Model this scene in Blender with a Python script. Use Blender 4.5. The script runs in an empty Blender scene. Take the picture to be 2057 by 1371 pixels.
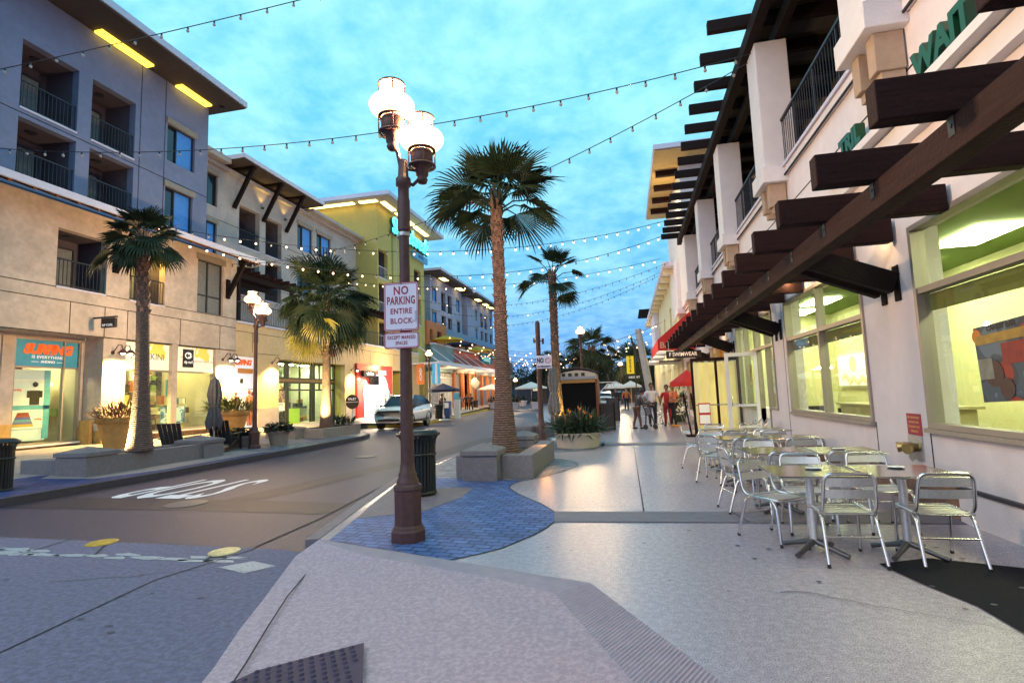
import bpy, math, random
from mathutils import Vector, Matrix
random.seed(7)
PI = math.pi
COL = bpy.context.scene.collection
ORG = {}

# ------------------------------------------------------------------ helpers
class MB:
    """collects faces, links them as ONE mesh object"""
    def __init__(s):
        s.v = []; s.f = []; s.m = []; s.sm = []
    def add(s, vs, fs, mi=0, smooth=False):
        b = len(s.v)
        s.v += [tuple(p) for p in vs]
        for f in fs:
            s.f.append([b + i for i in f]); s.m.append(mi); s.sm.append(smooth)
        return s
    def box(s, x0, x1, y0, y1, z0, z1, mi=0):
        if x0 > x1: x0, x1 = x1, x0
        if y0 > y1: y0, y1 = y1, y0
        if z0 > z1: z0, z1 = z1, z0
        vs = [(x0,y0,z0),(x1,y0,z0),(x1,y1,z0),(x0,y1,z0),(x0,y0,z1),(x1,y0,z1),(x1,y1,z1),(x0,y1,z1)]
        return s.add(vs, [(3,2,1,0),(4,5,6,7),(0,1,5,4),(1,2,6,5),(2,3,7,6),(3,0,4,7)], mi)
    def beam(s, p, q, w, h, mi=0, up=(0,0,1)):
        p = Vector(p); q = Vector(q); d = (q-p).normalized(); up = Vector(up)
        a = d.cross(up)
        if a.length < 1e-4: a = d.cross(Vector((1,0,0)))
        a.normalize(); b = a.cross(d)
        a *= w/2; b *= h/2
        vs = [p-a-b, p+a-b, p+a+b, p-a+b, q-a-b, q+a-b, q+a+b, q-a+b]
        return s.add(vs, [(0,1,2,3),(7,6,5,4),(1,0,4,5),(2,1,5,6),(3,2,6,7),(0,3,7,4)], mi)
    def tube(s, pts, r, n=8, mi=0, cap=True, smooth=True):
        pts = [Vector(p) for p in pts]
        k = len(pts); rs = r if isinstance(r, (list, tuple)) else [r]*k
        vs = []; prev = None
        for i in range(k):
            d = (pts[min(i+1,k-1)] - pts[max(i-1,0)])
            d = d.normalized() if d.length > 1e-9 else Vector((0,0,1))
            if prev is None:
                a = d.cross(Vector((0,0,1)))
                if a.length < 1e-3: a = d.cross(Vector((0,1,0)))
            else:
                a = prev - d*prev.dot(d)
                if a.length < 1e-4: a = d.cross(Vector((0,1,0)))
            a.normalize(); prev = a; b = d.cross(a)
            for j in range(n):
                t = 2*PI*j/n
                vs.append(pts[i] + (a*math.cos(t) + b*math.sin(t))*rs[i])
        fs = []
        for i in range(k-1):
            for j in range(n):
                j2 = (j+1) % n
                fs.append((i*n+j, i*n+j2, (i+1)*n+j2, (i+1)*n+j))
        s.add(vs, fs, mi, smooth)
        if cap:
            s.add([vs[j] for j in range(n)], [tuple(reversed(range(n)))], mi)
            s.add([vs[(k-1)*n+j] for j in range(n)], [tuple(range(n))], mi)
        return s
    def lathe(s, prof, c=(0,0,0), n=24, mi=0, smooth=True, sy=1.0, capb=True, capt=True):
        vs = []
        for (r, z) in prof:
            for j in range(n):
                t = 2*PI*j/n
                vs.append((c[0]+r*math.cos(t), c[1]+r*sy*math.sin(t), c[2]+z))
        fs = []
        for i in range(len(prof)-1):
            for j in range(n):
                j2 = (j+1) % n
                fs.append((i*n+j, i*n+j2, (i+1)*n+j2, (i+1)*n+j))
        s.add(vs, fs, mi, smooth)
        if capb and prof[0][0] > 1e-4: s.add(vs[:n], [tuple(reversed(range(n)))], mi)
        if capt and prof[-1][0] > 1e-4: s.add(vs[-n:], [tuple(range(n))], mi)
        return s
    def prism(s, poly, z0, z1, mi=0, sidemi=None):
        n = len(poly); a = sum(poly[i][0]*poly[(i+1)%n][1]-poly[(i+1)%n][0]*poly[i][1] for i in range(n))
        if a < 0: poly = list(reversed(poly))
        vs = [(x,y,z0) for x,y in poly] + [(x,y,z1) for x,y in poly]
        s.add(vs, [tuple(range(n,2*n)), tuple(reversed(range(n)))], mi)
        s.add(vs, [(i,(i+1)%n,(i+1)%n+n,i+n) for i in range(n)], mi if sidemi is None else sidemi)
        return s
    def sheet(s, poly, z, mi=0):
        n = len(poly); a = sum(poly[i][0]*poly[(i+1)%n][1]-poly[(i+1)%n][0]*poly[i][1] for i in range(n))
        if a < 0: poly = list(reversed(poly))
        zf = z if callable(z) else (lambda x,y: z)
        return s.add([(x,y,zf(x,y)) for x,y in poly], [tuple(range(n))], mi)
    def ball(s, c, r, mi=0, n=10, m=6, sx=1, sy=1, sz=1):
        vs=[]; fs=[]
        for i in range(m+1):
            a = PI*i/m
            for j in range(n):
                t = 2*PI*j/n
                vs.append((c[0]+r*sx*math.sin(a)*math.cos(t), c[1]+r*sy*math.sin(a)*math.sin(t), c[2]-r*sz*math.cos(a)))
        for i in range(m):
            for j in range(n):
                j2=(j+1)%n
                fs.append((i*n+j,i*n+j2,(i+1)*n+j2,(i+1)*n+j))
        return s.add(vs, fs, mi, True)
    # wall in the plane X = x (facing +X when face=1) with rectangular holes (y0,y1,z0,z1)
    def wallx(s, x, t, y0, y1, z0, z1, holes=(), face=1, mi=0):
        ys = sorted(set([y0,y1]+[min(max(h[i],y0),y1) for h in holes for i in (0,1)]))
        zs = sorted(set([z0,z1]+[min(max(h[i],z0),z1) for h in holes for i in (2,3)]))
        def solid(i,j):
            if i<0 or j<0 or i>=len(ys)-1 or j>=len(zs)-1: return False
            cy=(ys[i]+ys[i+1])/2; cz=(zs[j]+zs[j+1])/2
            return not any(h[0]<cy<h[1] and h[2]<cz<h[3] for h in holes)
        xf = x; xb = x - face*t
        for i in range(len(ys)-1):
            for j in range(len(zs)-1):
                if not solid(i,j): continue
                a,b,c,d = ys[i],ys[i+1],zs[j],zs[j+1]
                F = [(xf,a,c),(xf,b,c),(xf,b,d),(xf,a,d)]
                B = [(xb,a,c),(xb,b,c),(xb,b,d),(xb,a,d)]
                if face<0: F.reverse()
                else: B.reverse()
                s.add(F,[(0,1,2,3)],mi); s.add(B,[(0,1,2,3)],mi)
                if not solid(i-1,j): s.add([(xf,a,c),(xf,a,d),(xb,a,d),(xb,a,c)],[(0,1,2,3)],mi)
                if not solid(i+1,j): s.add([(xf,b,c),(xb,b,c),(xb,b,d),(xf,b,d)],[(0,1,2,3)],mi)
                if not solid(i,j-1): s.add([(xf,a,c),(xb,a,c),(xb,b,c),(xf,b,c)],[(0,1,2,3)],mi)
                if not solid(i,j+1): s.add([(xf,a,d),(xf,b,d),(xb,b,d),(xb,a,d)],[(0,1,2,3)],mi)
        return s
    def xf(s, M):
        s.v = [tuple(M @ Vector(p)) for p in s.v]; return s
    def build(s, name, mats, parent=None, org=None, bevel=0, smooth=None):
        if not isinstance(mats, (list, tuple)): mats = [mats]
        if parent is None:
            if org is None:
                xs=[p[0] for p in s.v]; ysv=[p[1] for p in s.v]; zsv=[p[2] for p in s.v]
                org = ((min(xs)+max(xs))/2, (min(ysv)+max(ysv))/2, min(zsv))
            o0 = Vector(org)
        else:
            o0 = ORG[parent.name]
        me = bpy.data.meshes.new(name)
        me.from_pydata([(p[0]-o0[0],p[1]-o0[1],p[2]-o0[2]) for p in s.v], [], s.f)
        for m in mats: me.materials.append(m)
        me.polygons.foreach_set('material_index', s.m)
        me.polygons.foreach_set('use_smooth', s.sm if smooth is None else [smooth]*len(s.f))
        me.update()
        ob = bpy.data.objects.new(name, me); COL.objects.link(ob)
        if parent is None: ob.location = o0
        else: ob.parent = parent
        ORG[ob.name] = o0
        if bevel:
            b = ob.modifiers.new('bevel','BEVEL'); b.width = bevel; b.segments = 2; b.limit_method='ANGLE'
        return ob

def tag(o, label=None, cat=None, group=None, kind=None):
    if label: o['label'] = label
    if cat: o['category'] = cat
    if group: o['group'] = group
    if kind: o['kind'] = kind
    return o
def empty(name, loc, label, cat, group=None, rz=0):
    o = bpy.data.objects.new(name, None); COL.objects.link(o); o.location = loc
    o.empty_display_size = .2
    if rz: o.rotation_euler = (0,0,rz)
    ORG[o.name] = Vector(loc)
    return tag(o, label, cat, group)
def proto(name, label, cat, group=None):
    return empty(name, (0,0,0), label, cat, group)
def copy_tree(o, parent=None):
    c = o.copy(); COL.objects.link(c)
    if parent: c.parent = parent
    for ch in list(o.children): copy_tree(ch, c)
    return c
def place(o, loc, rz=0, label=None, sc=None, tilt=None):
    o.location = loc; o.rotation_euler = (tilt[0] if tilt else 0, tilt[1] if tilt else 0, rz)
    if label: o['label'] = label
    if sc: o.scale = (sc,sc,sc) if not isinstance(sc,(tuple,list)) else sc
    return o
def struct(o): o['kind'] = 'structure'; return o

def lin(c):
    return tuple((x/12.92 if x<=.04045 else ((x+.055)/1.055)**2.4) for x in [v/255 for v in c])
def mat(name, col, rough=.7, var=.15, scale=6, bump=0, bscale=60, metal=0, emit=0, ecol=None, spec=.5, stain=0, noemis=False, alpha=None, coat=0):
    m = bpy.data.materials.new(name); m.use_nodes = True
    nt = m.node_tree; N = nt.nodes; L = nt.links; b = N['Principled BSDF']
    b.inputs['Roughness'].default_value = rough; b.inputs['Metallic'].default_value = metal
    b.inputs['Specular IOR Level'].default_value = spec
    if coat: b.inputs['Coat Weight'].default_value = coat
    c = tuple(col)+(1,)
    tc = N.new('ShaderNodeTexCoord')
    if var:
        n = N.new('ShaderNodeTexNoise'); n.inputs['Scale'].default_value = scale; n.inputs['Detail'].default_value = 6
        L.new(tc.outputs['Object'], n.inputs['Vector'])
        r = N.new('ShaderNodeMapRange'); r.inputs[1].default_value=.25; r.inputs[2].default_value=.75
        r.inputs[3].default_value = 1-var; r.inputs[4].default_value = 1+var
        L.new(n.outputs['Fac'], r.inputs[0])
        x = N.new('ShaderNodeVectorMath'); x.operation='SCALE'; x.inputs[0].default_value = c[:3]
        L.new(r.outputs[0], x.inputs['Scale']); out = x.outputs[0]
        if stain:
            n2 = N.new('ShaderNodeTexNoise'); n2.inputs['Scale'].default_value = scale*.16; n2.inputs['Detail'].default_value = 8; n2.inputs['Roughness'].default_value=.65
            L.new(tc.outputs['Object'], n2.inputs['Vector'])
            r2 = N.new('ShaderNodeMapRange'); r2.inputs[1].default_value=.42; r2.inputs[2].default_value=.62
            r2.inputs[3].default_value = 1-stain; r2.inputs[4].default_value = 1
            L.new(n2.outputs['Fac'], r2.inputs[0])
            y = N.new('ShaderNodeVectorMath'); y.operation='SCALE'; L.new(out,y.inputs[0]); L.new(r2.outputs[0], y.inputs['Scale']); out=y.outputs[0]
        L.new(out, b.inputs['Base Color'])
    else:
        b.inputs['Base Color'].default_value = c
    if bump:
        n3 = N.new('ShaderNodeTexNoise'); n3.inputs['Scale'].default_value = bscale; n3.inputs['Detail'].default_value = 4
        L.new(tc.outputs['Object'], n3.inputs['Vector'])
        bp = N.new('ShaderNodeBump'); bp.inputs['Strength'].default_value = bump; bp.inputs['Distance'].default_value = .02
        L.new(n3.outputs['Fac'], bp.inputs['Height']); L.new(bp.outputs[0], b.inputs['Normal'])
    if emit:
        b.inputs['Emission Color'].default_value = tuple(ecol or col)+(1,)
        b.inputs['Emission Strength'].default_value = emit
    if noemis or (emit and emit < 0): pass
    if noemis: m.cycles.emission_sampling = 'NONE'
    return m
def glassmat(name, tint=(1,1,1), refl=.12, rough=.02):
    m = bpy.data.materials.new(name); m.use_nodes = True
    nt = m.node_tree; N = nt.nodes; L = nt.links
    N.remove(N['Principled BSDF']); out = N['Material Output']
    t = N.new('ShaderNodeBsdfTransparent'); t.inputs[0].default_value = tuple(tint)+(1,)
    g = N.new('ShaderNodeBsdfGlossy'); g.inputs['Roughness'].default_value = rough
    fr = N.new('ShaderNodeLayerWeight'); pw = N.new('ShaderNodeMath'); pw.operation='POWER'; pw.inputs[1].default_value=4; L.new(fr.outputs['Facing'], pw.inputs[0])
    mr = N.new('ShaderNodeMath'); mr.operation='MULTIPLY_ADD'; mr.inputs[1].default_value=.55; mr.inputs[2].default_value=refl*.3
    L.new(pw.outputs[0], mr.inputs[0])
    mx = N.new('ShaderNodeMixShader'); L.new(mr.outputs[0], mx.inputs[0]); L.new(t.outputs[0], mx.inputs[1]); L.new(g.outputs[0], mx.inputs[2])
    L.new(mx.outputs[0], out.inputs[0])
    return m
def emat(name, col, s, sample=False):
    m = bpy.data.materials.new(name); m.use_nodes = True
    N = m.node_tree.nodes; b = N['Principled BSDF']
    b.inputs['Base Color'].default_value = (.6,.6,.6,1); b.inputs['Emission Color'].default_value = tuple(col)+(1,)
    b.inputs['Emission Strength'].default_value = s
    m.cycles.emission_sampling = 'AUTO' if sample else 'NONE'
    return m
def brickmat(name, c1, c2, mortar, sx=.2, sy=.1, rough=.7, msize=.012, bump=.5, rot=0, plane='xy', gloss_var=0, offset=.5):
    m = bpy.data.materials.new(name); m.use_nodes = True
    nt = m.node_tree; N = nt.nodes; L = nt.links; b = N['Principled BSDF']; b.inputs['Roughness'].default_value = rough
    tc = N.new('ShaderNodeTexCoord'); mp = N.new('ShaderNodeMapping')
    if plane=='xy': L.new(tc.outputs['Object'], mp.inputs[0])
    else:
        sp = N.new('ShaderNodeSeparateXYZ'); cb = N.new('ShaderNodeCombineXYZ'); L.new(tc.outputs['Object'], sp.inputs[0])
        L.new(sp.outputs[1], cb.inputs[0]); L.new(sp.outputs[2], cb.inputs[1]); L.new(cb.outputs[0], mp.inputs[0])
    mp.inputs['Rotation'].default_value = (0,0,rot)
    br = N.new('ShaderNodeTexBrick'); L.new(mp.outputs[0], br.inputs[0])
    br.inputs['Color1'].default_value = tuple(c1)+(1,); br.inputs['Color2'].default_value = tuple(c2)+(1,); br.inputs['Mortar'].default_value = tuple(mortar)+(1,)
    br.inputs['Scale'].default_value = 1; br.inputs['Mortar Size'].default_value = msize; br.inputs['Mortar Smooth'].default_value = .3
    br.inputs['Brick Width'].default_value = sx; br.inputs['Row Height'].default_value = sy; br.offset = offset
    n = N.new('ShaderNodeTexNoise'); n.inputs['Scale'].default_value = 3; n.inputs['Detail'].default_value = 8; L.new(tc.outputs['Object'], n.inputs['Vector'])
    r = N.new('ShaderNodeMapRange'); r.inputs[1].default_value=.3; r.inputs[2].default_value=.7; r.inputs[3].default_value=.7; r.inputs[4].default_value=1.25; L.new(n.outputs['Fac'], r.inputs[0])
    x = N.new('ShaderNodeVectorMath'); x.operation='SCALE'; L.new(br.outputs['Color'], x.inputs[0]); L.new(r.outputs[0], x.inputs['Scale']); L.new(x.outputs[0], b.inputs['Base Color'])
    n2 = N.new('ShaderNodeTexNoise'); n2.inputs['Scale'].default_value = 25; L.new(tc.outputs['Object'], n2.inputs['Vector'])
    ad = N.new('ShaderNodeMath'); ad.operation='MULTIPLY_ADD'; ad.inputs[1].default_value=-1.5; L.new(br.outputs['Fac'], ad.inputs[0]); L.new(n2.outputs['Fac'], ad.inputs[2])
    bp = N.new('ShaderNodeBump'); bp.inputs['Strength'].default_value = bump; bp.inputs['Distance'].default_value=.012; L.new(ad.outputs[0], bp.inputs['Height']); L.new(bp.outputs[0], b.inputs['Normal'])
    return m
def artmat(name, colors, scale=3, emit=0, seed=0):
    """abstract printed picture: blotches of a few colours"""
    m = bpy.data.materials.new(name); m.use_nodes = True
    nt = m.node_tree; N = nt.nodes; L = nt.links; b = N['Principled BSDF']; b.inputs['Roughness'].default_value=.5
    tc = N.new('ShaderNodeTexCoord'); mp = N.new('ShaderNodeMapping'); mp.inputs['Location'].default_value=(seed*3.1,seed*1.7,seed); L.new(tc.outputs['Object'], mp.inputs[0])
    n = N.new('ShaderNodeTexNoise'); n.inputs['Scale'].default_value=scale; n.inputs['Detail'].default_value=2.5; n.inputs['Distortion'].default_value=.8; L.new(mp.outputs[0], n.inputs['Vector'])
    cr = N.new('ShaderNodeValToRGB'); cr.color_ramp.interpolation='CONSTANT'
    k=len(colors)
    while len(cr.color_ramp.elements)<k: cr.color_ramp.elements.new(.5)
    for i,c in enumerate(colors):
        cr.color_ramp.elements[i].position = 0 if i==0 else .3+.42*i/k
        cr.color_ramp.elements[i].color = tuple(c)+(1,)
    L.new(n.outputs['Fac'], cr.inputs[0]); L.new(cr.outputs[0], b.inputs['Base Color'])
    if emit:
        L.new(cr.outputs[0], b.inputs['Emission Color']); b.inputs['Emission Strength'].default_value=emit; m.cycles.emission_sampling='NONE'
    return m

def text(name, s, m, size, M, parent=None, ext=.004, bold=0, align='CENTER', sx=1.0, shear=0, space=1.0, label=None, cat=None, group=None):
    """lettering as a mesh; M maps text x/y/z to the world"""
    cu = bpy.data.curves.new(name+'_c','FONT'); cu.body = s; cu.size = size; cu.extrude = ext; cu.offset = bold
    cu.align_x = align; cu.align_y = 'CENTER'; cu.shear = shear; cu.space_character = space; cu.resolution_u = 3
    t = bpy.data.objects.new(name+'_t', cu); COL.objects.link(t)
    dg = bpy.context.evaluated_depsgraph_get(); dg.update()
    me = bpy.data.meshes.new_from_object(t.evaluated_get(dg))
    bpy.data.objects.remove(t); bpy.data.curves.remove(cu)
    me.transform(Matrix.Diagonal((sx,1,1,1)))
    me.transform(M)
    if parent is not None: o0 = ORG[parent.name]
    else: o0 = M.translation.copy()
    me.transform(Matrix.Translation(-o0))
    me.materials.clear(); me.materials.append(m); me.name = name
    ob = bpy.data.objects.new(name, me); COL.objects.link(ob)
    if parent is not None: ob.parent = parent
    else: ob.location = o0
    ORG[ob.name] = o0
    return tag(ob, label, cat, group)
def MX(loc, xd, yd):
    xd = Vector(xd).normalized(); yd = Vector(yd).normalized(); zd = xd.cross(yd)
    return Matrix((( xd.x,yd.x,zd.x,loc[0]),(xd.y,yd.y,zd.y,loc[1]),(xd.z,yd.z,zd.z,loc[2]),(0,0,0,1)))
def on_left(x,y,z):  return MX((x,y,z),(0,1,0),(0,0,1))      # on a wall facing +X
def on_right(x,y,z): return MX((x,y,z),(0,-1,0),(0,0,1))     # on a wall facing -X
def facing_cam(x,y,z): return MX((x,y,z),(1,0,0),(0,0,1))    # facing -Y
def point(name, loc, power, col, r=.08, parent=None):
    l = bpy.data.lights.new(name,'POINT'); l.energy=power; l.color=col; l.shadow_soft_size=r
    o = bpy.data.objects.new(name,l); COL.objects.link(o)
    o.location = Vector(loc)-(ORG[parent.name] if parent else Vector((0,0,0)))
    if parent: o.parent=parent
    return o
def spot(name, loc, target, power, col, ang=60, r=.05, blend=.6, parent=None):
    l = bpy.data.lights.new(name,'SPOT'); l.energy=power; l.color=col; l.shadow_soft_size=r; l.spot_size=math.radians(ang); l.spot_blend=blend
    o = bpy.data.objects.new(name,l); COL.objects.link(o)
    d = Vector(target)-Vector(loc)
    o.rotation_euler = d.to_track_quat('-Z','Y').to_euler()
    o.location = Vector(loc)-(ORG[parent.name] if parent else Vector((0,0,0)))
    if parent: o.parent=parent
    return o
def area(name, loc, target, power, col, sx, sy, parent=None):
    l = bpy.data.lights.new(name,'AREA'); l.shape='RECTANGLE'; l.size=sx; l.size_y=sy; l.energy=power; l.color=col
    o = bpy.data.objects.new(name,l); COL.objects.link(o)
    d = Vector(target)-Vector(loc); o.rotation_euler = d.to_track_quat('-Z','Y').to_euler()
    o.location = Vector(loc)-(ORG[parent.name] if parent else Vector((0,0,0)))
    if parent: o.parent=parent
    return o

# ------------------------------------------------------------------ materials
WARM = (1.0,.62,.28)
M = {}
M['asphalt'] = mat('asphalt',(.062,.05,.095),.55,.7,110,.35,160,stain=.3)
M['asphalt_dark'] = mat('asphalt_band',(.022,.018,.036),.55,.2,9,.4,140)
M['xwalk'] = mat('crosswalk_concrete',(.16,.155,.255),.8,.35,130,.12,120,stain=.35)
M['ramp'] = mat('ramp_concrete',(.52,.385,.44),.85,.3,190,.12,140,stain=.25)
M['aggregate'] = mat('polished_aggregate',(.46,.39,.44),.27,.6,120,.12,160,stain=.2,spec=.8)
M['band'] = mat('grey_band_concrete',(.2,.17,.2),.6,.12,8,.25,90)
M['kerb'] = mat('kerb_concrete',(.2,.16,.18),.7,.15,8,.3,60)
M['kerb_dark'] = mat('kerb_dark',(.05,.045,.06),.7,.2,8,.3,60)
M['joint'] = mat('dark_joint',(.02,.02,.025),.8,0)
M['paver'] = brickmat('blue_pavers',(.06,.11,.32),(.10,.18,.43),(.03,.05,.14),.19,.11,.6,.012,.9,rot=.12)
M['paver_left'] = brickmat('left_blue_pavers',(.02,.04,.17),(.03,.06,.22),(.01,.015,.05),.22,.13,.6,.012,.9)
M['paver_dark'] = brickmat('dark_pavers',(.05,.08,.14),(.3,.32,.38),(.02,.02,.03),.2,.07,.5,.008,.6)
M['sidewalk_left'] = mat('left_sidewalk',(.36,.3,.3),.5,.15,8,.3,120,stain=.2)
M['tactile'] = mat('tactile_plate',(.055,.035,.075),.7,.2,12,.3,80)
M['white_paint'] = mat('road_paint_white',(.75,.73,.78),.6,.12,20,.2,80)
M['worn_paint'] = mat('road_paint_worn',(.32,.35,.40),.6,.35,30,.2,80)
M['yellow_disc'] = mat('yellow_cover',(.5,.3,.03),.5,.4,18,.3,60)
M['pale_disc'] = mat('pale_yellow_cover',(.62,.48,.22),.5,.35,18,.3,60)
M['iron'] = mat('manhole_iron',(.12,.11,.12),.5,.2,30,.4,120,metal=.3)
M['curb_yellow'] = mat('kerb_yellow',(.6,.42,.06),.6,.25,12)
M['curb_red'] = mat('kerb_red',(.5,.06,.05),.6,.25,12)

M['plaster_blue'] = mat('plaster_lavender',(.20,.225,.35),.85,.08,5,.5,45,stain=.1)
M['plaster_cream'] = mat('plaster_cream',(.43,.39,.38),.85,.08,5,.4,45,stain=.12)
M['plaster_base'] = mat('stained_plaster',(.66,.54,.44),.85,.1,6,.4,45,stain=.24)
M['plaster_tan'] = mat('plaster_tan',(.72,.52,.28),.85,.08,5,.4,45,stain=.08)
M['plaster_yellow'] = mat('plaster_yellow',(.50,.41,.12),.85,.06,5,.3,45)
M['plaster_lav2'] = mat('plaster_pale_lavender',(.34,.34,.46),.85,.06,5,.3,45)
M['plaster_orange'] = mat('plaster_terracotta',(.5,.16,.06),.85,.08,5,.3,45)
M['brick_red'] = mat('brick_red',(.36,.09,.06),.8,.15,9,.3,45)
M['teal'] = mat('teal_fascia',(.16,.28,.32),.6,.1,5)
M['wall_white'] = mat('plaster_white',(.80,.735,.75),.8,.05,4,.35,60,stain=.06)
M['column_white'] = mat('plaster_column',(.74,.72,.74),.8,.05,4,.35,60)
M['cream_wall'] = mat('cream_siding',(.72,.66,.42),.7,.05,4)
M['wood'] = mat('dark_timber',(.014,.008,.008),.75,.3,3,.4,30,stain=.3,spec=.15)
M['wood_mid'] = mat('brown_timber',(.020,.008,.008),.75,.35,3,.5,30,spec=.15)
M['tan_corbel'] = mat('tan_corbel',(.42,.31,.22),.8,.1,8,.5,60)
M['rail'] = mat('black_railing',(.02,.022,.035),.5,0)
for wn_,sc_ in (('wood',(1,14,14)),('wood_mid',(1,14,14))):
    m_=M[wn_]; n_=m_.node_tree; tc_=n_.nodes['Texture Coordinate']; mp_=n_.nodes.new('ShaderNodeMapping'); mp_.inputs['Scale'].default_value=sc_
    n_.links.new(tc_.outputs['Object'],mp_.inputs[0]); n_.links.new(mp_.outputs[0],n_.nodes['Noise Texture'].inputs['Vector'])
M['white_trim'] = mat('white_trim',(.62,.6,.72),.6,.05,6)
M['tan_trim'] = mat('tan_window_trim',(.3,.25,.2),.7,.1,6)
M['dark_frame'] = mat('dark_window_frame',(.03,.03,.04),.5,0)
M['alu_frame'] = mat('bronze_aluminium_frame',(.34,.3,.26),.45,.05,6,metal=.4)
M['rust_post'] = mat('rust_brown_paint',(.085,.033,.03),.5,.25,14,.2,60)
M['black_metal'] = mat('black_metal',(.015,.016,.02),.45,.1,10)
M['bin_green'] = mat('dark_green_black_steel',(.014,.018,.018),.42,.1,10)
M['galv'] = mat('galvanised_steel',(.5,.5,.5),.4,.1,20,metal=.8)
M['alu'] = mat('brushed_aluminium',(.72,.7,.7),.24,.06,40,metal=1)
M['foot_metal'] = mat('cast_foot',(.16,.15,.15),.35,.1,40,metal=.9)
M['alu_dull'] = mat('satin_aluminium',(.74,.72,.7),.42,.1,40,metal=.75)
M['steel_top'] = mat('stainless_table_top',(.62,.6,.58),.16,.08,12,metal=1)
M['granite'] = mat('grey_cast_concrete',(.19,.18,.20),.75,.25,70,.35,150,stain=.15)
M['granite_warm'] = mat('beige_cast_concrete',(.34,.28,.24),.75,.25,70,.35,150,stain=.15)
M['soil'] = mat('soil',(.05,.03,.02),.9,.3,20,.6,40)
M['terracotta'] = mat('ochre_pot',(.52,.27,.08),.7,.15,7,.2,40)
M['trunk'] = mat('palm_trunk',(.17,.11,.09),.85,.35,16,.6,40)
nt_=M['trunk'].node_tree; wv_=nt_.nodes.new('ShaderNodeTexWave'); wv_.bands_direction='Z'; wv_.inputs['Scale'].default_value=7; wv_.inputs['Distortion'].default_value=2.5; wv_.inputs['Detail Scale'].default_value=3
nt_.links.new(nt_.nodes['Texture Coordinate'].outputs['Object'],wv_.inputs[0]); b2_=nt_.nodes.new('ShaderNodeBump'); b2_.inputs['Strength'].default_value=1; b2_.inputs['Distance'].default_value=.03; nt_.links.new(wv_.outputs['Fac'],b2_.inputs['Height']); nt_.links.new(nt_.nodes['Bump'].outputs[0],b2_.inputs['Normal']); nt_.links.new(b2_.outputs[0],nt_.nodes['Principled BSDF'].inputs['Normal'])
M['boots'] = mat('palm_boots',(.20,.12,.10),.8,.4,14,.6,40)
M['frond'] = mat('palm_frond',(.015,.03,.014),.65,.35,3,spec=.25)
M['frond_yellow'] = mat('palm_frond_yellow',(.22,.2,.03),.55,.3,3)
M['leaf'] = mat('leaf_green',(.04,.085,.025),.55,.35,5)
M['leaf_dark'] = mat('leaf_dark_green',(.02,.035,.022),.55,.35,5)
M['leaf_red'] = mat('leaf_rust_red',(.2,.06,.03),.55,.3,5)
M['leaf_yel'] = mat('leaf_yellow_green',(.16,.17,.03),.55,.3,5)
M['flower'] = mat('flower_orange',(.8,.22,.02),.6,0)
M['glass'] = glassmat('window_glass',(.95,1,.95),.2)
M['glass_dark'] = mat('dark_window_glass',(.012,.02,.035),.08,0,spec=.8)
M['glass_blue'] = mat('dusk_lit_curtain',(.05,.16,.42),.5,.2,9,emit=.22,ecol=(.05,.3,.85),noemis=True)
M['curtain'] = mat('grey_curtain',(.2,.22,.22),.8,.2,12)
M['soffit'] = mat('soffit_dark',(.06,.045,.04),.8,.1,6)
M['soffit_pale'] = mat('soffit_pale',(.5,.44,.36),.8,.1,6)
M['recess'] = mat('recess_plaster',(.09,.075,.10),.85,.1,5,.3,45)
M['cable'] = mat('black_cable',(.01,.012,.02),.5,0)
M['bulb_on'] = emat('bulb_lit',(1,.55,.26),8)
M['bulb_off'] = mat('bulb_clear',(.35,.33,.33),.2,0)
def globemat(name, hi, lo):
    m=bpy.data.materials.new(name); m.use_nodes=True; nt=m.node_tree; N=nt.nodes; L=nt.links; N.remove(N['Principled BSDF'])
    lw=N.new('ShaderNodeLayerWeight'); lw.inputs[0].default_value=.5; r=N.new('ShaderNodeMapRange'); r.inputs[1].default_value=.25; r.inputs[2].default_value=.97; r.inputs[3].default_value=hi; r.inputs[4].default_value=lo
    L.new(lw.outputs['Facing'],r.inputs[0]); e=N.new('ShaderNodeEmission'); e.inputs[0].default_value=(1,.62,.27,1); L.new(r.outputs[0],e.inputs[1])
    t=N.new('ShaderNodeBsdfTransparent'); mx=N.new('ShaderNodeMixShader'); mx.inputs[0].default_value=.55; L.new(t.outputs[0],mx.inputs[1]); L.new(e.outputs[0],mx.inputs[2]); L.new(mx.outputs[0],N['Material Output'].inputs[0])
    m.cycles.emission_sampling='NONE'; return m
M['globe'] = globemat('lamp_globe_glow',16,1.4)
M['globe_far'] = globemat('lamp_globe_far',22,2.5)
M['soffit_light'] = emat('soffit_light_yellow',(1,.62,.03),3.2,True)
M['soffit_light2'] = emat('soffit_light_warm',(1,.72,.22),4.5,True)
M['red'] = mat('red_gloss',(.55,.015,.02),.35,.05,6,coat=.3)
M['red_canvas'] = mat('red_canvas',(.55,.025,.02),.8,.1,10)
M['white'] = mat('white_surface',(.78,.78,.8),.5,.03,6)
M['black'] = mat('black_surface',(.012,.012,.014),.5,0)
M['sign_white'] = mat('sign_sheeting_white',(.8,.74,.84),.45,.05,5)
M['sign_red'] = mat('sign_red',(.36,.015,.04),.5,.05,10)
M['green_letter'] = mat('green_letter',(.006,.075,.028),.4,.1,8)
M['navy'] = mat('navy_canvas',(.015,.02,.06),.8,.1,10)
M['yellow_canvas'] = mat('yellow_canvas',(.6,.4,.03),.8,.1,10)
M['white_canvas'] = mat('white_canvas',(.7,.68,.66),.8,.08,10)
M['grey_canvas'] = mat('grey_canvas',(.1,.09,.105),.85,.25,12,.3,30)
M['beige_canvas'] = mat('beige_canvas',(.26,.23,.22),.85,.2,12,.3,30)
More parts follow.
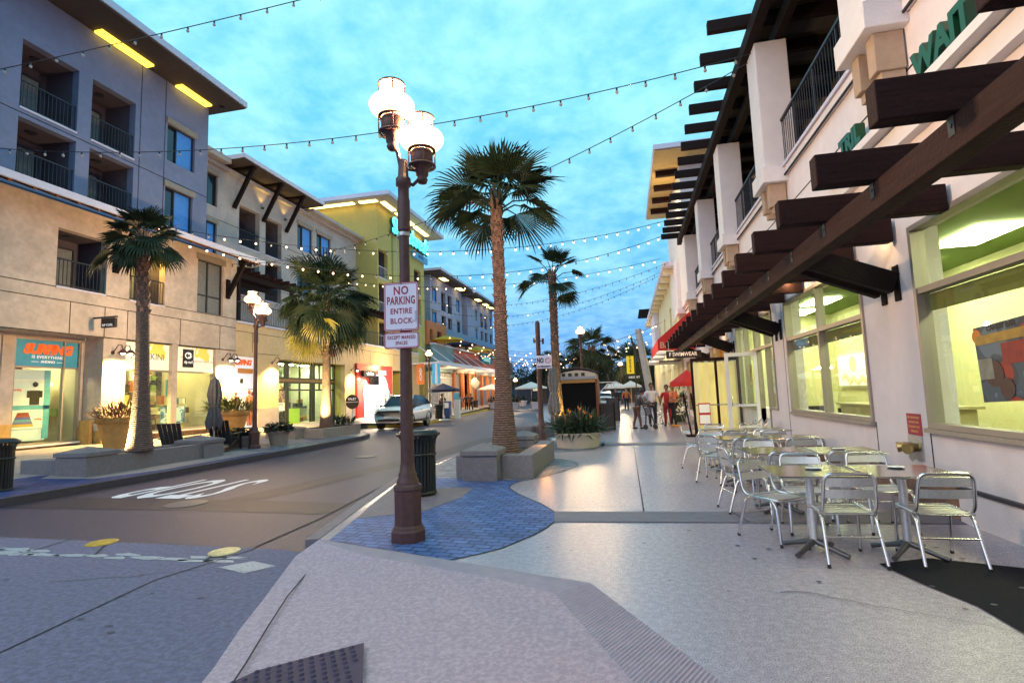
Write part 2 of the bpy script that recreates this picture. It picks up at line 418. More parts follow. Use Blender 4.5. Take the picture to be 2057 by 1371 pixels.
M['chalk'] = mat('chalkboard',(.035,.028,.03),.7,.1,10)
M['lit_room'] = emat('lit_interior_wall',(1,.78,.4),.9)
M['lit_room_w'] = emat('lit_interior_white',(1,.95,.8),1.6)
# ------------------------------------------------------------------ camera
sc = bpy.context.scene
cd = bpy.data.cameras.new('camera'); cam = bpy.data.objects.new('camera', cd); COL.objects.link(cam); sc.camera = cam
RR = [[0.976544,0.055071,0.208156],[0.212493,-0.090413,-0.972971],[-0.034762,0.994381,-0.099994]]
mw = Matrix(RR).to_4x4(); mw.translation = Vector((0,0,1.5)); cam.matrix_world = mw
cd.sensor_width = 36; cd.lens = 36*1060/2057; cd.clip_start=.05; cd.clip_end = 2000

# ------------------------------------------------------------------ dusk sky and soft last light
SUN_EL, SUN_AZ = 34, 215
w = bpy.data.worlds.new('World'); sc.world = w; w.use_nodes = True
nt = w.node_tree; N = nt.nodes; L = nt.links; bg = N['Background']
tc = N.new('ShaderNodeTexCoord'); sp = N.new('ShaderNodeSeparateXYZ'); L.new(tc.outputs['Generated'], sp.inputs[0])
cr = N.new('ShaderNodeValToRGB'); L.new(sp.outputs[2], cr.inputs[0])
els = [(0,(.06,.20,.55)),(.06,(.07,.27,.70)),(.22,(.115,.46,.81)),(.5,(.16,.62,.86)),(1,(.2,.62,.88))]
while len(cr.color_ramp.elements)<len(els): cr.color_ramp.elements.new(.5)
for e,(p,c) in zip(cr.color_ramp.elements, els): e.position=p; e.color=c+(1,)
# clouds: flat sheet coordinates (direction / height) so the pattern runs to the horizon
mz = N.new('ShaderNodeMath'); mz.operation='ADD'; mz.inputs[1].default_value=.22; L.new(sp.outputs[2], mz.inputs[0])
dv = N.new('ShaderNodeVectorMath'); dv.operation='DIVIDE'; L.new(tc.outputs['Generated'], dv.inputs[0])
cbz = N.new('ShaderNodeCombineXYZ'); 
for i in range(3): L.new(mz.outputs[0], cbz.inputs[i])
L.new(cbz.outputs[0], dv.inputs[1])
n1 = N.new('ShaderNodeTexNoise'); n1.inputs['Scale'].default_value=3.4; n1.inputs['Detail'].default_value=9; n1.inputs['Roughness'].default_value=.62; n1.inputs['Distortion'].default_value=.4
L.new(dv.outputs[0], n1.inputs['Vector'])
n2 = N.new('ShaderNodeTexNoise'); n2.inputs['Scale'].default_value=14; n2.inputs['Detail'].default_value=7; n2.inputs['Roughness'].default_value=.6; L.new(dv.outputs[0], n2.inputs['Vector'])
av = N.new('ShaderNodeMath'); av.operation='MULTIPLY_ADD'; av.inputs[1].default_value=.45; L.new(n2.outputs['Fac'], av.inputs[0])
ml = N.new('ShaderNodeMath'); ml.operation='MULTIPLY'; ml.inputs[1].default_value=.75; L.new(n1.outputs['Fac'], ml.inputs[0]); L.new(ml.outputs[0], av.inputs[2])
rg = N.new('ShaderNodeMapRange'); rg.inputs[1].default_value=.47; rg.inputs[2].default_value=.74; rg.clamp=True; L.new(av.outputs[0], rg.inputs[0])
cloud = N.new('ShaderNodeVectorMath'); cloud.operation='MULTIPLY_ADD'; L.new(cr.outputs[0], cloud.inputs[0]); cloud.inputs[1].default_value=(1.4,1.1,.95); cloud.inputs[2].default_value=(.14,.18,.15)
mx = N.new('ShaderNodeMix'); mx.data_type='RGBA'; L.new(rg.outputs[0], mx.inputs[0]); L.new(cr.outputs[0], mx.inputs[6]); L.new(cloud.outputs[0], mx.inputs[7])
sk = N.new('ShaderNodeTexSky'); sk.sky_type='NISHITA'; sk.sun_disc=False; sk.sun_elevation=math.radians(SUN_EL); sk.sun_rotation=math.radians(SUN_AZ)
skm = N.new('ShaderNodeVectorMath'); skm.operation='SCALE'; skm.inputs['Scale'].default_value=.012; L.new(sk.outputs[0], skm.inputs[0])
ad = N.new('ShaderNodeVectorMath'); ad.operation='ADD'; L.new(mx.outputs[2], ad.inputs[0]); L.new(skm.outputs[0], ad.inputs[1])
L.new(ad.outputs[0], bg.inputs[0]); bg.inputs[1].default_value=1.2
sl = bpy.data.lights.new('sun','SUN'); sl.energy=1.0; sl.angle=math.radians(60); sl.color=(1,.60,.58)
so = bpy.data.objects.new('sun', sl); COL.objects.link(so)
az=math.radians(SUN_AZ); el=math.radians(SUN_EL)
sd = Vector((math.sin(az)*math.cos(el), math.cos(az)*math.cos(el), math.sin(el)))
so.rotation_euler = sd.to_track_quat('Z','Y').to_euler(); so.location=(-20,-30,40)
sc.view_settings.view_transform='Standard'; sc.view_settings.look='None'; sc.view_settings.exposure=0; sc.view_settings.gamma=1

# ------------------------------------------------------------------ ground
RZ = -.13
b = MB().sheet([(-400,-60),(400,-60),(400,700),(-400,700)], RZ-.01); struct(b.build('ground', M['asphalt']))
b = MB().sheet([(-13.5,5.25),(-3,5.25),(-3.5,21),(-11,60),(-14,100),(-22,100),(-15,60),(-15.2,30),(-15.2,20),(-11.8,20)], RZ-.004); struct(b.build('road', M['asphalt']))
# crosswalk of pale concrete in front of the camera
b = MB().sheet([(-16,5.6),(-8.1,5.56),(-6.7,5.52),(-3.9,5.4),(-3.3,5.25),(-2.2,2.4),(-1,-8),(-16,-8)], RZ); struct(b.build('crosswalk', M['xwalk']))
b = MB()
b.sheet([(-11.2,7.22),(-6.8,7.22),(-4.4,7.1),(-4.3,7.85),(-6.7,8.08),(-11.2,8.2)], RZ)
b.sheet([(-6.9,8.1),(-6.2,8.1),(-5.1,14),(-4.9,20),(-5.5,20),(-5.8,14)], RZ)
b.sheet([(-10.95,8.2),(-10.35,8.2),(-10.4,20),(-11,20)], RZ)
struct(b.build('road_dark_band', M['asphalt_dark']))
b = MB()
def strip(b, pts, wd, z, mi=0):
    for (x0,y0),(x1,y1) in zip(pts,pts[1:]):
        d=Vector((x1-x0,y1-y0)).normalized(); n=Vector((-d.y,d.x))*wd/2
        b.sheet([(x0-n.x,y0-n.y),(x1-n.x,y1-n.y),(x1+n.x,y1+n.y),(x0+n.x,y0+n.y)], z, mi)
strip(b, [(-4.15,2.0),(-4.47,4.35),(-4.2,5.4)], .02, RZ+.004)
strip(b, [(-4.25,5.45),(-4.3,6.9),(-4.6,9.4),(-4.75,13.4),(-4.9,19)], .03, RZ+.004)
strip(b, [(-5.95,5.0),(-6.35,5.5)], .03, RZ+.004); strip(b, [(-6.9,4.9),(-7.0,5.55)], .02, RZ+.004); strip(b, [(-4.45,4.95),(-4.65,5.42)], .02, RZ+.004)
struct(b.build('road_joints', M['joint']))
def disc(name, x, y, r, m, z, label, cat, group=None, n=28):
    b = MB(); b.lathe([(r,0),(r,.006),(r*.93,.010),(0.0001,.010)], (x,y,z), n); return tag(b.build(name, m), label, cat, group)
disc('manhole_cover',-7.32,7.68,.33,M['iron'],RZ+.002,'round grey manhole cover in the road just below the white STOP lettering','manhole cover')
disc('manhole_cover',-7.44,14.15,.3,M['iron'],RZ+.002,'small round manhole cover further up the road beyond the lamp post','manhole cover')
disc('utility_cover',-6.38,5.44,.17,M['yellow_disc'],RZ+.002,'round dark yellow cover set in the crosswalk edge, the farther left of two','utility cover','yellow covers in the crosswalk edge')
disc('utility_cover',-4.48,5.25,.165,M['pale_disc'],RZ+.002,'round bright yellow cover set in the crosswalk edge, nearer the kerb ramp','utility cover','yellow covers in the crosswalk edge')
# worn white crosswalk line: torn patches of paint
b = MB(); rnd = random.Random(4)
x=-9.4
while x < -4.3:
    l = rnd.uniform(.15,.5); yy = 4.95+.03*(x+7)*-1 + rnd.uniform(-.07,.07); k=9
    cxx=x+l/2; pts=[]
    for i in range(k):
        t=2*PI*i/k; pts.append((cxx+l/2*math.cos(t)*rnd.uniform(.7,1.15), yy+.06*math.sin(t)*rnd.uniform(.5,1.4)))
    b.sheet(pts, RZ+.003); 
    if rnd.random()<.6: b.sheet([(p[0]+rnd.uniform(-.1,.1),p[1]+.12) for p in pts], RZ+.0035)
    x += l*rnd.uniform(.6,1.0)
struct(b.build('crosswalk_line', M['worn_paint']))
b = MB().sheet([(-4.13,4.76),(-3.72,4.62),(-3.55,4.86),(-3.9,4.98)], RZ+.003); struct(b.build('crosswalk_paint_patch', M['worn_paint']))
b = MB()
for i in range(46):
    x=rnd.uniform(-7,2.2); y=rnd.uniform(1.6,5.0) if x<-3.3 else rnd.uniform(1.2,3.6)
    if x>-3.3 and x<.2 and y<3: z=None
    if x<-3.6: b.sheet([(x+rnd.uniform(.012,.035)*math.cos(t)*1.4, y+rnd.uniform(.01,.03)*math.sin(t)) for t in [j*PI/3 for j in range(6)]], RZ+.004)
for i in range(110):
    x=rnd.uniform(-1.6,3.2); y=rnd.uniform(2.6,13); q=rnd.uniform(.006,.02)
    if y<4.6+(-.4-x)*.4 or (x>-1 and y<4.3-(x+.37)*1.8): continue
    b.sheet([(x+q*math.cos(t)*1.3,y+q*math.sin(t)) for t in [j*PI/3 for j in range(6)]], .0085 if not(6.3<y<7.1 or 14.9<y<15.8) else .0095)
def crack(b,x,y,a,n,z):
    for i in range(n):
        x1=x+.09*math.cos(a); y1=y+.09*math.sin(a); w_=.0035*(1-i/n)+.0015
        zz=z if not callable(z) else None
        px,py=-math.sin(a)*w_,math.cos(a)*w_
        b.add([(x-px,y-py,z(x,y) if zz is None else z),(x1-px,y1-py,z(x1,y1) if zz is None else z),(x1+px,y1+py,z(x1,y1) if zz is None else z),(x+px,y+py,z(x,y) if zz is None else z)],[(0,1,2,3)])
        x,y=x1,y1; a+=rnd.uniform(-.5,.5)
crack(b,1.0,4.3,.4,16,.0085); crack(b,2.1,6.2,2.4,12,.0085); crack(b,-.3,8.6,.2,18,.0085); crack(b,-5.5,4.2,.3,22,RZ+.004); crack(b,-7.6,3.6,.9,14,RZ+.004); crack(b,-8.3,6.3,.1,26,RZ+.004); crack(b,-6.5,9.5,1.2,26,RZ+.004)
tag(b.build('spots', mat('gum_spot',(.09,.08,.1),.8,.2,20)), kind='stuff', label='small dark gum spots scattered on the crosswalk and pavement', cat='stains')
t = text('road_lettering','STOP',M['white_paint'],1.0,MX((-8.5,9.25,RZ+.004),(-1,0,0),(0,-1,0)) @ Matrix.Diagonal((.85,2.9,1,1)),ext=.001,bold=.012)
tag(t,'white STOP lettering painted on the dark road, upside down to the viewer','road marking')

# right pavement
KR = [(-3.38,5.36),(-3.81,7.25),(-4.24,9.5),(-4.39,12.5),(-4.36,14.5),(-3.95,17.3),(-3.7,22),(-4.5,29),(-6.4,38),(-9.2,60),(-12.5,100)]
poly = KR + [(30,100),(30,-8),(2.6,-8),(2.2,-2),(.39,3.01),(-.37,4.36),(-1.68,4.8)]
struct(MB().prism(poly, RZ-.005, 0, 0).build('pavement', M['aggregate'], org=(0,0,0)))
def kerb(pts, wd, z0, z1, side):
    b = MB(); ring=[]
    for i,(x,y) in enumerate(pts):
        a=pts[max(i-1,0)]; c=pts[min(i+1,len(pts)-1)]; d=Vector((c[0]-a[0],c[1]-a[1])).normalized(); n=Vector((-d.y,d.x))*side*wd
        ring.append(((x,y),(x+n.x,y+n.y)))
    for (p,q),(p2,q2) in zip(ring,ring[1:]):
        b.add([(p[0],p[1],z0),(p2[0],p2[1],z0),(p2[0],p2[1],z1),(p[0],p[1],z1),(q[0],q[1],z1),(q2[0],q2[1],z1),(q[0],q[1],z0),(q2[0],q2[1],z0)],
              [(0,1,2,3),(3,2,5,4),(4,5,7,6)])
    b.add([(p[0],p[1],z0) for p in (ring[0][0],)]+[(ring[0][1][0],ring[0][1][1],z0),(ring[0][1][0],ring[0][1][1],z1),(ring[0][0][0],ring[0][0][1],z1)],[(0,1,2,3)])
    return b
o = kerb(KR,.15,RZ-.01,.006,1).build('kerb', M['kerb'], org=(0,0,0)); struct(o)
# paver bed with its wavy edge
PV = [(-3.3,5.33),(-1.68,4.8),(-1.47,5.0),(-1.30,5.2),(-1.18,5.45),(-1.05,5.75),(-.96,6.07),(-.92,6.32),(-.93,6.56),(-.98,6.8),(-1.07,6.99),(-1.26,7.35),(-1.5,7.7),(-1.7,8.0),(-1.84,8.28),(-1.95,8.5),(-1.98,8.72),(-1.95,9.0),(-1.87,9.22)]
struct(MB().sheet([(-3.24,5.33)]+PV[1:]+[(-1.87,9.6),(-4.1,9.6),(-3.68,7.3)], .004).build('paver_bed', M['paver']))
PD = [(-1.87,9.22),(-1.62,9.55),(-1.44,9.94),(-1.28,10.3),(-1.15,10.71),(-1.08,11.0),(-1.1,11.29),(-1.22,11.65),(-1.39,11.96),(-1.78,12.34),(-2.4,13.0),(-4.3,13.0),(-4.1,9.62)]
struct(MB().sheet(PD, .0042).build('dark_paver_bed', M['paver_dark']))
struct(MB().sheet([(-3.05,14.2),(-1.9,13.6),(-.9,13.9),(-.7,14.6),(-.75,16.5),(-3.95,16.5),(-4.2,14.2)], .004).build('dark_paver_bed', M['paver_dark']))
b=MB(); strip(b, PV[1:]+PD[1:], .018, .006); 
strip(b,[(.12,6.35),(.11,9),(.09,14.8)],.016,.006); strip(b,[(.09,15.75),(.05,24),(0,40)],.02,.006); strip(b,[(1.13,7.0),(1.24,6.42)],.014,.010)
struct(b.build('pavement_joints', M['joint']))
b=MB(); b.sheet([(-.92,6.31),(3.38,6.5),(3.38,7.05),(-.99,6.83)], .0075)
b.sheet([(-.78,14.95),(3.38,14.95),(3.38,15.75),(-.8,15.75)], .004); b.sheet([(-3.75,24.0),(3.38,24.0),(3.38,24.8),(-3.8,24.8)], .004); b.sheet([(-4.7,31),(3.38,31),(3.38,32),(-4.9,32)], .004)
struct(b.build('grey_paving_band', M['band']))
# dark paving square under the litter bin
struct(MB().sheet([(-3.97,8.5),(-3.68,7.2),(-3.45,6.3),(-2.72,6.75),(-2.5,7.7),(-2.55,8.5)], .0065).build('bin_pad', M['kerb']))
# flat near-black patch laid over the pavement by the restaurant wall
struct(MB().sheet([(3.4,4.9),(2.4,5.25),(1.95,5.05),(2.05,4.6),(2.18,4.2),(2.2,3.4),(2.25,2.0),(2.3,-3),(3.4,-3)], .008).build('dark_floor_patch', mat('floor_patch_black',(.016,.015,.02),.9,.3,60,.2,90,spec=.1)))
# kerb ramp: sloping sheet with grooved border and tactile plate
gut = [(-3.38,5.36,0),(-3.42,5.0,-.07),(-3.25,4.5,-.115),(-3.05,4.0,RZ),(-2.85,3.5,RZ),(-2.62,3.0,RZ),(-2.35,2.3,RZ),(-2.1,1.4,RZ),(-1.9,.2,RZ),(-1.8,-3,RZ)]
crs = [(-3.38,5.36,0),(-2.6,5.1,0),(-1.68,4.8,0),(-1.2,4.64,0),(-.8,4.5,0),(-.37,4.36,0),(.39,3.01,0),(1.0,1.8,0),(1.8,0,0),(2.2,-3,0)]
crs = [(x,y,.003) for x,y,z in crs]
inn = [(-3.15,5.2,0),(-2.62,4.9,0),(-1.75,4.6,0),(-1.3,4.45,0),(-.95,4.3,0),(-.62,4.12,0),(-.02,2.9,0),(.5,1.75,0),(1.3,0,0),(1.7,-3,0)]
inn = [(x,y,-.004) for x,y,z in inn]
b=MB()
for i in range(9):
    if i: b.add([gut[i],inn[i],inn[i+1],gut[i+1]],[(0,3,2,1)],0)
    else: b.add([gut[0],inn[0],inn[1],gut[1]],[(0,3,2,1)],0)
o=b.build('kerb_ramp', M['ramp'], org=(-1.6,3.3,0)); struct(o)
gm = M['band_groove'] = mat('grooved_border',(.40,.32,.38),.8,.1,8)
nt2=gm.node_tree; tcg=nt2.nodes.new('ShaderNodeTexCoord'); wv=nt2.nodes.new('ShaderNodeTexWave'); wv.inputs['Scale'].default_value=12; wv.bands_direction='X'
mpg=nt2.nodes.new('ShaderNodeMapping'); mpg.inputs['Rotation'].default_value=(0,0,math.radians(29)); nt2.links.new(tcg.outputs['Object'],mpg.inputs[0]); nt2.links.new(mpg.outputs[0],wv.inputs[0])
bpg=nt2.nodes.new('ShaderNodeBump'); bpg.inputs['Strength'].default_value=.9; bpg.inputs['Distance'].default_value=.01; nt2.links.new(wv.outputs['Fac'],bpg.inputs['Height']); nt2.links.new(bpg.outputs[0],nt2.nodes['Principled BSDF'].inputs['Normal'])
b=MB()
for i in range(9): b.add([crs[i],crs[i+1],inn[i+1],inn[i]],[(0,1,2,3)],1 if i>=5 else 0)
struct(b.build('ramp_border', [M['ramp_border'] if 'ramp_border' in M else mat('ramp_border_concrete',(.36,.29,.34),.8,.1,8,.2,80), gm], org=(-1,4,0)))
b=MB(); 
for (x0,y0,z0),(x1,y1,z1) in zip(gut[1:],gut[2:]):
    b.sheet([(x0+.2,y0-.03),(x1+.2,y1-.03),(x1+.215,y1-.03),(x0+.215,y0-.03)], lambda x,y: -.095)
ramp_joint = b
def rampz(x,y):
    # height on the ramp between the gutter line and the border
    t = (x-(-3.3+ (4.5-y)*.36)); tt = (-.6+(4.1-y)*.5)-(-3.3+(4.5-y)*.36)
    return -.118 + .114*max(0,min(1,t/max(tt,.1)))
b=MB(); JL=[(-3.2,5.2),(-3.12,4.85),(-3.0,4.5),(-2.85,4.05),(-2.62,3.5),(-2.4,3.0),(-2.12,2.3),(-1.9,1.4)]
for (x0,y0),(x1,y1) in zip(JL,JL[1:]): b.add([(x0,y0,rampz(x0,y0)+.012),(x1,y1,rampz(x1,y1)+.012),(x1+.014,y1,rampz(x1,y1)+.012),(x0+.014,y0,rampz(x0,y0)+.012)],[(0,1,2,3)])
struct(b.build('ramp_joint', M['joint'], org=(0,0,0)))
TP=[(-1.74,3.27),(-2.24,2.91),(-2.42,2.55),(-2.3,1.6),(-1.3,1.6),(-1.5,2.8)]
b=MB(); b.prism(TP, -.14, -.135); 
b=MB(); zt = lambda x,y: rampz(x,y)+.022
b.sheet(TP, zt)
import itertools
def inpoly(x,y,P):
    c=False
    for i in range(len(P)):
        x1,y1=P[i]; x2,y2=P[(i+1)%len(P)]
        if (y1>y)!=(y2>y) and x<(x2-x1)*(y-y1)/(y2-y1)+x1: c=not c
    return c
ax=Vector((.56,.40)).normalized(); ay=Vector((-ax.y,ax.x))
for i in range(-24,24):
    for j in range(-24,24):
        q=Vector((-1.8,2.6))+ax*i*.06+ay*j*.06
        if inpoly(q.x,q.y,TP) and inpoly(q.x+.03,q.y+.03,TP) and inpoly(q.x-.03,q.y-.02,TP):
            b.lathe([(.017,0),(.013,.009),(.004,.012)],(q.x,q.y,zt(q.x,q.y)),7)
tag(b.build('tactile_paving', M['tactile']),'dark purple tactile plate with raised domes on the kerb ramp','tactile paving')

# left pavement: rises slightly to the shops, with the set-back bay where the car stands
def lz(x): return max(0,min(.3,(-x-11)*.042))
KL=[(-10.75,-3),(-10.7,7.2),(-10.5,10.6),(-10.55,15.1),(-10.75,20.4),(-11.1,21.5),(-11.9,22.6),(-13.2,23.7),(-14.6,24.4),(-14.7,28.2),(-13.2,28.8),(-11.9,29.6),(-12.2,33),(-15.6,60),(-19.3,95)]
for nm,xo in (('left_pavement',None),):
    b=MB(); 
    for (x0,y0),(x1,y1) in zip(KL,KL[1:]):
        xs0=[x0-.14,-15.2,-18,-26]; xs1=[x1-.14,-15.2,-18,-26]
        if y0>=59: xs0=[x0-.14,x0-1.5,-30,-60]; xs1=[x1-.14,x1-1.5,-30,-60]
        for k in range(3):
            b.add([(xs0[k],y0,lz(xs0[k])),(xs1[k],y1,lz(xs1[k])),(xs1[k+1],y1,lz(xs1[k+1])),(xs0[k+1],y0,lz(xs0[k+1]))],[(0,1,2,3)])
    struct(b.build(nm, M['sidewalk_left'], org=(0,0,0)))
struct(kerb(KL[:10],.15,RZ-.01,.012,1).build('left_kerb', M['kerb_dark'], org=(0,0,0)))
struct(kerb(KL[9:14],.2,RZ-.01,.012,1).build('yellow_kerb', M['curb_yellow'], org=(0,0,0)))
struct(kerb(KL[13:],.2,RZ-.01,.012,1).build('red_kerb', M['curb_red'], org=(0,0,0)))
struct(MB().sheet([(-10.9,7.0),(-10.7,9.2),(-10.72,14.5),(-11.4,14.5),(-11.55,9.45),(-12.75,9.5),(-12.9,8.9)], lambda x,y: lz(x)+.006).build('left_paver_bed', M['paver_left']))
struct(MB().sheet([(-10.73,14.5),(-10.95,20.2),(-11.5,20.2),(-12.3,19),(-13.1,17),(-12.9,14.5)], lambda x,y: lz(x)+.006).build('left_dark_paver_bed', M['paver_dark']))

# ------------------------------------------------------------------ right building: restaurant with roof terrace
XR=3.4
rb = empty('restaurant_building',(XR,8,0),'white plaster restaurant building on the right with lit green windows and a timber roofed terrace','building')
W1=(1.2,7.04,.95,3.32); W2=(8.45,12.25,.94,3.28); W3=(13.3,17.42,.92,3.3); WD=(14.05,15.0,.03,3.3); SF=(18.6,22.7,.03,3.1)
b=MB(); b.wallx(XR,.3,-6,23.4,.37,5.72,[W1,W2,W3,WD,SF],face=-1)
b.box(XR-.06,XR+.3,-6,33,5.72,5.86)
b.wallx(XR,.3,23.4,33,.0,5.72,[(24.6,27.4,.3,3.0),(28.6,31.6,.3,3.0)],face=-1)
b.box(XR+.32,9,-6.3,-6,0,9); b.box(XR+.02,9,33.0,33.3,0,9.3)
b.build('wall', M['wall_white'], rb)
b=MB(); b.box(XR-.03,XR+.3,-6,6.6,-.1,.34); b.build('wall_base', M['wall_white'], rb)
b=MB(); b.box(XR-.05,XR+.3,-6,6.6,.34,.375); b.box(XR-.012,XR+.02,6.6,8.44,.37,.39); b.build('base_trim', M['dark_frame'], rb)
TBm=mat('brown_stone_base',(.24,.13,.09),.6,.3,8,.2,60)
for (a,c) in ((6.6,14.04),(15.01,18.59),(22.71,23.4)): MB().box(XR-.02,XR+.3,a,c,-.1,.37).build('tile_base', TBm, rb)
MB().box(XR-.3,XR-.03,10.5,11.4,0,.5).build('stone_ledge', TBm, rb)
b=MB()
for z in (5.1,): b.box(XR-.004,XR+.01,-6,33,z-.012,z+.012)
for y in (7.06,8.42): b.box(XR-.004,XR+.01,y-.01,y+.01,.37,.94)
b.box(XR-.004,XR+.01,12.5,12.52,.37,3.6)
b.box(XR-.075,XR-.05,-6,33,5.70,5.73)
b.build('wall_joint', M['joint'], rb)
b=MB(); b.box(XR-.1,XR+.02,-6,33,5.87,5.93); b.build('ledge_cap', M['white_trim'], rb)
# sign ledge
b=MB(); b.box(XR-.26,XR,1.0,8.9,4.52,4.62); b.box(XR-.12,XR,1.0,8.9,4.28,4.50); b.build('sign_ledge', M['column_white'], rb)
def rwin(hole, mulls=(), transom=2.5, depth=.12, nm='window', f=.06, zsub=None):
    y0,y1,z0,z1=hole; b=MB(); xa=XR-.03; xb=XR+depth
    b.box(xa,xb,y0,y0+f,z0+f,z1-f); b.box(xa,xb,y1-f,y1,z0+f,z1-f)
    b.box(xa,xb,y0,y1,z0,z0+f); b.box(xa,xb,y0,y1,z1-f,z1)
    segs=[y0+f]+[m for m in mulls]+[y1-f]
    for m_ in mulls: b.box(xa+.01,xb,m_-.03,m_+.03,z0+f,z1-f)
    if transom:
        for a,c in zip(segs,segs[1:]):
            aa=a+(.03 if a in mulls else 0); cc=c-(.03 if c in mulls else 0)
            b.box(xa+.015,xb,aa,cc,transom-.035,transom+.035)
    fr=b.build(nm, M['alu_frame'], rb)
    MB().box(XR+.05,XR+.056,y0+f,y1-f,z0+f,z1-f).build('pane', M['glass'], fr)
    MB().box(XR-.07,XR+.0,y0-.02,y1+.02,z0-.05,z0-.002).build('sill', M['alu_frame'], fr)
    return fr
rwin(W1,(3.4,),2.54); rwin(W2,(10.32,),2.46); rwin((15.06,17.42,.92,3.3),(16.3,),2.46); 
b=MB(); 
for (a,c) in ((13.3,13.36),(13.98,14.04),(15.0,15.05)): b.box(XR-.03,XR+.12,a,c,.92 if a<13.9 else .0,3.3)
b.box(XR-.03,XR+.12,13.36,13.98,.92,.98); b.box(XR-.03,XR+.12,13.36,15.0,3.24,3.3); b.box(XR-.03,XR+.12,13.36,13.98,2.43,2.49); b.box(XR-.03,XR+.12,14.04,15.0,2.43,2.49)
fr=b.build('door_frame', M['alu_frame'], rb); MB().box(XR+.05,XR+.056,13.36,14.98,.98,3.24).build('pane', M['glass'], fr)
# open door leaf standing out from the wall
b=MB(); xs0,xs1=2.58,3.38; yy=14.98
b.box(xs0,xs0+.09,yy-.04,yy,.02,2.4); b.box(xs1-.09,xs1,yy-.04,yy,.02,2.4); b.box(xs0+.09,xs1-.09,yy-.04,yy,.02,.25); b.box(xs0+.09,xs1-.09,yy-.04,yy,2.3,2.4); b.box(xs0+.09,xs1-.09,yy-.04,yy,.98,1.04)
dl=b.build('door', M['white'], rb); MB().box(xs0+.09,xs1-.09,yy-.025,yy-.018,.25,2.3).build('pane', M['glass'], dl)
b=MB(); b.tube([(2.68,yy-.04,1.0),(2.68,yy-.12,1.0),(2.68,yy-.12,1.25),(2.68,yy-.04,1.25)],.012,8); b.build('handle', M['alu'], dl)
# restaurant interior
bl=mat('olive_roller_blind',(.2,.2,.05),.7,.1,4)
for (a,c,z) in ((1.3,3.35,2.49),(3.45,6.96,2.49),(8.53,10.27,2.41),(10.37,12.17,2.41)):
    MB().box(XR+.09,XR+.13,a,c,z-.19,z).build('roller_blind', bl, rb)
for (x,y) in ((4.7,2.9),(4.9,4.6),(4.6,6.2),(5.0,14.6),(4.9,16.4)):
    b=MB(); b.box(x-.35,x+.35,y-.35,y+.35,.72,.75); b.tube([(x,y,.03),(x,y,.72)],.04,8); b.build('inside_table', M['wood_mid'], rb)
    for s_ in (-1,1):
        b=MB(); b.box(x-.2,x+.2,y+s_*.6-.2,y+s_*.6+.2,.42,.46); b.box(x-.2,x+.2,y+s_*.78,y+s_*.81,.46,.92)
        for q in (-1,1):
            for p_ in (-1,1): b.box(x+q*.17-.015,x+q*.17+.015,y+s_*.6+p_*.17-.015,y+s_*.6+p_*.17+.015,.03,.42)
        b.build('inside_chair', M['black_metal'], rb)
rq=random.Random(12)
for (y,z) in ((1.6,1.5),(3.0,1.55),(5.2,1.5),(6.5,1.6)):
    f_=MB().box(6.13,6.19,y,y+.5,z,z+.65).build('wall_picture', M['wood_mid'], rb); MB().box(6.115,6.129,y+.04,y+.46,z+.04,z+.61).build('picture_art', artmat('wall_art_%.1f'%y,[(.5,.3,.1),(.1,.25,.3),(.6,.55,.4),(.3,.06,.04)],3,0,y), f_)
GRN=(.76,.74,.42)
m_in=mat('lime_interior',GRN,.8,.04,3); m_ceil=mat('olive_ceiling',(.09,.15,.02),.8,.1,3); m_floor=mat('restaurant_floor',(.25,.2,.12),.4,.1,5)
b=MB(); b.box(6.2,6.3,-6,17.8,0,3.6); b.box(3.72,6.2,17.7,17.8,0,3.6); b.box(3.72,6.2,-6.1,-6,0,3.6)
b.box(5.3,6.19,7.4,7.55,0,3.6)
b.build('interior_wall', m_in, rb)
b=MB().box(3.71,6.3,-6,17.8,3.6,3.7); b.build('interior_ceiling', m_ceil, rb)
b=MB().box(3.71,6.3,-6,17.8,-.05,.02); b.build('interior_floor', m_floor, rb)
m_pan=emat('ceiling_panel_light',(1,.98,.58),50,True)
for (x,y) in ((4.9,2.2),(4.9,5.2),(5.1,8.8),(5.1,10.9),(4.9,14.6),(5,16.6)):
    MB().box(x-.3,x+.3,y-.55,y+.55,3.55,3.58).build('ceiling_light', m_pan, rb)
m_pend=emat('pendant_glow',(1,.97,.8),9)
for (x,y) in ((4.6,4.2),(5.2,5.9),(4.5,6.4),(4.6,9.6),(4.7,11.4),(4.4,16)):
    b=MB(); b.tube([(x,y,3.55),(x,y,2.95)],.008,5); b.lathe([(.03,.14),(.09,.08),(.14,0)],(x,y,2.83),14)
    p=b.build('pendant_lamp', M['white'], rb); MB().ball((x,y,2.86),.055,0).build('bulb', m_pend, p)
b=MB(); b.box(4.3,4.9,8.9,12.2,0,1.05); b.box(4.25,4.95,8.8,12.3,1.06,1.1); b.build('service_counter', mat('counter_pale',(.55,.5,.3),.5,.1,5), rb)
# menu board seen through the middle window
b=MB().box(6.12,6.17,15.2,17.3,1.42,2.28)
mb_=b.build('menu_board', emat('menu_board_white',(1,.93,.7),1.1), rb)
b=MB(); b.tube([(6.11,16.2,2.02),(6.10,16.2,2.02)],.22,24); b.build('board_disc', emat('board_disc_orange',(.95,.25,.02),.9), mb_)
b=MB(); rr=random.Random(3)
for i in range(14): b.ball((6.1,16.95-i*.12,1.56+.06*math.sin(i*1.3)+(.1 if i<4 else 0)),.09,0,8,5,sx=.1)
b.build('board_food', emat('board_food_gold',(.95,.5,.03),.8), mb_)
b=MB(); b.box(4.28,4.7,2.4,3.0,0,.9); b.box(4.1,4.5,5.6,6.6,.0,.8); b.build('kitchen_cabinet', M['alu_dull'], rb)
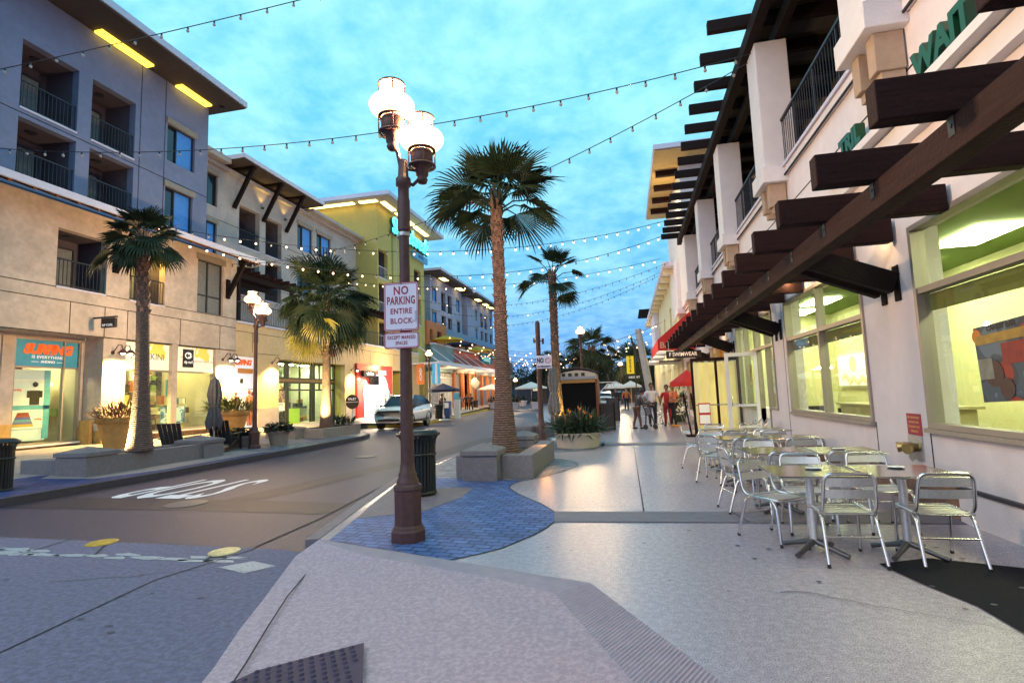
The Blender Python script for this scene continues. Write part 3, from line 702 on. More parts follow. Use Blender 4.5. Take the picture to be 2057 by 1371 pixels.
# right storefront beyond the wind screen: warm room
m_warm=mat('amber_interior',(.7,.45,.14),.8,.1,3)
b=MB(); b.box(5.6,5.7,17.9,33,0,3.3); b.box(3.72,5.6,17.82,17.9,0,3.3); b.box(3.72,5.6,32.8,32.9,0,3.3); b.box(3.72,5.6,23.5,23.6,0,3.3); b.box(3.71,5.7,17.9,33,3.3,3.4); b.box(3.71,5.7,17.9,33,-.02,.03); b.build('shop_interior', m_warm, rb)
for y in (19.5,21.5,25.8,30): MB().box(4.3,4.8,y-.5,y+.5,3.24,3.27).build('shop_light', emat('shop_amber_light',(1,.6,.2),45,True) if y==19.5 else bpy.data.materials['shop_amber_light'], rb)
b=MB()
for y in (18.6,19.9,21.3,22.64): b.box(XR-.02,XR+.1,y,y+.06,.03,3.1)
for a,c in ((18.66,19.9),(19.96,21.3),(21.36,22.64)): b.box(XR-.02,XR+.1,a,c,2.4,2.46); b.box(XR-.02,XR+.1,a,c,.03,.15)
s_=b.build('shopfront', M['alu_frame'], rb); MB().box(XR+.04,XR+.046,18.66,22.64,.15,3.1).build('pane', M['glass'], s_)
for (a,c) in ((24.6,27.4),(28.6,31.6)):
    b=MB(); b.box(XR-.02,XR+.1,a,a+.06,.3,3.0); b.box(XR-.02,XR+.1,c-.06,c,.3,3.0); b.box(XR-.02,XR+.1,(a+c)/2-.03,(a+c)/2+.03,.3,3.0); b.box(XR-.02,XR+.1,a+.06,c-.06,2.94,3.0)
    s_=b.build('shopfront', M['alu_frame'], rb); MB().box(XR+.04,XR+.046,a+.06,c-.06,.3,2.94).build('pane', M['glass'], s_)
# terrace: floor, back wall, columns, corbels, railings, beam, tails and roof
b=MB(); b.box(XR+.31,8,-6,33,5.6,5.8); b.build('terrace_floor', M['recess'], rb)
b=MB(); b.wallx(5.6,.2,-6,33,5.8,9.2,[(y,y+1.5,5.85,8.2) for y in (1,5.4,10,14.8,19.4,24.2)],face=-1)
tw=b.build('terrace_wall', mat('olive_plaster',(.13,.11,.06),.85,.1,5), rb)
for y in (1,5.4,10,14.8,19.4,24.2):
    MB().box(5.66,5.7,y,y+1.5,5.85,8.2).build('terrace_window', M['glass_dark'], tw)
cy=[-2.8,1.9,6.6,11.3,16.0,20.7,25.4,30.1]
for y in cy:
    b=MB(); b.box(3.0,3.62,y,y+.72,5.94,8.66); b.box(2.93,3.62,y-.08,y+.8,5.6,5.93)
    b.build('column', M['column_white'], rb, bevel=.012)
    b=MB()
    for yy in (y+.04,y+.46): 
        b.box(3.06,XR-.02,yy,yy+.2,5.12,5.59); b.box(3.12,XR-.02,yy+.03,yy+.17,5.0,5.12)
    b.build('corbel', M['tan_corbel'], rb, bevel=.01)
for y0_,y1_ in zip(cy,cy[1:]):
    a=y0_+.74; c=y1_-.02; b=MB(); b.box(3.36,3.41,a,c,6.86,6.91); b.box(3.37,3.4,a,c,6.0,6.03)
    n=int((c-a)/.115)
    for i in range(n+1): 
        yy=a+.01+(c-a-.03)*i/n; th=.03 if i%9==0 else .011
        b.box(3.385-th/2,3.385+th/2,yy,yy+th,6.03,6.86)
    b.build('railing', M['rail'], rb)
b=MB(); b.box(2.86,3.06,-6,27.2,8.68,8.96); b.box(3.4,3.56,-6,27.2,8.68,8.96); b.build('terrace_beam', M['wood'], rb)
for i in range(29):
    y=-4.55+i*1.12
    b=MB(); b.box(2.08,5.8,y,y+.14,8.965,9.22)
    b.build('roof_tail', M['wood'], rb, bevel=.008)
b=MB(); b.box(3.05,6,-6,27.2,9.225,9.35); b.build('terrace_roof', mat('roof_boards',(.05,.042,.03),.8,.2,4), rb)
b=MB(); 
for i in range(28):
    y=-4.55+i*1.12+.22
    b.box(3.62,5.3,y,y+.7,9.19,9.222)
b.build('ceiling_panel', mat('ceiling_panel_grey',(.07,.065,.055),.8,.2,4), rb)
for y in (16.9,8.9,22.5):
    b=MB(); b.tube([(4.3,y,9.19),(4.3,y,8.05)],.012,5); b.lathe([(.04,.14),(.14,.06),(.2,0)],(4.3,y,7.9),14); p=b.build('terrace_lamp', M['dark_frame'], rb)
    MB().ball((4.3,y,7.93),.09,0).build('bulb', emat('terrace_bulb',(1,.55,.12),12), p); point('terrace_light',(4.3,y,7.75),14,WARM,.1,p)
# bolts and rust plates on the timber are built with the pergola below
for s_,y_,z_,sz in (('WAIT',5.68,4.80,.40),('TRIL',7.85,4.80,.36)):
    text('lettering',s_,M['green_letter'],sz,on_right(XR-.16,y_,z_),rb,ext=.06,bold=.018,sx=.95)
# posters, plates and the fire connection on the wall
def quadR(x,y0,y1,z0,z1,t=.006): return MB().box(x-t,x,y0,y1,z0,z1)
po=quadR(XR+.045,5.36,6.12,1.28,2.02).build('poster', artmat('burger_poster_art',[(.08,.13,.17),(.03,.06,.09),(.02,.03,.05),(.25,.02,.01),(.35,.18,.03)],2.0,.12,2))
po.rotation_euler=(math.radians(-3),0,0); tag(po,'large colourful food poster taped inside the near green window','poster')
ORG[po.name]=po.location.copy()
text('poster_lettering','CANDY BAR',M['black'],.07,on_right(XR+.036,5.72,1.98),po,ext=.001,bold=.004)
b=MB(); b.tube([(XR+.036,6.08,1.93),(XR+.037,6.08,1.93)],.07,20); b.build('poster_disc', mat('disc_orange',(.6,.2,.02),.5,0), po)
b=MB(); b.tube([(XR+.034,5.9,1.55),(XR+.036,5.9,1.55)],.13,20); b.tube([(XR+.033,5.75,1.4),(XR+.035,5.75,1.4)],.1,20);b.build('poster_food', mat('poster_dark_food',(.05,.02,.02),.5,.3,14), po)
b=MB(); b.box(XR+.034,XR+.0365,5.4,6.1,1.84,1.93,0); b.box(XR+.033,XR+.0355,5.38,5.75,1.62,1.82,1); b.box(XR+.033,XR+.0355,5.9,6.11,1.5,1.7,2); b.build('poster_shapes', [mat('poster_yellow',(.35,.22,.03),.5,.3,9),mat('poster_red',(.22,.012,.01),.5,.4,9),mat('poster_cream',(.2,.22,.18),.5,.3,9)], po)
b=quadR(XR+.045,4.9,5.22,1.0,1.35); tag(b.build('poster',artmat('small_poster_art',[(.5,.5,.4),(.6,.4,.1),(.1,.2,.3)],6,.1,5)),'small picture low in the near green window at the photo edge','poster')
po=quadR(XR+.045,15.9,16.15,1.5,2.1).build('poster',artmat('door_poster_art',[(.5,.25,.08),(.3,.12,.05),(.6,.5,.3)],5,.1,6)); tag(po,'brown poster in the far green window beside the open door','poster')
po=quadR(XR+.045,13.5,13.75,1.3,2.1).build('poster',artmat('leaf_poster_art',[(.6,.7,.4),(.08,.3,.25),(.5,.6,.3),(.1,.3,.5)],5,.15,7)); tag(po,'teal and green picture in the narrow glass panel right of the open door','poster')
p=quadR(XR-.001,7.23,7.56,.84,1.1).build('wall_sign', M['sign_red']); tag(p,'small red notice on the white wall above the brass fire valve','wall sign')
for i,s_ in enumerate(('FIRE DEPARTMENT','CONNECTION','STANDPIPE AND','SPRINKLER')): text('sign_lettering',s_,mat('notice_gold',(.7,.35,.15),.5,0) if i==0 else bpy.data.materials['notice_gold'],.034,on_right(XR-.009,7.395,1.05-i*.055),p,ext=.001,bold=.001)
fv=empty('fire_valve',(XR,7.4,.58),'brass twin hose fire valve on a steel plate below the red notice','fire valve')
MB().box(XR-.015,XR-.001,7.24,7.56,.55,.83).build('plate', M['galv'], fv)
BR=mat('brass',(.55,.4,.16),.3,.15,20,metal=1)
for y in (7.33,7.47):
    b=MB(); b.tube([(XR-.016,y,.70),(XR-.07,y,.70),(XR-.07,y,.70),(XR-.14,y+(.03 if y>7.4 else -.03),.69)],[.05,.05,.055,.055],14); b.tube([(XR-.14,y+(.03 if y>7.4 else -.03),.69),(XR-.17,y+(.04 if y>7.4 else -.04),.687)],[.065,.062],14); b.build('hose_coupling', BR, fv)
b=MB(); b.tube([(XR-.13,7.3,.66),(XR-.14,7.28,.58),(XR-.1,7.31,.54),(XR-.06,7.35,.58)],.004,5); b.build('chain', M['galv'], fv)
p=MB().box(XR-.02,XR-.001,18.02,18.14,1.35,1.6).build('wall_box', M['galv']); tag(p,'small grey control box on the wall between shopfront and green window','wall box')

# pergola under the terrace
pg = empty('pergola',(2.3,11,3),'dark brown timber pergola bracketed from the white restaurant wall above the tables','pergola')
BM=mat('beam_face_brown',(.03,.014,.013),.75,.35,3,.4,30,spec=.15)
n_=BM.node_tree; mp_=n_.nodes.new('ShaderNodeMapping'); mp_.inputs['Scale'].default_value=(14,1,14); n_.links.new(n_.nodes['Texture Coordinate'].outputs['Object'],mp_.inputs[0]); n_.links.new(mp_.outputs[0],n_.nodes['Noise Texture'].inputs['Vector'])
b=MB().box(2.2,2.38,-4,23.6,2.99,3.235); b.build('beam', BM, pg, bevel=.01)
for i in range(23):
    y=-2.0+i*1.165
    b=MB(); b.box(1.74,3.36,y,y+.15,3.24,3.53); 
    b.build('joist', M['wood_mid'], pg, bevel=.012)
for y in (2.1,7.36,12.55,17.75,22.9):
    for dy in (0,.36):
        b=MB(); b.box(3.375,3.398,y+dy,y+dy+.14,2.5,2.95,0); b.beam((3.36,y+dy+.07,2.72),(2.32,y+dy+.07,3.40) if False else (2.42,y+dy+.07,3.12),.14,.26); b.build('brace', M['wood'], pg, bevel=.01)
for y in (3.2,7.64,10.74,13.66,16.68,19.46,22.2):
    b=MB(); b.tube([(3.1,y,3.62),(3.1,y,3.52)],.012,6); b.lathe([(.03,.08),(.06,.05),(.07,0)],(3.1,y,3.49),12); d=b.build('downlight', M['dark_frame'], pg)
    MB().ball((3.1,y,3.5),.045,0).build('bulb', M['bulb_on'], d)
    if y>7: point('downlight_glow',(3.1,y,3.42),10,WARM,.05,d)

b=MB()
for i in range(14):
    y=-2.0+i*1.165+.075
    for (dy,z) in ((-.16,3.16),): b.tube([(2.2,y+dy+.16,3.17),(2.188,y+dy+.16,3.17)],.016,8)
    b.box(2.194,2.2,y-.035,y+.035,3.10,3.235)
    b.build('joist_plate', M['black_metal'], pg); b=MB()
# ------------------------------------------------------------------ left side buildings (walls face +X)
def frame_bars(b, x, h, f=.05, d=.1, ym=(), zm=()):
    y0,y1,z0,z1=h
    b.box(x-d,x+.02,y0,y0+f,z0+f,z1-f); b.box(x-d,x+.02,y1-f,y1,z0+f,z1-f); b.box(x-d,x+.02,y0,y1,z0,z0+f); b.box(x-d,x+.02,y0,y1,z1-f,z1)
    for m in ym: b.box(x-d,x+.015,m-f/2,m+f/2,z0+f,z1-f)
    sg=[y0+f]+list(ym)+[y1-f]
    for zz in zm:
        for a,c in zip(sg,sg[1:]): b.box(x-d,x+.01,a+(f/2 if a in ym else 0),c-(f/2 if c in ym else 0),zz-f/2,zz+f/2)
def lwin(root, x, h, split=.4, lit='glass_blue', trim=True, zm=(), frame='dark_frame', left='glass_dark'):
    y0,y1,z0,z1=h; ym=y0+(y1-y0)*split
    xb=x-.12
    b=MB(); frame_bars(b, xb, h, .05,.08,(ym,),zm)
    fr=b.build('window', M[frame], root)
    MB().box(xb-.07,xb-.05,y0+.05,ym,z0+.05,z1-.05).build('pane', M[left], fr)
    MB().box(xb-.07,xb-.05,ym,y1-.05,z0+.05,z1-.05).build('pane', M[lit], fr)
    if trim: MB().box(x-.02,x+.07,y0-.08,y1+.08,z1-.02,z1+.24).build('lintel', M['tan_trim'], fr)
    return fr
def railing(root, x, y0, y1, z0, h=.95, m='rail', n=None, nm='railing'):
    b=MB(); b.box(x-.02,x+.02,y0,y1,z0+h-.04,z0+h); b.box(x-.015,x+.015,y0,y1,z0+.06,z0+.09)
    n=n or int((y1-y0)/.12)
    for i in range(n+1):
        y=y0+(y1-y0-.016)*i/n; b.box(x-.008,x+.008,y,y+.016,z0+.09,z0+h-.04)
    return b.build(nm, M[m], root)
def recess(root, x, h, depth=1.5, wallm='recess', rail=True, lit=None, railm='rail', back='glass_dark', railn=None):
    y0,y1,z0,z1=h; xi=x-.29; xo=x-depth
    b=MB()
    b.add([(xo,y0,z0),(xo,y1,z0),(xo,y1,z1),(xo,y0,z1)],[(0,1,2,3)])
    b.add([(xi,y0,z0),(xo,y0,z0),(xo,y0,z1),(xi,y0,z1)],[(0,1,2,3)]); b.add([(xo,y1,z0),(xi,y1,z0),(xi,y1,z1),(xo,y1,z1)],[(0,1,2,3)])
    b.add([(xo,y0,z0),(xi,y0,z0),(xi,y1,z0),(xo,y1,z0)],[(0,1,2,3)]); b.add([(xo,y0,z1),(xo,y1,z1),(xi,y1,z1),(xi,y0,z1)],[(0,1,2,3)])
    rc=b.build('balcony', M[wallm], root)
    wd=y1-y0; d0=y0+wd*.18; d1=y1-wd*.12; zt=z0+min(2.1,(z1-z0)*.86)
    b=MB(); frame_bars(b, xo+.06, (d0,d1,z0+.02,zt), .05,.05,((d0+d1)/2,))
    dr=b.build('balcony_door', M['dark_frame'], rc)
    MB().box(xo+.015,xo+.03,d0+.05,(d0+d1)/2,z0+.07,zt-.05).build('pane', M[back], dr)
    MB().box(xo+.015,xo+.03,(d0+d1)/2,d1-.05,z0+.07,zt-.05).build('pane', M['curtain'] if back=='glass_dark' else M[back], dr)
    MB().box(x-.35,x+.035,y0+.0,y1-.0,z0-.07,z0-.005).build('balcony_slab', M['white_trim'], rc)
    b=MB(); b.lathe([(.16,0),(.16,.03)],((x+xo)/2,(y0+y1)/2,z1-.035),14); b.build('ceiling_fixture', M['dark_frame'], rc)
    if rail: railing(rc, x-.08, y0+.01, y1-.01, z0, .95, railm, railn)
    return rc

# --- near hotel block ---
h1=empty('hotel_block',(-18.3,14,.3),'near lavender four storey hotel block with dark balconies above cream stucco shops','building')
XU,XLW=-18.6,-18.0
RU=[(12.46,14.28,11.3,13.6),(14.77,16.52,11.3,13.6),(12.46,14.28,8.95,10.95),(14.77,16.52,8.95,10.95),(9.6,11.4,11.3,13.6),(9.6,11.4,8.95,10.95)]
WU=[(18.03,19.5,11.95,13.6),(18.0,19.45,9.0,10.8)]
b=MB(); b.wallx(XU,.3,5,20.25,8.3,15.42,[(h[0],h[1],h[2],h[3]) for h in RU+WU]); b.box(-27,XU-.3,20.0,20.25,5.5,15.42)
b.build('wall', M['plaster_blue'], h1)
for h in RU: recess(h1, XU, h)
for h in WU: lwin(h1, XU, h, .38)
b=MB(); 
for z in (8.62,11.1): b.box(XU-.005,XU+.012,5,20.25,z-.012,z+.012)
for y in (16.75,17.9): b.box(XU-.005,XU+.012,y-.01,y+.01,8.3,15.4)
b.build('wall_joint', M['joint'], h1)
b=MB(); b.box(-19.9,-17.0,3,20.75,15.44,15.5,0); b.build('roof_soffit', M['soffit'], h1)
b=MB(); b.box(-28,-16.95,3,20.8,15.51,15.78); b.build('roof', M['white_trim'], h1)
for (a,c) in ((14.7,16.9),(18.3,20.0)):
    b=MB(); b.box(-18.55,-18.2,a,c,15.36,15.438); l_=b.build('soffit_light', M['soffit_light'], h1)
b=MB(); b.lathe([(.12,0),(.1,.1)],(-17.9,20.3,15.34),12); b.build('soffit_fixture', M['dark_frame'], h1)
# lower storeys
RL=[(13.4,15.1,5.56,7.5),(16.0,17.56,5.53,7.95)]; WL=(19.2,20.7,5.55,7.9)
S2=(15.97,20.36,.55,4.02)
b=MB(); b.wallx(XLW,.3,5,21.55,4.02,8.35,RL+[WL]); b.wallx(XLW,.3,15.1,21.55,.75,4.02,[S2]); b.box(-24,XLW-.3,21.3,21.55,.3,8.35)
b.wallx(-18.8,.2,5,15.09,.9,4.02,[(8.5,12.55,.45,3.9),(12.9,14.98,.42,3.88)]); b.box(-18.79,-18.31,15.1,15.3,.9,4.02); b.box(-18.79,-18.31,5,15.1,4.02,4.12)
b.build('lower_wall', M['plaster_base'], h1)
SBm=mat('ochre_stone_base',(.5,.3,.09),.7,.2,6,.3,40)
for q in ((XLW-.3,XLW+.03,15.12,15.96),(XLW-.3,XLW+.03,20.37,21.55),(-19,-18.77,12.56,12.89),(-18.99,-18.33,14.99,15.11)): MB().box(*q,.1,1.12).build('stone_base', SBm, h1)
b=MB(); b.box(-18.99,-18.77,5,12.55,.1,.44); b.box(-18.99,-18.77,12.9,14.98,.1,.41); b.box(XLW-.3,XLW-.01,15.97,20.36,.1,.54); b.build('plinth', brickmat('brown_slate_plinth',(.16,.1,.08),(.3,.17,.08),(.05,.03,.03),.55,.12,.6,.012,.5,plane='yz'), h1)
b=MB()
for z in (5.52,5.1): b.box(XLW-.005,XLW+.012,5,21.55,z-.012,z+.012)
for y in (11.6,13.9,15.1,15.98,18.36,20.55): b.box(XLW-.005,XLW+.012,y-.01,y+.01,4.02,5.1 if y!=11.6 else 5.52)
b.box(XLW-.005,XLW+.02,5,21.55,4.0,4.03)
b.build('wall_joint', M['joint'], h1)
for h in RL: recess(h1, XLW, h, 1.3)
lwin(h1, XLW, WL, .45, 'curtain', True, (6.35,), 'dark_frame','curtain')
b=MB(); b.tube([(-18.7,17.0,7.5),(-18.7,17.0,7.9)],.02,6); b.lathe([(.05,.12),(.22,.03),(.24,0)],(-18.6,16.9,7.35),14); o=b.build('balcony_lamp', emat('balcony_lamp_yellow',(1,.75,.05),4), h1); point('balcony_glow',(-18.55,16.9,7.2),60,(1,.6,.1),.1,h1)
# canopy with exposed rafters and brackets
b=MB(); b.add([(-18.0,5,8.75),(-16.75,5,8.22),(-16.75,21.8,8.22),(-18.0,21.8,8.75),(-18.0,5,8.65),(-16.75,5,8.12),(-16.75,21.8,8.12),(-18.0,21.8,8.65)],[(0,1,2,3),(7,6,5,4),(0,4,5,1),(2,6,7,3),(3,7,4,0)],0)
b.build('canopy', M['soffit'], h1)
b=MB(); b.box(-16.75,-16.66,5,21.85,8.08,8.3); b.box(-16.78,-16.75,5,21.85,8.24,8.3); b.build('canopy_fascia', M['white_trim'], h1)
b=MB()
for i in range(26):
    y=5.3+i*.65; b.beam((-17.98,y,8.58),(-16.8,y,8.08),.08,.12)
b.build('rafters', mat('rafter_red_brown',(.16,.06,.03),.7,.2,5), h1)
for y in (15.4,20.95,9.8):
    b=MB(); b.beam((-17.95,y,6.55),(-17.05,y,8.1),.16,.2); b.box(-18,-17.9,y-.1,y+.1,6.4,7.3); b.build('bracket', M['wood'], h1, bevel=.01)
b=MB(); b.tube([(-17.9,21.6,8.1),(-17.2,21.7,8.0),(-16.9,21.75,8.12)],.03,6); b.build('gutter_pipe', M['galv'], h1)
# shop windows
SHW=mat('shop_wall_pale',(.6,.55,.4),.8,.1,2); SHF=mat('shop_floor',(.2,.14,.1),.4,.1,5)
def shopbox(root, y0, y1, x0, zb, zt, depth=2.6, light=8, col=(1,.82,.5), wm=None, nm='shop_interior'):
    b=MB(); xo=x0-depth; xi=x0-.02
    b.add([(xo,y0,zb),(xo,y1,zb),(xo,y1,zt),(xo,y0,zt)],[(0,1,2,3)]); b.add([(xi,y0,zb),(xo,y0,zb),(xo,y0,zt),(xi,y0,zt)],[(0,1,2,3)]); b.add([(xo,y1,zb),(xi,y1,zb),(xi,y1,zt),(xo,y1,zt)],[(0,1,2,3)])
    b.add([(xo,y0,zb),(xi,y0,zb),(xi,y1,zb),(xo,y1,zb)],[(0,1,2,3)]); b.add([(xo,y0,zt),(xo,y1,zt),(xi,y1,zt),(xi,y0,zt)],[(0,1,2,3)])
    s_=b.build(nm, wm or SHW, root)
    k=bpy.data.materials.get('shoplight%.2f%.2f'%(light,col[2])) or emat('shoplight%.2f%.2f'%(light,col[2]),col,light*15,True)
    n=max(1,int((y1-y0)/1.6))
    for i in range(n):
        yc=y0+(y1-y0)*(i+.5)/n
        MB().box(x0-depth*.5-.15,x0-depth*.5+.15,yc-.4,yc+.4,zt-.05,zt-.02).build('ceiling_light', k, s_)
    return s_
def goods(root, x, y0, y1, zb, seed, pal, n=14, hmax=1.5):
    r=random.Random(seed); b=MB()
    for i in range(n):
        y=r.uniform(y0+.15,y1-.3); xx=x-r.uniform(.5,1.9); z=zb+r.choice([.0,.5,.9,1.3]); wv=r.uniform(.12,.4); hv=r.uniform(.12,.45)
        b.box(xx-.1,xx+.1,y,y+wv,z,z+hv,r.randrange(len(pal)))
    for z in (.45,.85,1.25): b.box(x-2.0,x-1.6,y0+.2,y1-.2,zb+z-.03,zb+z,0)
    yy=y0+.05
    while yy<y1-.1:
        wv=r.uniform(.1,.45); zz=zb+.05
        while zz<zb+3.2:
            hv=r.uniform(.15,.6)
            if r.random()<.8: b.box(x-2.32,x-2.25,yy,min(yy+wv-.02,y1),zz,zz+hv-.03,r.randrange(len(pal)))
            zz+=hv
        yy+=wv
    return b.build('merchandise', pal, root)
P_=[mat('goods_%d'%i,c,.7,.1,9) for i,c in enumerate([(.1,.07,.05),(.6,.55,.42),(.06,.2,.25),(.4,.12,.04),(.6,.42,.1),(.03,.03,.04),(.2,.3,.1),(.75,.7,.6),(.05,.04,.03)])]
M['teal_light']=mat('shop_teal',(.12,.42,.5),.6,.15,3,emit=.12,noemis=True)
M['paper']=mat('lit_paper_white',(.75,.72,.62),.7,.05,4,emit=.22,ecol=(1,.95,.8),noemis=True)
M['shirt_panel']=mat('window_panel_pale',(.6,.68,.66),.7,.08,3,emit=.16,ecol=(.8,.95,.9),noemis=True)
# surf shop S0, S1
s_=shopbox(h1,8.5,12.54,-19.0,.4,3.95); s1=shopbox(h1,12.9,14.98,-19.0,.4,3.95,2.6,10); goods(s1,-19.2,12.9,14.98,.4,5,P_,20)
for (a,c,ym) in ((8.5,12.55,(10.5,)),(12.9,14.98,(14.45,))):
    b=MB(); frame_bars(b,-18.86,(a,c,.42,3.88),.05,.1,ym if a>12 else ym,(2.94,)); f_=b.build('shopfront', M['alu_frame'], h1); MB().box(-18.92,-18.914,a+.05,c-.05,.47,2.9).build('pane', M['glass'], f_)
    MB().box(-18.79,-18.7,a-.02,c+.02,.36,.42).build('sill', M['white'], f_)
ban=MB().box(-18.93,-18.90,12.95,14.95,2.96,3.84).build('window_banner', mat('teal_gradient_banner',(.04,.27,.38),.6,.25,1.5,emit=.10,ecol=(.1,.6,.8),noemis=True)); tag(ban,'teal blue shop window banner with orange brush lettering, far left of the photo','banner')
OR=mat('orange_brush',(.85,.14,.02),.6,.1,9,emit=.25,ecol=(1,.2,.02),noemis=True); M['white_let']=mat('white_lettering',(.85,.85,.85),.6,0,emit=.3,noemis=True)
text('banner_lettering','SURFING',OR,.42,on_left(-18.885,13.95,3.52),ban,ext=.004,bold=.03,shear=.25,space=.86)
text('banner_lettering','IS EVERYTHING',M['white_let'],.13,on_left(-18.885,13.95,3.27),ban,ext=.003,bold=.003,space=1.15)
text('banner_lettering','\u2014\u2014  ANDINO  \u2014\u2014',M['white_let'],.11,on_left(-18.885,13.95,3.12),ban,ext=.003,bold=.004)
b=MB().box(-18.93,-18.90,9,12.45,2.96,3.84).build('window_banner', bpy.data.materials['teal_gradient_banner']); tag(b,'teal blue window banner cut off by the left photo edge','banner')
# display panels behind the glass
pn=MB().box(-19.12,-19.08,12.98,14.1,.55,2.86).build('display_panel', M['shirt_panel'], h1)
b=MB(); b.box(-19.078,-19.06,12.99,14.0,1.7,2.55,0); b.box(-19.078,-19.06,12.99,14.0,.95,1.55,0); b.build('panel_paper', M['paper'], pn)
b=MB(); b.box(-19.079,-19.066,12.98,14.2,1.56,1.69,0); b.box(-19.079,-19.066,14.001,14.2,.6,2.85,0); b.build('panel_teal', M['teal_light'], pn)
b=MB(); b.ball((-19.04,13.72,2.38),.085,0,sx=.2); b.box(-19.058,-19.04,13.58,13.86,1.72,2.18); b.box(-19.058,-19.04,13.49,13.60,1.95,2.17); b.box(-19.058,-19.04,13.84,13.95,1.95,2.17); b.build('shirt_figure', M['black'], pn)
cols=[(.25,.04,.02),(.35,.06,.03),(.08,.1,.35),(.12,.3,.4),(.15,.15,.35),(.6,.35,.03)]
b=MB()
for i in range(6):
    z1=1.47-i*.075; wd0=.16+i*.028; wd1=wd0+.028
    b.add([(-19.05,13.4-wd0,z1),(-19.05,13.4+wd0,z1),(-19.05,13.4+wd1,z1-.075),(-19.05,13.4-wd1,z1-.075)],[(3,2,1,0)],i)
b.build('shorts', [mat('stripe%d'%i,c,.7,0,emit=.1,ecol=c,noemis=True) for i,c in enumerate(cols)], pn)
text('panel_lettering','surfing',OR,.09,on_left(-19.05,13.2,2.2),pn,ext=.001,bold=.004); text('panel_lettering','surfing',OR,.08,on_left(-19.05,13.85,1.25),pn,ext=.001,bold=.003)
for i in range(3):
    b=MB().ball((-19.6,14.62,2.5-i*.0),.0001,0)
b=MB(); b.lathe([(.05,.25),(.28,.12),(.28,0)],(-19.9,14.55,2.35),14); p=b.build('drum_lamp', emat('drum_lamp_glow',(1,.8,.25),4)); tag(p,'glowing round drum lamp inside the surf shop window','lamp')
# S2 swimwear windows
s2=shopbox(h1,15.97,20.36,-18.3,.3,4.1,2.8,9,(1,.82,.36)); goods(s2,-18.5,16,18,.3,8,P_,16); goods(s2,-18.5,18.2,20.3,.3,9,P_,24)
b=MB(); frame_bars(b,-18.14,S2,.06,.1,(18.1,),(2.92,)); f_=b.build('shopfront', M['alu_frame'], h1); MB().box(-18.2,-18.194,16.03,20.3,.61,2.9).build('pane', M['glass'], f_)
MB().box(-18.13,-17.96,17.96,18.24,.55,4.02).build('pilaster', M['plaster_base'], h1); MB().box(-17.99,-17.9,15.97,20.36,.5,.55).build('sill', M['white'], f_)
M['bikini']=artmat('palm_leaf_banner_art',[(.7,.62,.1),(.85,.8,.62),(.85,.8,.62),(.85,.8,.62),(.35,.45,.08)],1.1,.45,4)
ban=MB().box(-18.12,-18.1,16.02,17.95,2.95,3.97).build('window_banner', M['bikini']); tag(ban,'cream window banner with leaf prints behind the near left palm','banner')
text('banner_lettering','MY BIKINI',mat('grey_letters',(.25,.22,.18),.6,0),.36,on_left(-18.09,16.98,3.45),ban,ext=.002,sx=.95)
ban=MB().box(-18.12,-18.1,18.25,20.3,2.95,3.97).build('window_banner', M['bikini']); tag(ban,'cream window banner carrying a square black wave logo','banner')
lg=MB().box(-18.095,-18.08,18.62,19.18,3.12,3.88).build('logo_plate', M['black'], ban)
def ring(b,c,r0,r1,x,a0=0,a1=2*PI,n=24,sz=1,mi=0):
    for i in range(n):
        t0=a0+(a1-a0)*i/n; t1=a0+(a1-a0)*(i+1)/n
        b.add([(x,c[0]+r0*math.cos(t0),c[1]+r0*math.sin(t0)*sz),(x,c[0]+r1*math.cos(t0),c[1]+r1*math.sin(t0)*sz),(x,c[0]+r1*math.cos(t1),c[1]+r1*math.sin(t1)*sz),(x,c[0]+r0*math.cos(t1),c[1]+r0*math.sin(t1)*sz)],[(0,1,2,3)],mi)
b=MB(); ring(b,(18.9,3.62),.13,.19,-18.074,.3,2*PI,24,.75); ring(b,(18.93,3.62),.05,.10,-18.074,-2.2,2.6,16,.9); b.build('logo_mark', M['white_let'], ban)
text('logo_lettering','rip curl',M['white_let'],.17,on_left(-18.07,18.9,3.34),ban,ext=.002,bold=.004,space=.9)
text('banner_lettering','summer beach club',mat('script_pink',(.6,.25,.3),.6,0),.15,on_left(-18.09,19.75,3.4),ban,ext=.001,shear=.3)
b=MB().box(-18.9,-18.86,18.4,19.6,.8,1.5); o=b.build('surf_picture', artmat('surf_picture_art',[(.02,.06,.15),(.05,.2,.4),(.5,.6,.7),(.02,.1,.3)],2,.15,3)); tag(o,'blue wave picture standing low inside the swimwear window','picture')
b=MB().box(-18.6,-18.55,18.32,18.8,1.9,2.6); o=b.build('display_panel', M['teal_light'], h1)
# interior seating etc is left as merchandise

# blade sign, gooseneck lamps
def gooseneck(x,y,z,label):
    r=empty('wall_lamp',(x,y,z),label,'wall lamp','gooseneck lamps on the shop fronts')
    b=MB(); pts=[(x,y,z-.05),(x+.12,y,z+.05),(x+.25,y,z+.22),(x+.4,y,z+.2),(x+.45,y,z+.02)]
    b.tube(pts,.018,6); b.tube([(x,y,z-.05),(x+.02,y,z-.05)],.07,12); b.build('arm', M['rust_post'], r)
    b=MB(); b.lathe([(.05,.14),(.09,.10),(.18,0)],(x+.45,y,z-.1),14,capb=False); b.build('lamp_shade', M['rust_post'], r)
    MB().ball((x+.45,y,z-.08),.075,0).build('bulb', emat('gooseneck_bulb',(1,.8,.45),30) if 'gooseneck_bulb' not in bpy.data.materials else bpy.data.materials['gooseneck_bulb'], r)
    spot('gooseneck_light',(x+.48,y,z-.15),(x+.05,y,z-1.9),1900,(1,.66,.20),125,.08,.7,r)
gooseneck(XLW,15.45,3.55,'gooseneck lamp between the teal shop window and the near left palm')
gooseneck(XLW,15.75,3.55,'gooseneck lamp just left of the near left palm trunk')
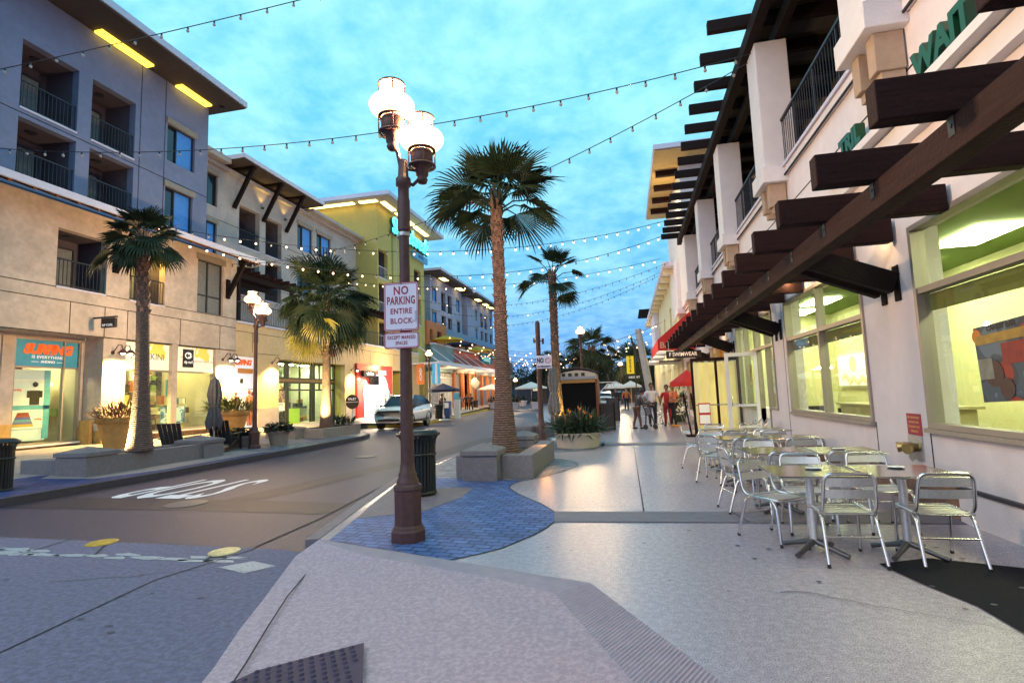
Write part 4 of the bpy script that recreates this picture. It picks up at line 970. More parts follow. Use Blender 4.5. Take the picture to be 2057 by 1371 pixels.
gooseneck(XLW,20.75,3.6,'gooseneck lamp above the closed grey umbrella')
gooseneck(XLW,21.15,3.6,'gooseneck lamp just left of the white surfing poster')
gooseneck(XLW,24.2,3.62,'gooseneck lamp on the yellow pillar left of the green framed deli front')
gooseneck(XLW,32.3,3.55,'gooseneck lamp left of the red shopfront')
r=empty('blade_sign',(-17.4,14.7,4.5),'small black shop sign sticking out from the cream wall left of the near palm','sign')
b=MB(); b.box(-18,-17.0,14.68,14.74,4.62,4.67); b.build('arm', M['dark_frame'], r); b=MB(); b.box(-17.62,-17.05,14.66,14.76,4.28,4.60); b.build('sign_panel', M['black'], r)
text('sign_lettering','RIP CURL',M['white_let'],.11,facing_cam(-17.34,14.65,4.36),r,ext=.002,bold=.003)

# --- shop podium ---
pd=empty('shop_podium',(-18,32,.2),'tan single storey shop podium with lit fronts and a railed terrace on top','building')
DL=(24.75,31.5,.32,3.82); RD=(32.78,38.3,.1,4.0); GO=(38.75,41.2,.1,3.72); PS=(21.56,23.1,.3,3.82)
b=MB(); b.wallx(-18.0,.3,21.56,44.2,.0,5.36,[DL,RD,GO,PS]); b.build('wall', M['plaster_tan'], pd)
b=MB(); b.box(-18.32,-17.93,21.56,44.2,5.365,5.46); b.build('cap', M['white_trim'], pd)
b=MB(); b.box(-18.005,-17.99,21.56,44.2,4.97,4.99)
for y in (22.7,26.9,30.9,35,39): b.box(-18.005,-17.99,y-.01,y+.01,4.02,4.97)
b.box(-18.005,-17.99,23.1,24.75,3.98,4.0); b.build('wall_joint', M['joint'], pd)
b=MB(); b.box(-25,-18.31,21.56,44.2,5.2,5.3); b.build('terrace_floor', M['recess'], pd)
for (a,c) in ((21.7,26),(26.05,30.5),(30.55,35),(35.05,39.5),(39.55,44.1)): railing(pd,-18.1,a,c,5.46,1.0,'rail',int((c-a)/.14))
for (a,c) in ((23.12,24.73),(31.52,32.75)): MB().box(-17.995,-17.95,a,c,.05,1.25).build('stone_base', M['plaster_cream'], pd)
# surf poster wall
po=MB().box(-18.26,-18.2,21.6,23.06,.35,3.8).build('poster', mat('poster_white_backlit',(.75,.78,.85),.6,.05,2,emit=.45,ecol=(.85,.9,1),noemis=True)); tag(po,'tall white surfing poster with standing figures beside the lamp post','poster')
text('poster_lettering','SURFING',OR,.34,on_left(-18.18,22.25,3.5),po,ext=.003,bold=.025,shear=.25,space=.86)
b=MB(); b.box(-18.19,-18.17,21.95,23.0,2.98,3.22); b.build('poster_strip', mat('poster_strip_orange',(.5,.2,.05),.6,.1,4,emit=.15,ecol=(.8,.3,.05),noemis=True), po)
b=MB(); b.box(-18.19,-18.17,22.1,22.3,2.5,2.72); b.box(-18.19,-18.18,21.6,23.06,2.2,2.225); b.build('poster_mark', M['black'], po)
FIG=mat('figure_bronze',(.2,.06,.03),.6,.35,9)
for (y,s_,zb) in ((22.72,1.0,.45),(22.95,.95,.45),(21.82,.8,.7)):
    FG=MB()
    FG.ball((-18.15,y,zb+1.62*s_),.11*s_,0,sx=.3); FG.tube([(-18.15,y,zb+1.48*s_),(-18.15,y,zb+1.2*s_),(-18.15,y,zb+.85*s_)],[.06*s_,.17*s_,.13*s_],8)
    for k in (-1,1): FG.tube([(-18.15,y+k*.06*s_,zb+.85*s_),(-18.15,y+k*.09*s_,zb+.4*s_),(-18.15,y+k*.08*s_,zb)],[.085*s_,.06*s_,.04*s_],7); FG.tube([(-18.15,y+k*.15*s_,zb+1.4*s_),(-18.15,y+k*.24*s_,zb+1.1*s_),(-18.13,y+k*.16*s_,zb+.85*s_)],[.05*s_,.04*s_,.03*s_],6)
    FG.build('poster_figure', FIG, po)
# deli front
d_=shopbox(pd,24.75,31.5,-18.9,.2,3.85,3.2,9,(.85,1,.6)); goods(d_,-19.6,24.9,31.3,.2,12,P_,40)
b=MB(); b.box(-18.88,-18.3,31.5,31.56,.2,3.9); b.box(-18.88,-18.3,24.69,24.75,.2,3.9); b.box(-18.88,-18.3,24.75,31.5,3.83,3.9); b.build('entrance_reveal', M['plaster_yellow'], pd)
b=MB(); ys=[24.8,26.42,26.62,28.9,29.2,30.4,31.45]
for y in ys: b.box(-18.86,-18.74,y-.07,y+.07,.2,3.82)
for a,c in zip(ys,ys[1:]):
    if c-a>.4:
        for z in (3.78,2.86,2.62,2.2): b.box(-18.85,-18.75,a+.07,c-.07,z-.045,z+.045)
        b.box(-18.84,-18.76,(a+c)/2-.04,(a+c)/2+.04,2.245,2.575 ); b.box(-18.84,-18.76,(a+c)/2-.04,(a+c)/2+.04,2.905,3.735)
b.box(-18.85,-18.75,24.87,26.35,.2,.6); b.box(-18.84,-18.76,27.72,27.8,.25,2.15)
f_=b.build('shopfront', mat('dark_green_frame',(.03,.035,.02),.5,.1,5), pd); MB().box(-18.81,-18.80,24.8,31.4,.25,3.75).build('pane', M['glass'], f_)
b=MB(); b.box(-18.79,-18.7,24.87,31.4,2.665,2.815); b.build('transom_board', mat('transom_ochre',(.3,.18,.05),.6,.2,4), pd)
MB().box(-18.74,-18.73,26.7,27.7,.3,1.15).build('door_panel', mat('door_lime',(.3,.5,.04),.6,.1,4,emit=.3,ecol=(.4,.8,.05),noemis=True), pd)
po=MB().box(-18.73,-18.72,24.95,26.3,1.05,2.15).build('poster', artmat('bird_poster_art',[(.35,.22,.08),(.1,.07,.06),(.4,.3,.15),(.15,.12,.1)],2.2,.15,8)); tag(po,'brown picture poster in the deli window left of its door','poster')
b=MB().box(-18.712,-18.70,25.5,26.25,1.05,1.5); b.build('poster_notice', M['paper'], po); text('poster_lettering','NOTICE',M['black'],.12,on_left(-18.69,25.87,1.4),po,ext=.001,bold=.003)
sg=empty('deli_sign',(-17.9,28.5,4.3),'dark red deli sign on the tan wall behind the middle palm','sign')
b=MB(); b.box(-17.98,-17.86,26.9,30.2,4.28,4.75); b.build('sign_panel', mat('sign_maroon',(.16,.02,.015),.6,.1,5), sg); text('sign_lettering','deli & cafe',mat('sign_dark_letters',(.3,.04,.02),.5,0,emit=.3,ecol=(.6,.05,.01),noemis=True),.5,on_left(-17.84,28.55,4.5),sg,ext=.01,bold=.015)
# red shopfront
rs=empty('red_shopfront',(-18,35.5,.1),'glossy red shopfront frame with a swooping white lit opening','shopfront')
b=MB(); b.box(-18.1,-17.82,32.8,38.25,.1,3.98); b.build('red_panel', M['red'], rs)
out=[(33.75,.1),(33.7,1.2),(33.6,2.1),(33.75,2.5),(34.5,2.55),(34.9,3.0),(35.6,3.3),(36.3,3.35),(37.0,3.1),(37.4,2.6),(37.5,2.2),(37.7,2.1),(37.6,1.6),(37.4,1.2),(37.35,.1)]
b=MB(); b.add([(-17.80,y,z) for y,z in out],[tuple(range(len(out)))]); b.build('lit_opening', emat('opening_glow_white',(1,.9,.75),1.15), rs)
b=MB(); b.box(-17.79,-17.77,34.55,35.9,2.55,3.2); b.build('dark_window', M['glass_dark'], rs)
b=MB(); b.box(-17.81,-17.6,33.35,35.1,3.1,3.5); b.build('sign_box', M['black'], rs); text('sign_lettering','wireless',emat('sign_letter_white',(1,1,1),3),.3,on_left(-17.58,34.2,3.3),rs,ext=.01,bold=.01)
b=MB(); ring(b,(36.2,3.42),.0001,.42,-17.76,0,2*PI,20,.45); b.box(-17.78,-17.74,35.9,37.0,3.28,3.6); b.build('glowing_logo', emat('logo_glow',(1,.35,.4),5), rs)
b=MB(); b.lathe([(.28,0),(.1,.5),(.03,1.0)],(-17.5,36.4,.55),12); b.build('cone', mat('cone_red',(.5,.1,.05),.6,.1,8), rs)
text('window_lettering','OPEN\nDAILY',M['black'],.2,on_left(-17.78,37.0,1.6),rs,ext=.001,bold=.003)
area('red_shop_glow',(-17.4,35.6,2.0),(-12,33,0),900,(1,.85,.6),3,2,rs)
b=MB(); b.box(-19.5,-18.31,38.75,38.8,.1,3.7); b.box(-19.5,-19.4,38.8,41.2,.1,3.7); b.box(-19.4,-18.31,41.15,41.2,.1,3.7); b.build('green_reveal', M['plaster_yellow'], pd)
MB().box(-19.39,-19.36,39.2,40.6,.1,2.6).build('door', M['dark_frame'], pd)
point('podium_glow',(-17.0,37.0,3.9),160,(1,.75,.3),.2,pd)
# timber trellises on the podium terrace
for nm,y0,y1,zz,lab in (('trellis',21.7,26.6,7.7,'brown timber trellis on the shop terrace left of the middle palm'),('trellis',34.5,43.6,7.7,'brown timber trellis on the shop terrace in front of the yellow tower')):
    t=empty(nm,(-18.6,(y0+y1)/2,5.46),lab,'trellis'); b=MB()
    b.box(-18.4,-18.28,y0,y1,zz,zz+.25); b.box(-19.8,-19.68,y0,y1,zz,zz+.25); b.build('beam', M['wood'], t)
    for i in range(int((y1-y0)/.6)): MB().box(-20.3,-17.9,y0+.1+i*.6,y0+.2+i*.6,zz+.255,zz+.45).build('slat', M['wood_mid'], t)
    for y in (y0+.3,y1-.4): MB().box(-18.42,-18.26,y,y+.16,5.47,zz-.005).build('post', M['wood'], t)

# --- middle hotel wing ---
mb=empty('hotel_wing',(-20.6,29,5.4),'grey cream hotel wing with strutted roof eave between the lavender block and the yellow tower','building')
XM=-20.6
RM=[(24.77,26.45,10.3,12.6),(26.98,28.5,10.3,12.6),(24.77,26.45,7.55,9.9),(26.98,28.5,7.55,9.9)]
WM=[(22.2,23.15,11.85,13.55),(22.2,23.15,9.0,10.95),(30.1,31.78,11.5,13.2),(32.3,34.1,11.6,13.2),(30.1,31.78,8.5,10.2),(32.3,34.1,8.5,10.2)]
b=MB(); b.wallx(XM,.3,20.3,37.85,5.3,14.2,RM+WM); b.box(-30,XM-.3,37.6,37.85,5.3,14.2); b.build('wall', M['plaster_cream'], mb)
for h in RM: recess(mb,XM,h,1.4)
for i,h in enumerate(WM): lwin(mb,XM,h,.4,'glass_blue' if i in (1,2,3) else 'glass_dark')
b=MB(); b.box(XM-.005,XM+.012,20.3,37.8,11.2,11.225); b.box(XM-.005,XM+.012,20.3,37.8,8.3,8.32); b.build('wall_joint', M['joint'], mb)
b=MB(); b.box(-30,-19.9,20.3,23.3,14.22,14.5); b.box(-30,-19.95,30.9,38.2,14.22,14.42); b.box(-30,XM+.25,20.8,38,14.0,14.21); b.build('roof', M['plaster_cream'], mb)
b=MB(); b.box(-30,-19.1,23.3,30.9,14.5,14.72); b.build('raised_roof', M['white_trim'], mb)
b=MB(); b.box(-20.9,-19.15,23.35,30.85,14.43,14.495); b.build('roof_soffit', M['soffit'], mb)
for y in (24.3,26.7,28.85):
    b=MB(); b.beam((-20.55,y,12.2),(-19.4,y,14.3),.16,.2); b.box(-20.6,-19.25,y-.12,y+.12,14.28,14.425); b.build('strut', M['wood'], mb)
for y in (26.5,28.65):
    b=MB(); b.lathe([(.08,0),(.1,.1)],(-20.45,y,12.9),10); l_=b.build('wall_uplight', M['dark_frame'], mb); spot('uplight',(-20.35,y,13.05),(-20.45,y,14.4),45,(1,.65,.15),80,.05,.6,l_)

# --- yellow tower ---
yt=empty('yellow_tower',(-18.8,43,0),'tall yellow green tower with a lit roof soffit and glowing turquoise sign','building')
XY=-18.8; HY=[(38.1,39.75,11.2,13.5),(38.1,39.75,8.3,10.75),(45.3,46.95,11.2,13.5),(45.3,46.95,8.3,10.75),(38.1,39.75,5.6,7.6)]
b=MB(); b.wallx(XY,.3,37.9,47.8,3.9,16.9,HY); b.box(-32,XY,37.88,37.9,5,16.9) if False else b.box(-32,XY-.3,37.9,38.08,5,16.9); b.box(-32,XY-.3,47.6,47.8,0,16.9); b.wallx(XY,.3,41.3,47.8,0,3.9,[(42,47,0,3.4)])
b.build('wall', M['plaster_yellow'], yt)
for h in HY: recess(yt,XY,h,1.6,'recess',True,None,'white_trim',railn=7)
b=MB(); b.box(XY-.005,XY+.05,40.55,40.75,5.4,15.2); b.build('downpipe', mat('downpipe_olive',(.28,.25,.04),.6,.1,4), yt)
b=MB(); b.box(-33,-17.2,36.7,49.3,17.3,17.62); b.build('roof', M['white_trim'], yt)
b=MB(); b.box(-32.5,-17.3,36.8,49.2,17.22,17.295); b.build('roof_soffit', M['soffit_pale'], yt)
b=MB(); b.box(-31,-18.9,38.0,47.7,16.91,17.21); b.build('light_cove', M['plaster_yellow'], yt)
for (x0,x1,y0,y1) in ((-24.5,-20.6,37.3,37.7),(-20.1,-18.6,37.3,37.7),(-18.5,-18.1,37.9,40),(-18.5,-18.1,40.6,44),(-18.5,-18.1,44.4,47.5)):
    MB().box(x0,x1,y0,y1,17.14,17.215).build('soffit_light', M['soffit_light2'], yt)
sg=empty('neon_sign',(-18.6,44,15.2),'glowing turquoise Shorebreak lettering near the top of the yellow tower','sign')
text('sign_lettering','Shorebreak',emat('neon_turquoise',(.0,.9,.8),1.5),2.0,on_left(-18.45,44.1,16.0),sg,ext=.08,bold=.02,sx=.86)
text('letter_backing','Shorebreak',mat('neon_back',(.0,.08,.12),.5,0),2.0,on_left(-18.62,44.1,15.97),sg,ext=.08,bold=.06,sx=.86)
b=MB(); b.box(-18.7,-18.5,44.6,48.1,14.45,15.05); b.build('sign_panel', mat('sign_blue_panel',(.06,.2,.35),.6,.1,4,emit=.25,ecol=(.1,.45,.8),noemis=True), sg)
text('sign_lettering','HOTEL',mat('sign_hotel_letters',(.03,.1,.25),.6,0),.42,on_left(-18.48,46.35,14.75),sg,ext=.01,bold=.01)

# --- pale blocks further along ---
def pale(y0,y1,x,zt,wins,recs,label,soff):
    r=empty('apartment_block',(x,(y0+y1)/2,0),label,'building')
    b=MB(); b.wallx(x,.3,y0,y1,0,zt,wins+recs); b.box(x-9,x-.3,y0,y0+.2,0,zt); b.build('wall', M['plaster_lav2'], r)
    for i,h in enumerate(wins): lwin(r,x,h,.35,'glass_blue' if i!=3 else 'glass_dark')
    for h in recs: recess(r,x,h,1.2)
    b=MB(); b.box(x-10,x+1.5,y0-.6,y1+.6,zt+.3,zt+.55); b.build('roof', M['white_trim'], r)
    b=MB(); b.box(x-10,x+1.4,y0-.5,y1+.5,zt+.02,zt+.295); b.build('roof_soffit', M['soffit'], r)
    for a in soff: MB().box(x+.3,x+.9,a,a+1.6,zt-.05,zt+.015).build('soffit_light', M['soffit_light2'], r)
    return r
pale(52.5,63.6,-20,14.6,[(53.2,54.5,11.9,13.3),(53.1,54.4,9.2,10.7),(61.5,62.8,11.9,13.4),(61.5,62.8,9.2,10.7)],[(56.0,57.5,11.2,13.4),(58.2,59.7,11.2,13.4),(56.0,57.5,8.4,10.7),(58.2,59.7,8.4,10.7)],'pale lavender apartment block just beyond the yellow tower',(54.5,60.5))
pale(66.0,79.5,-20,14.6,[(69.6,70.7,11.9,13.3),(69.6,70.7,9.2,10.7),(77.6,78.7,11.9,13.3),(77.6,78.7,9.2,10.7)],[(72.4,73.8,11.2,13.3),(74.6,76.1,11.2,13.3),(72.4,73.8,8.4,10.7),(74.6,76.1,8.4,10.7)],'pale lavender apartment block furthest down the left side of the street',(68.5,72.5,75.5))
r=empty('link_block',(-21.5,64.8,0),'set back pale link with dark windows between the two lavender apartment blocks','building'); W_=[(64.2,65.5,11.9,13.4),(64.2,65.5,9.2,10.7)]
b=MB(); b.wallx(-21.5,.3,63.62,65.98,0,14.9,W_); b.box(-25,-21,63.62,65.98,14.92,15.2); b.build('wall', M['plaster_lav2'], r)
for h in W_: lwin(r,-21.5,h,.5,'glass_dark')
# terracotta storey, teal and brick shop fronts with glass canopies
tb=empty('terracotta_shops',(-18,60,0),'terracotta and brick shop row with teal fascia below the lavender blocks','building')
b=MB(); b.wallx(-18.6,.3,47.9,53.5,6.6,9.0,[(48.6,49.4,7.1,8.2),(50.6,52.0,7.1,8.2)]); b.box(-20,-18.9,53.3,53.5,6.6,9.0)
b.wallx(-18.6,.3,53.5,82,6.6,8.1,[(55,56.5,6.9,7.8),(60,61.5,6.9,7.8)]); b.build('wall', M['plaster_orange'], tb)
b=MB(); b.box(-18.95,-18.85,48,82,6.7,8.9); b.build('window_glass', M['glass_dark'], tb)
b=MB(); b.box(-18.3,-18.0,47.85,54,4.0,6.6); b.build('teal_fascia', M['teal'], tb)
b=MB(); b.box(-18.3,-18.0,54,84,4.6,6.5); b.build('brick_fascia', M['brick_red'], tb)
b=MB(); b.box(-18.35,-17.9,47.85,84,6.61,6.75); b.build('coping', M['white_trim'], tb)
b=MB(); b.box(-18.3,-17.7,54,84,4.1,4.59); b.build('sign_band', M['plaster_cream'], tb)
s_=shopbox(tb,47.85,54,-18.3,.0,4.0,4,7,(.9,1,.5)); s3=shopbox(tb,54,62,-18.9,.0,4.1,4,5,(1,.55,.2)); s4=shopbox(tb,62,84,-18.3,.0,4.1,4,8,(1,.62,.22))
b=MB()
for i in range(13): b.box(-18.25,-18.15,48+i*.5,48.08+i*.5,.0,3.9)
b.box(-18.25,-18.12,47.85,54,3.4,3.5); b.box(-18.25,-18.12,47.85,54,.9,1.0); b.build('white_mullions', M['white_trim'], tb)
for y in (54,57,59.4,62,65,68,71,74,78,82): MB().box(-18.2,-17.9,y-.25,y+.25,0,4.1).build('pier', M['plaster_orange'], tb)
for (a,c) in ((42.5,52.5),(53,63)):
    b=MB(); b.box(-18,-15.6,a,c,4.35,4.5); b.box(-15.62,-15.5,a,c,4.25,4.6); cn=b.build('canopy', M['white_trim'], tb)
    for y in (a+1,(a+c)/2,c-1): b=MB(); b.tube([(-18,y,6.2),(-15.9,y,4.6)],.05,6); b.build('tie_rod', M['white_trim'], cn)
sg=empty('dark_teal_sign',(-17.8,67,6.6),'dark teal sign on the brick shop row left of the big palm trunk','sign'); b=MB(); b.box(-17.9,-17.7,64,69.5,5.6,6.9); b.build('sign_panel', mat('sign_teal_dark',(.02,.1,.12),.6,.1,4), sg); text('sign_lettering','Simmzy',mat('sign_pale_teal',(.2,.5,.5),.5,0,emit=.3,ecol=(.3,.8,.8),noemis=True),1.1,on_left(-17.68,66.7,6.25),sg,ext=.02,bold=.03)
for i,y in enumerate((50,56,60,66,70,76)): point('shop_front_glow',(-17.0,y,3.4),200,(1,.68,.3),.2,tb)
# ------------------------------------------------------------------ street lamps
def lamp_post(loc, label, rz=0, near=False, power=900, single=False, h=4.0, banners=False):
    r=empty('street_lamp',loc,label,'street lamp','street lamps along the street'); X0,Y0,Z0=loc
    def P(x,y,z):
        c,s_=math.cos(rz),math.sin(rz); return (X0+x*c-y*s_,Y0+x*s_+y*c,Z0+z)
    b=MB(); 
    b.lathe([(.19,0),(.19,.11),(.17,.13),(.165,.15),(.15,.17)],loc,8,smooth=False); b.lathe([(.15,.17),(.15,.52),(.16,.54),(.155,.57),(.12,.6)],loc,8,smooth=False)
    b.lathe([(.12,.6),(.115,.63),(.095,.66),(.1,.69),(.085,.72),(.075,.8)],loc,20); b.build('base', M['rust_post'], r)
    b=MB(); b.lathe([(.072,.78),(.064,2.0),(.058,h-1.0),(.056,h-.6)],loc,20); b.lathe([(.07,h-.6),(.07,h-.25),(.062,h-.22),(.062,h-.1),(.085,h-.08),(.085,h+.0),(.06,h+.03),(.05,h+.22)],loc,20)
    b.build('pole', M['rust_post'], r)
    if near:
        for z in (2.62,3.31): b=MB(); b.lathe([(.066,0),(.068,.02),(.066,.04)],(X0,Y0,Z0+z),20); b.build('clamp', M['galv'], r)
        b=MB(); b.tube([(X0-.075,Y0-.02,3.34),(X0-.08,Y0-.02,2.6)],.006,6); b.build('conduit', M['galv'], r)
        b=MB(); b.box(X0+.16,X0+.19,Y0-.02,Y0+.02,.1,.13); 
    heads=[(-.105,-.05,.53),(.19,.1,.16)] if not single else [(0,0,.2)]
    for k,(dx,dy,dz) in enumerate(heads):
        c=P(dx,dy,h+dz)
        if not single:
            b=MB(); b.tube([P(0,0,h-.02),P(dx*.5,dy*.5,h+dz-.22),P(dx*.9,dy*.9,h+dz-.13)],.022,8); b.tube([P(0,0,h+.12),P(dx*.8,dy*.8,h+dz-.05)],.014,6); b.build('arm', M['rust_post'], r)
        b=MB(); b.lathe([(.02,-.2),(.05,-.19),(.065,-.15),(.05,-.12),(.07,-.1),(.075,-.03),(.11,0),(.125,.03),(.125,.17),(.11,.2)],c,20)
        for a in range(4):
            t=a*PI/2+.5; q=(c[0]+.15*math.cos(t),c[1]+.15*math.sin(t))
            b.tube([(q[0],q[1],c[2]),(q[0],q[1],c[2]+.2)],.008,6)
        b.lathe([(.125,.0),(.16,.0),(.16,.02),(.125,.02)],c,20,capb=False,capt=False); b.lathe([(.125,.19),(.16,.19),(.16,.21),(.125,.21)],c,20,capb=False,capt=False)
        hd=b.build('lamp_holder', M['rust_post'], r)
        b=MB(); R_=.30; b.lathe([(.10,.2),(.155,.215),(.21,.25),(.245,.29),(.26,.335),(.245,.38),(.205,.42),(.155,.455),(.12,.475),(.105,.5),(.10,.55),(.085,.57),(.0001,.575)],c,32,capb=False)
        b.build('globe', M['globe' if near else 'globe_far'], hd)
        point('lamp_light',(c[0],c[1],c[2]+.33),1250 if near else 1700,(1,.64,.34),.09,hd)
        b=MB(); 
        for a in range(4):
            t=a*PI/2+.5; b.tube([(c[0]+.14*math.cos(t),c[1]+.14*math.sin(t),c[2]+.47),(c[0]+.14*math.cos(t),c[1]+.14*math.sin(t),c[2]+.58)],.009,6)
        b.lathe([(.13,.58),(.155,.58),(.155,.60),(.12,.615),(.05,.63),(.03,.65),(.012,.68)],c,20,capb=True); b.build('cap', M['rust_post'], hd)
    return r
LP=lamp_post((-2.36,5.42,0),'near rust brown street lamp with two glowing globes and a parking sign',0,True,h=3.98)
bpy.data.objects.remove
lamp_post((-12.0,15.3,0),'rust brown street lamp with two glowing globes among the pots on the left pavement',.3,h=4.1)
lamp_post((-2.4,29.6,0),'distant street lamp shining beside the far palm above the kiosk roof',0,single=True,h=4.35)
lamp_post((-13.9,36,0),'street lamp with orange and blue banners behind the white car',0,single=True,h=4.1)
lamp_post((-2.1,62,0),'far small street lamp left of the yellow vertical sign',0,single=True,h=3.6)
lamp_post((-.6,60,0),'far small street lamp touching the yellow vertical sign',0,single=True,h=3.9)
lamp_post((-12.6,60,0),'far small street lamp seen just under the skateboarding sign',0,single=True,h=2.6)
for i,(x,c,lab,tx) in enumerate(((-14.55,(.55,.14,.02),'orange banner with white lettering hanging on the street lamp','BEACH'),(-13.35,(.06,.45,.8),'sky blue banner hanging on the street lamp',None))):
    m_=mat('banner_%d'%i,c,.7,.15,2,emit=.15,ecol=c,noemis=True)
    b=MB().box(x-.3,x+.3,35.98,36.0,2.45,3.95); o=b.build('banner', m_); tag(o,lab,'banner','banners on the lamp post')
    if tx: text('banner_lettering',tx,M['white'],.28,MX((x,35.96,3.2),(0,0,-1),(1,0,0)),o,ext=.003,bold=.005)
    else: MB().box(x-.08,x+.1,35.965,35.975,2.5,3.9).build('banner_stripe', M['white'], o)
# signs on the near lamp
def rrect(w_,h_,r_,n=5):
    pts=[]
    for (cx_,cy_,a0) in ((w_/2-r_,h_/2-r_,0),(-w_/2+r_,h_/2-r_,PI/2),(-w_/2+r_,-h_/2+r_,PI),(w_/2-r_,-h_/2+r_,1.5*PI)):
        for i in range(n+1):
            t=a0+PI/2*i/n; pts.append((cx_+r_*math.cos(t),cy_+r_*math.sin(t)))
    return pts
def signplate(w_,h_,Mt,name,label,cat,parent=None,border=True,depth=.004):
    o=[(x,y) for x,y in rrect(w_,h_,.03)]; b=MB(); b.prism(o,-depth,0); b.xf(Mt)
    s_=b.build(name, M['sign_red' if border else 'sign_white'], parent, org=tuple(Mt.translation) if parent is None else None)
    if border: b=MB(); b.prism(rrect(w_-.018,h_-.018,.026),.0006,.0012); b.xf(Mt); b.build('sign_face', M['sign_white'], s_)
    return s_
rot=.06
def sm(x,y,z,tilt=.0): 
    return MX((x,y,z),(math.cos(rot),math.sin(rot),0),(math.sin(tilt),0,math.cos(tilt)))
yS=5.42-.085
s1_=signplate(.40,.54,sm(-2.37,yS,2.50),'no_parking_sign','',''); tag(s1_,'white and red NO PARKING ENTIRE BLOCK sign on the near lamp pole','sign')
b=MB(); b.add([(x,y,.0015) for x,y in rrect(.372,.512,.024)]+[(x,y,.0015) for x,y in rrect(.356,.496,.02)],[(i,(i+1)%24,(i+1)%24+24,i+24) for i in range(24)]); b.xf(sm(-2.37,yS,2.50)); b.build('sign_border', M['sign_red'], s1_)
for t_,sz,dz,sx in (('NO',.128,.175,.82),('PARKING',.122,.065,.585),('ENTIRE',.084,-.052,.84),('BLOCK',.084,-.16,.86)):
    text('sign_lettering',t_,M['sign_red'],sz,sm(-2.37,yS-.003,2.50+dz),s1_,ext=.0008,bold=.003 if sz>.1 else .0018,sx=sx,space=1.12)
b=MB(); b.box(-2.215,-2.19,yS+.004,yS+.005,2.34,2.45); b.box(-2.25,-2.2,yS+.003,yS+.004,2.33,2.345); b.build('sticker_residue', mat('sticker_grey',(.55,.5,.56),.7,.3,60), s1_)
b=MB(); 
for z in (2.752,2.248): b.tube([(-2.37,yS-.002,z),(-2.37,yS-.009,z)],.007,8)
b.build('bolt', M['dark_frame'], s1_)
s2_=signplate(.40,.18,sm(-2.37,yS,2.13),'except_marked_sign','',''); tag(s2_,'small white EXCEPT MARKED SPACES plate under the no parking sign','sign')
b=MB(); b.add([(x,y,.0015) for x,y in rrect(.374,.154,.022)]+[(x,y,.0015) for x,y in rrect(.362,.142,.018)],[(i,(i+1)%24,(i+1)%24+24,i+24) for i in range(24)]); b.xf(sm(-2.37,yS,2.13)); b.build('sign_border', M['sign_red'], s2_)
for t_,dz in (('EXCEPT MARKED',.03),('SPACES',-.032)): text('sign_lettering',t_,M['sign_red'],.053,sm(-2.37,yS-.003,2.13+dz),s2_,ext=.0008,bold=.0012,sx=.70,space=1.15)
# second post with no skateboarding sign
sp_=empty('sign_post',(-2.75,16.9,0),'tall thin rust brown pole carrying the no skateboarding sign','pole')
b=MB(); b.lathe([(.13,0),(.13,.5),(.1,.55),(.085,.8),(.075,3.2),(.08,3.25),(.08,3.78),(.06,3.84),(.02,3.87)],(-2.75,16.9,0),14); b.tube([(-2.85,16.9,3.2),(-2.6,16.88,3.2)],.02,6); b.box(-2.9,-2.85,16.85,16.95,3.15,3.3); b.box(-2.62,-2.56,16.85,16.95,3.1,3.28); b.build('pole', M['rust_post'], sp_)
Ms=facing_cam(-2.56,16.78,2.51); s3_=signplate(.5,.42,Ms,'no_skateboarding_sign','','',border=False); tag(s3_,'small white NO skateboarding sign with a red prohibition circle','sign')
text('sign_lettering','NO',M['black'],.22,facing_cam(-2.68,16.77,2.55),s3_,ext=.001,bold=.008,sx=.62)
text('sign_lettering','SKATEBOARDING',M['black'],.065,facing_cam(-2.56,16.77,2.36),s3_,ext=.001,bold=.003,sx=.85)
b=MB(); 
for i in range(20):
    t0=2*PI*i/20; t1=2*PI*(i+1)/20
    b.add([(-2.43+.07*math.cos(t0),16.77,2.55+.07*math.sin(t0)),(-2.43+.09*math.cos(t0),16.77,2.55+.09*math.sin(t0)),(-2.43+.09*math.cos(t1),16.77,2.55+.09*math.sin(t1)),(-2.43+.07*math.cos(t1),16.77,2.55+.07*math.sin(t1))],[(3,2,1,0)])
b.beam((-2.48,16.768,2.60),(-2.38,16.768,2.50),.004,.016,up=(0,1,0)); b.build('prohibition_circle', M['red'], s3_)

# ------------------------------------------------------------------ palms
def fan(b, base, d, up, L_, W_, rnd, mi=0, nl=26, droop=.35, spread=2.3, fold=.25):
    """one fan leaf: petiole end at base, facing direction d"""
    d=Vector(d).normalized(); up=Vector(up); up=(up-d*up.dot(d)).normalized(); sd_=d.cross(up)
    base=Vector(base)
    for i in range(nl):
        t=(i/(nl-1)-.5)*2; a=t*spread/2*1.15
        ll=L_*(1-.30*abs(t)**2)*rnd.uniform(.86,1.06)
        dr=(d*math.cos(a)+sd_*math.sin(a)).normalized()
        lf = up*(fold*abs(t))
        wv=W_*rnd.uniform(.8,1.1); perp=(sd_*math.cos(a)-d*math.sin(a))
        p1=base+dr*ll*.55+lf*ll*.4
        dd=droop*rnd.uniform(.4,1.5); p2=base+dr*ll*.83+lf*ll*.42-Vector((0,0,dd*ll*.16)); p3=base+dr*ll*(1.0-.12*dd)+lf*ll*.3-Vector((0,0,dd*ll*.5))
        n_=up*wv*.25
        b.add([base,p1-perp*wv*.5+n_,p1+perp*wv*.5+n_,p1-n_,p2-perp*wv*.33,p2+perp*wv*.33,p3],[(0,1,3),(0,3,2),(1,4,5,3),(3,5,2) if False else (3,5,2),(4,6,5)],mi)
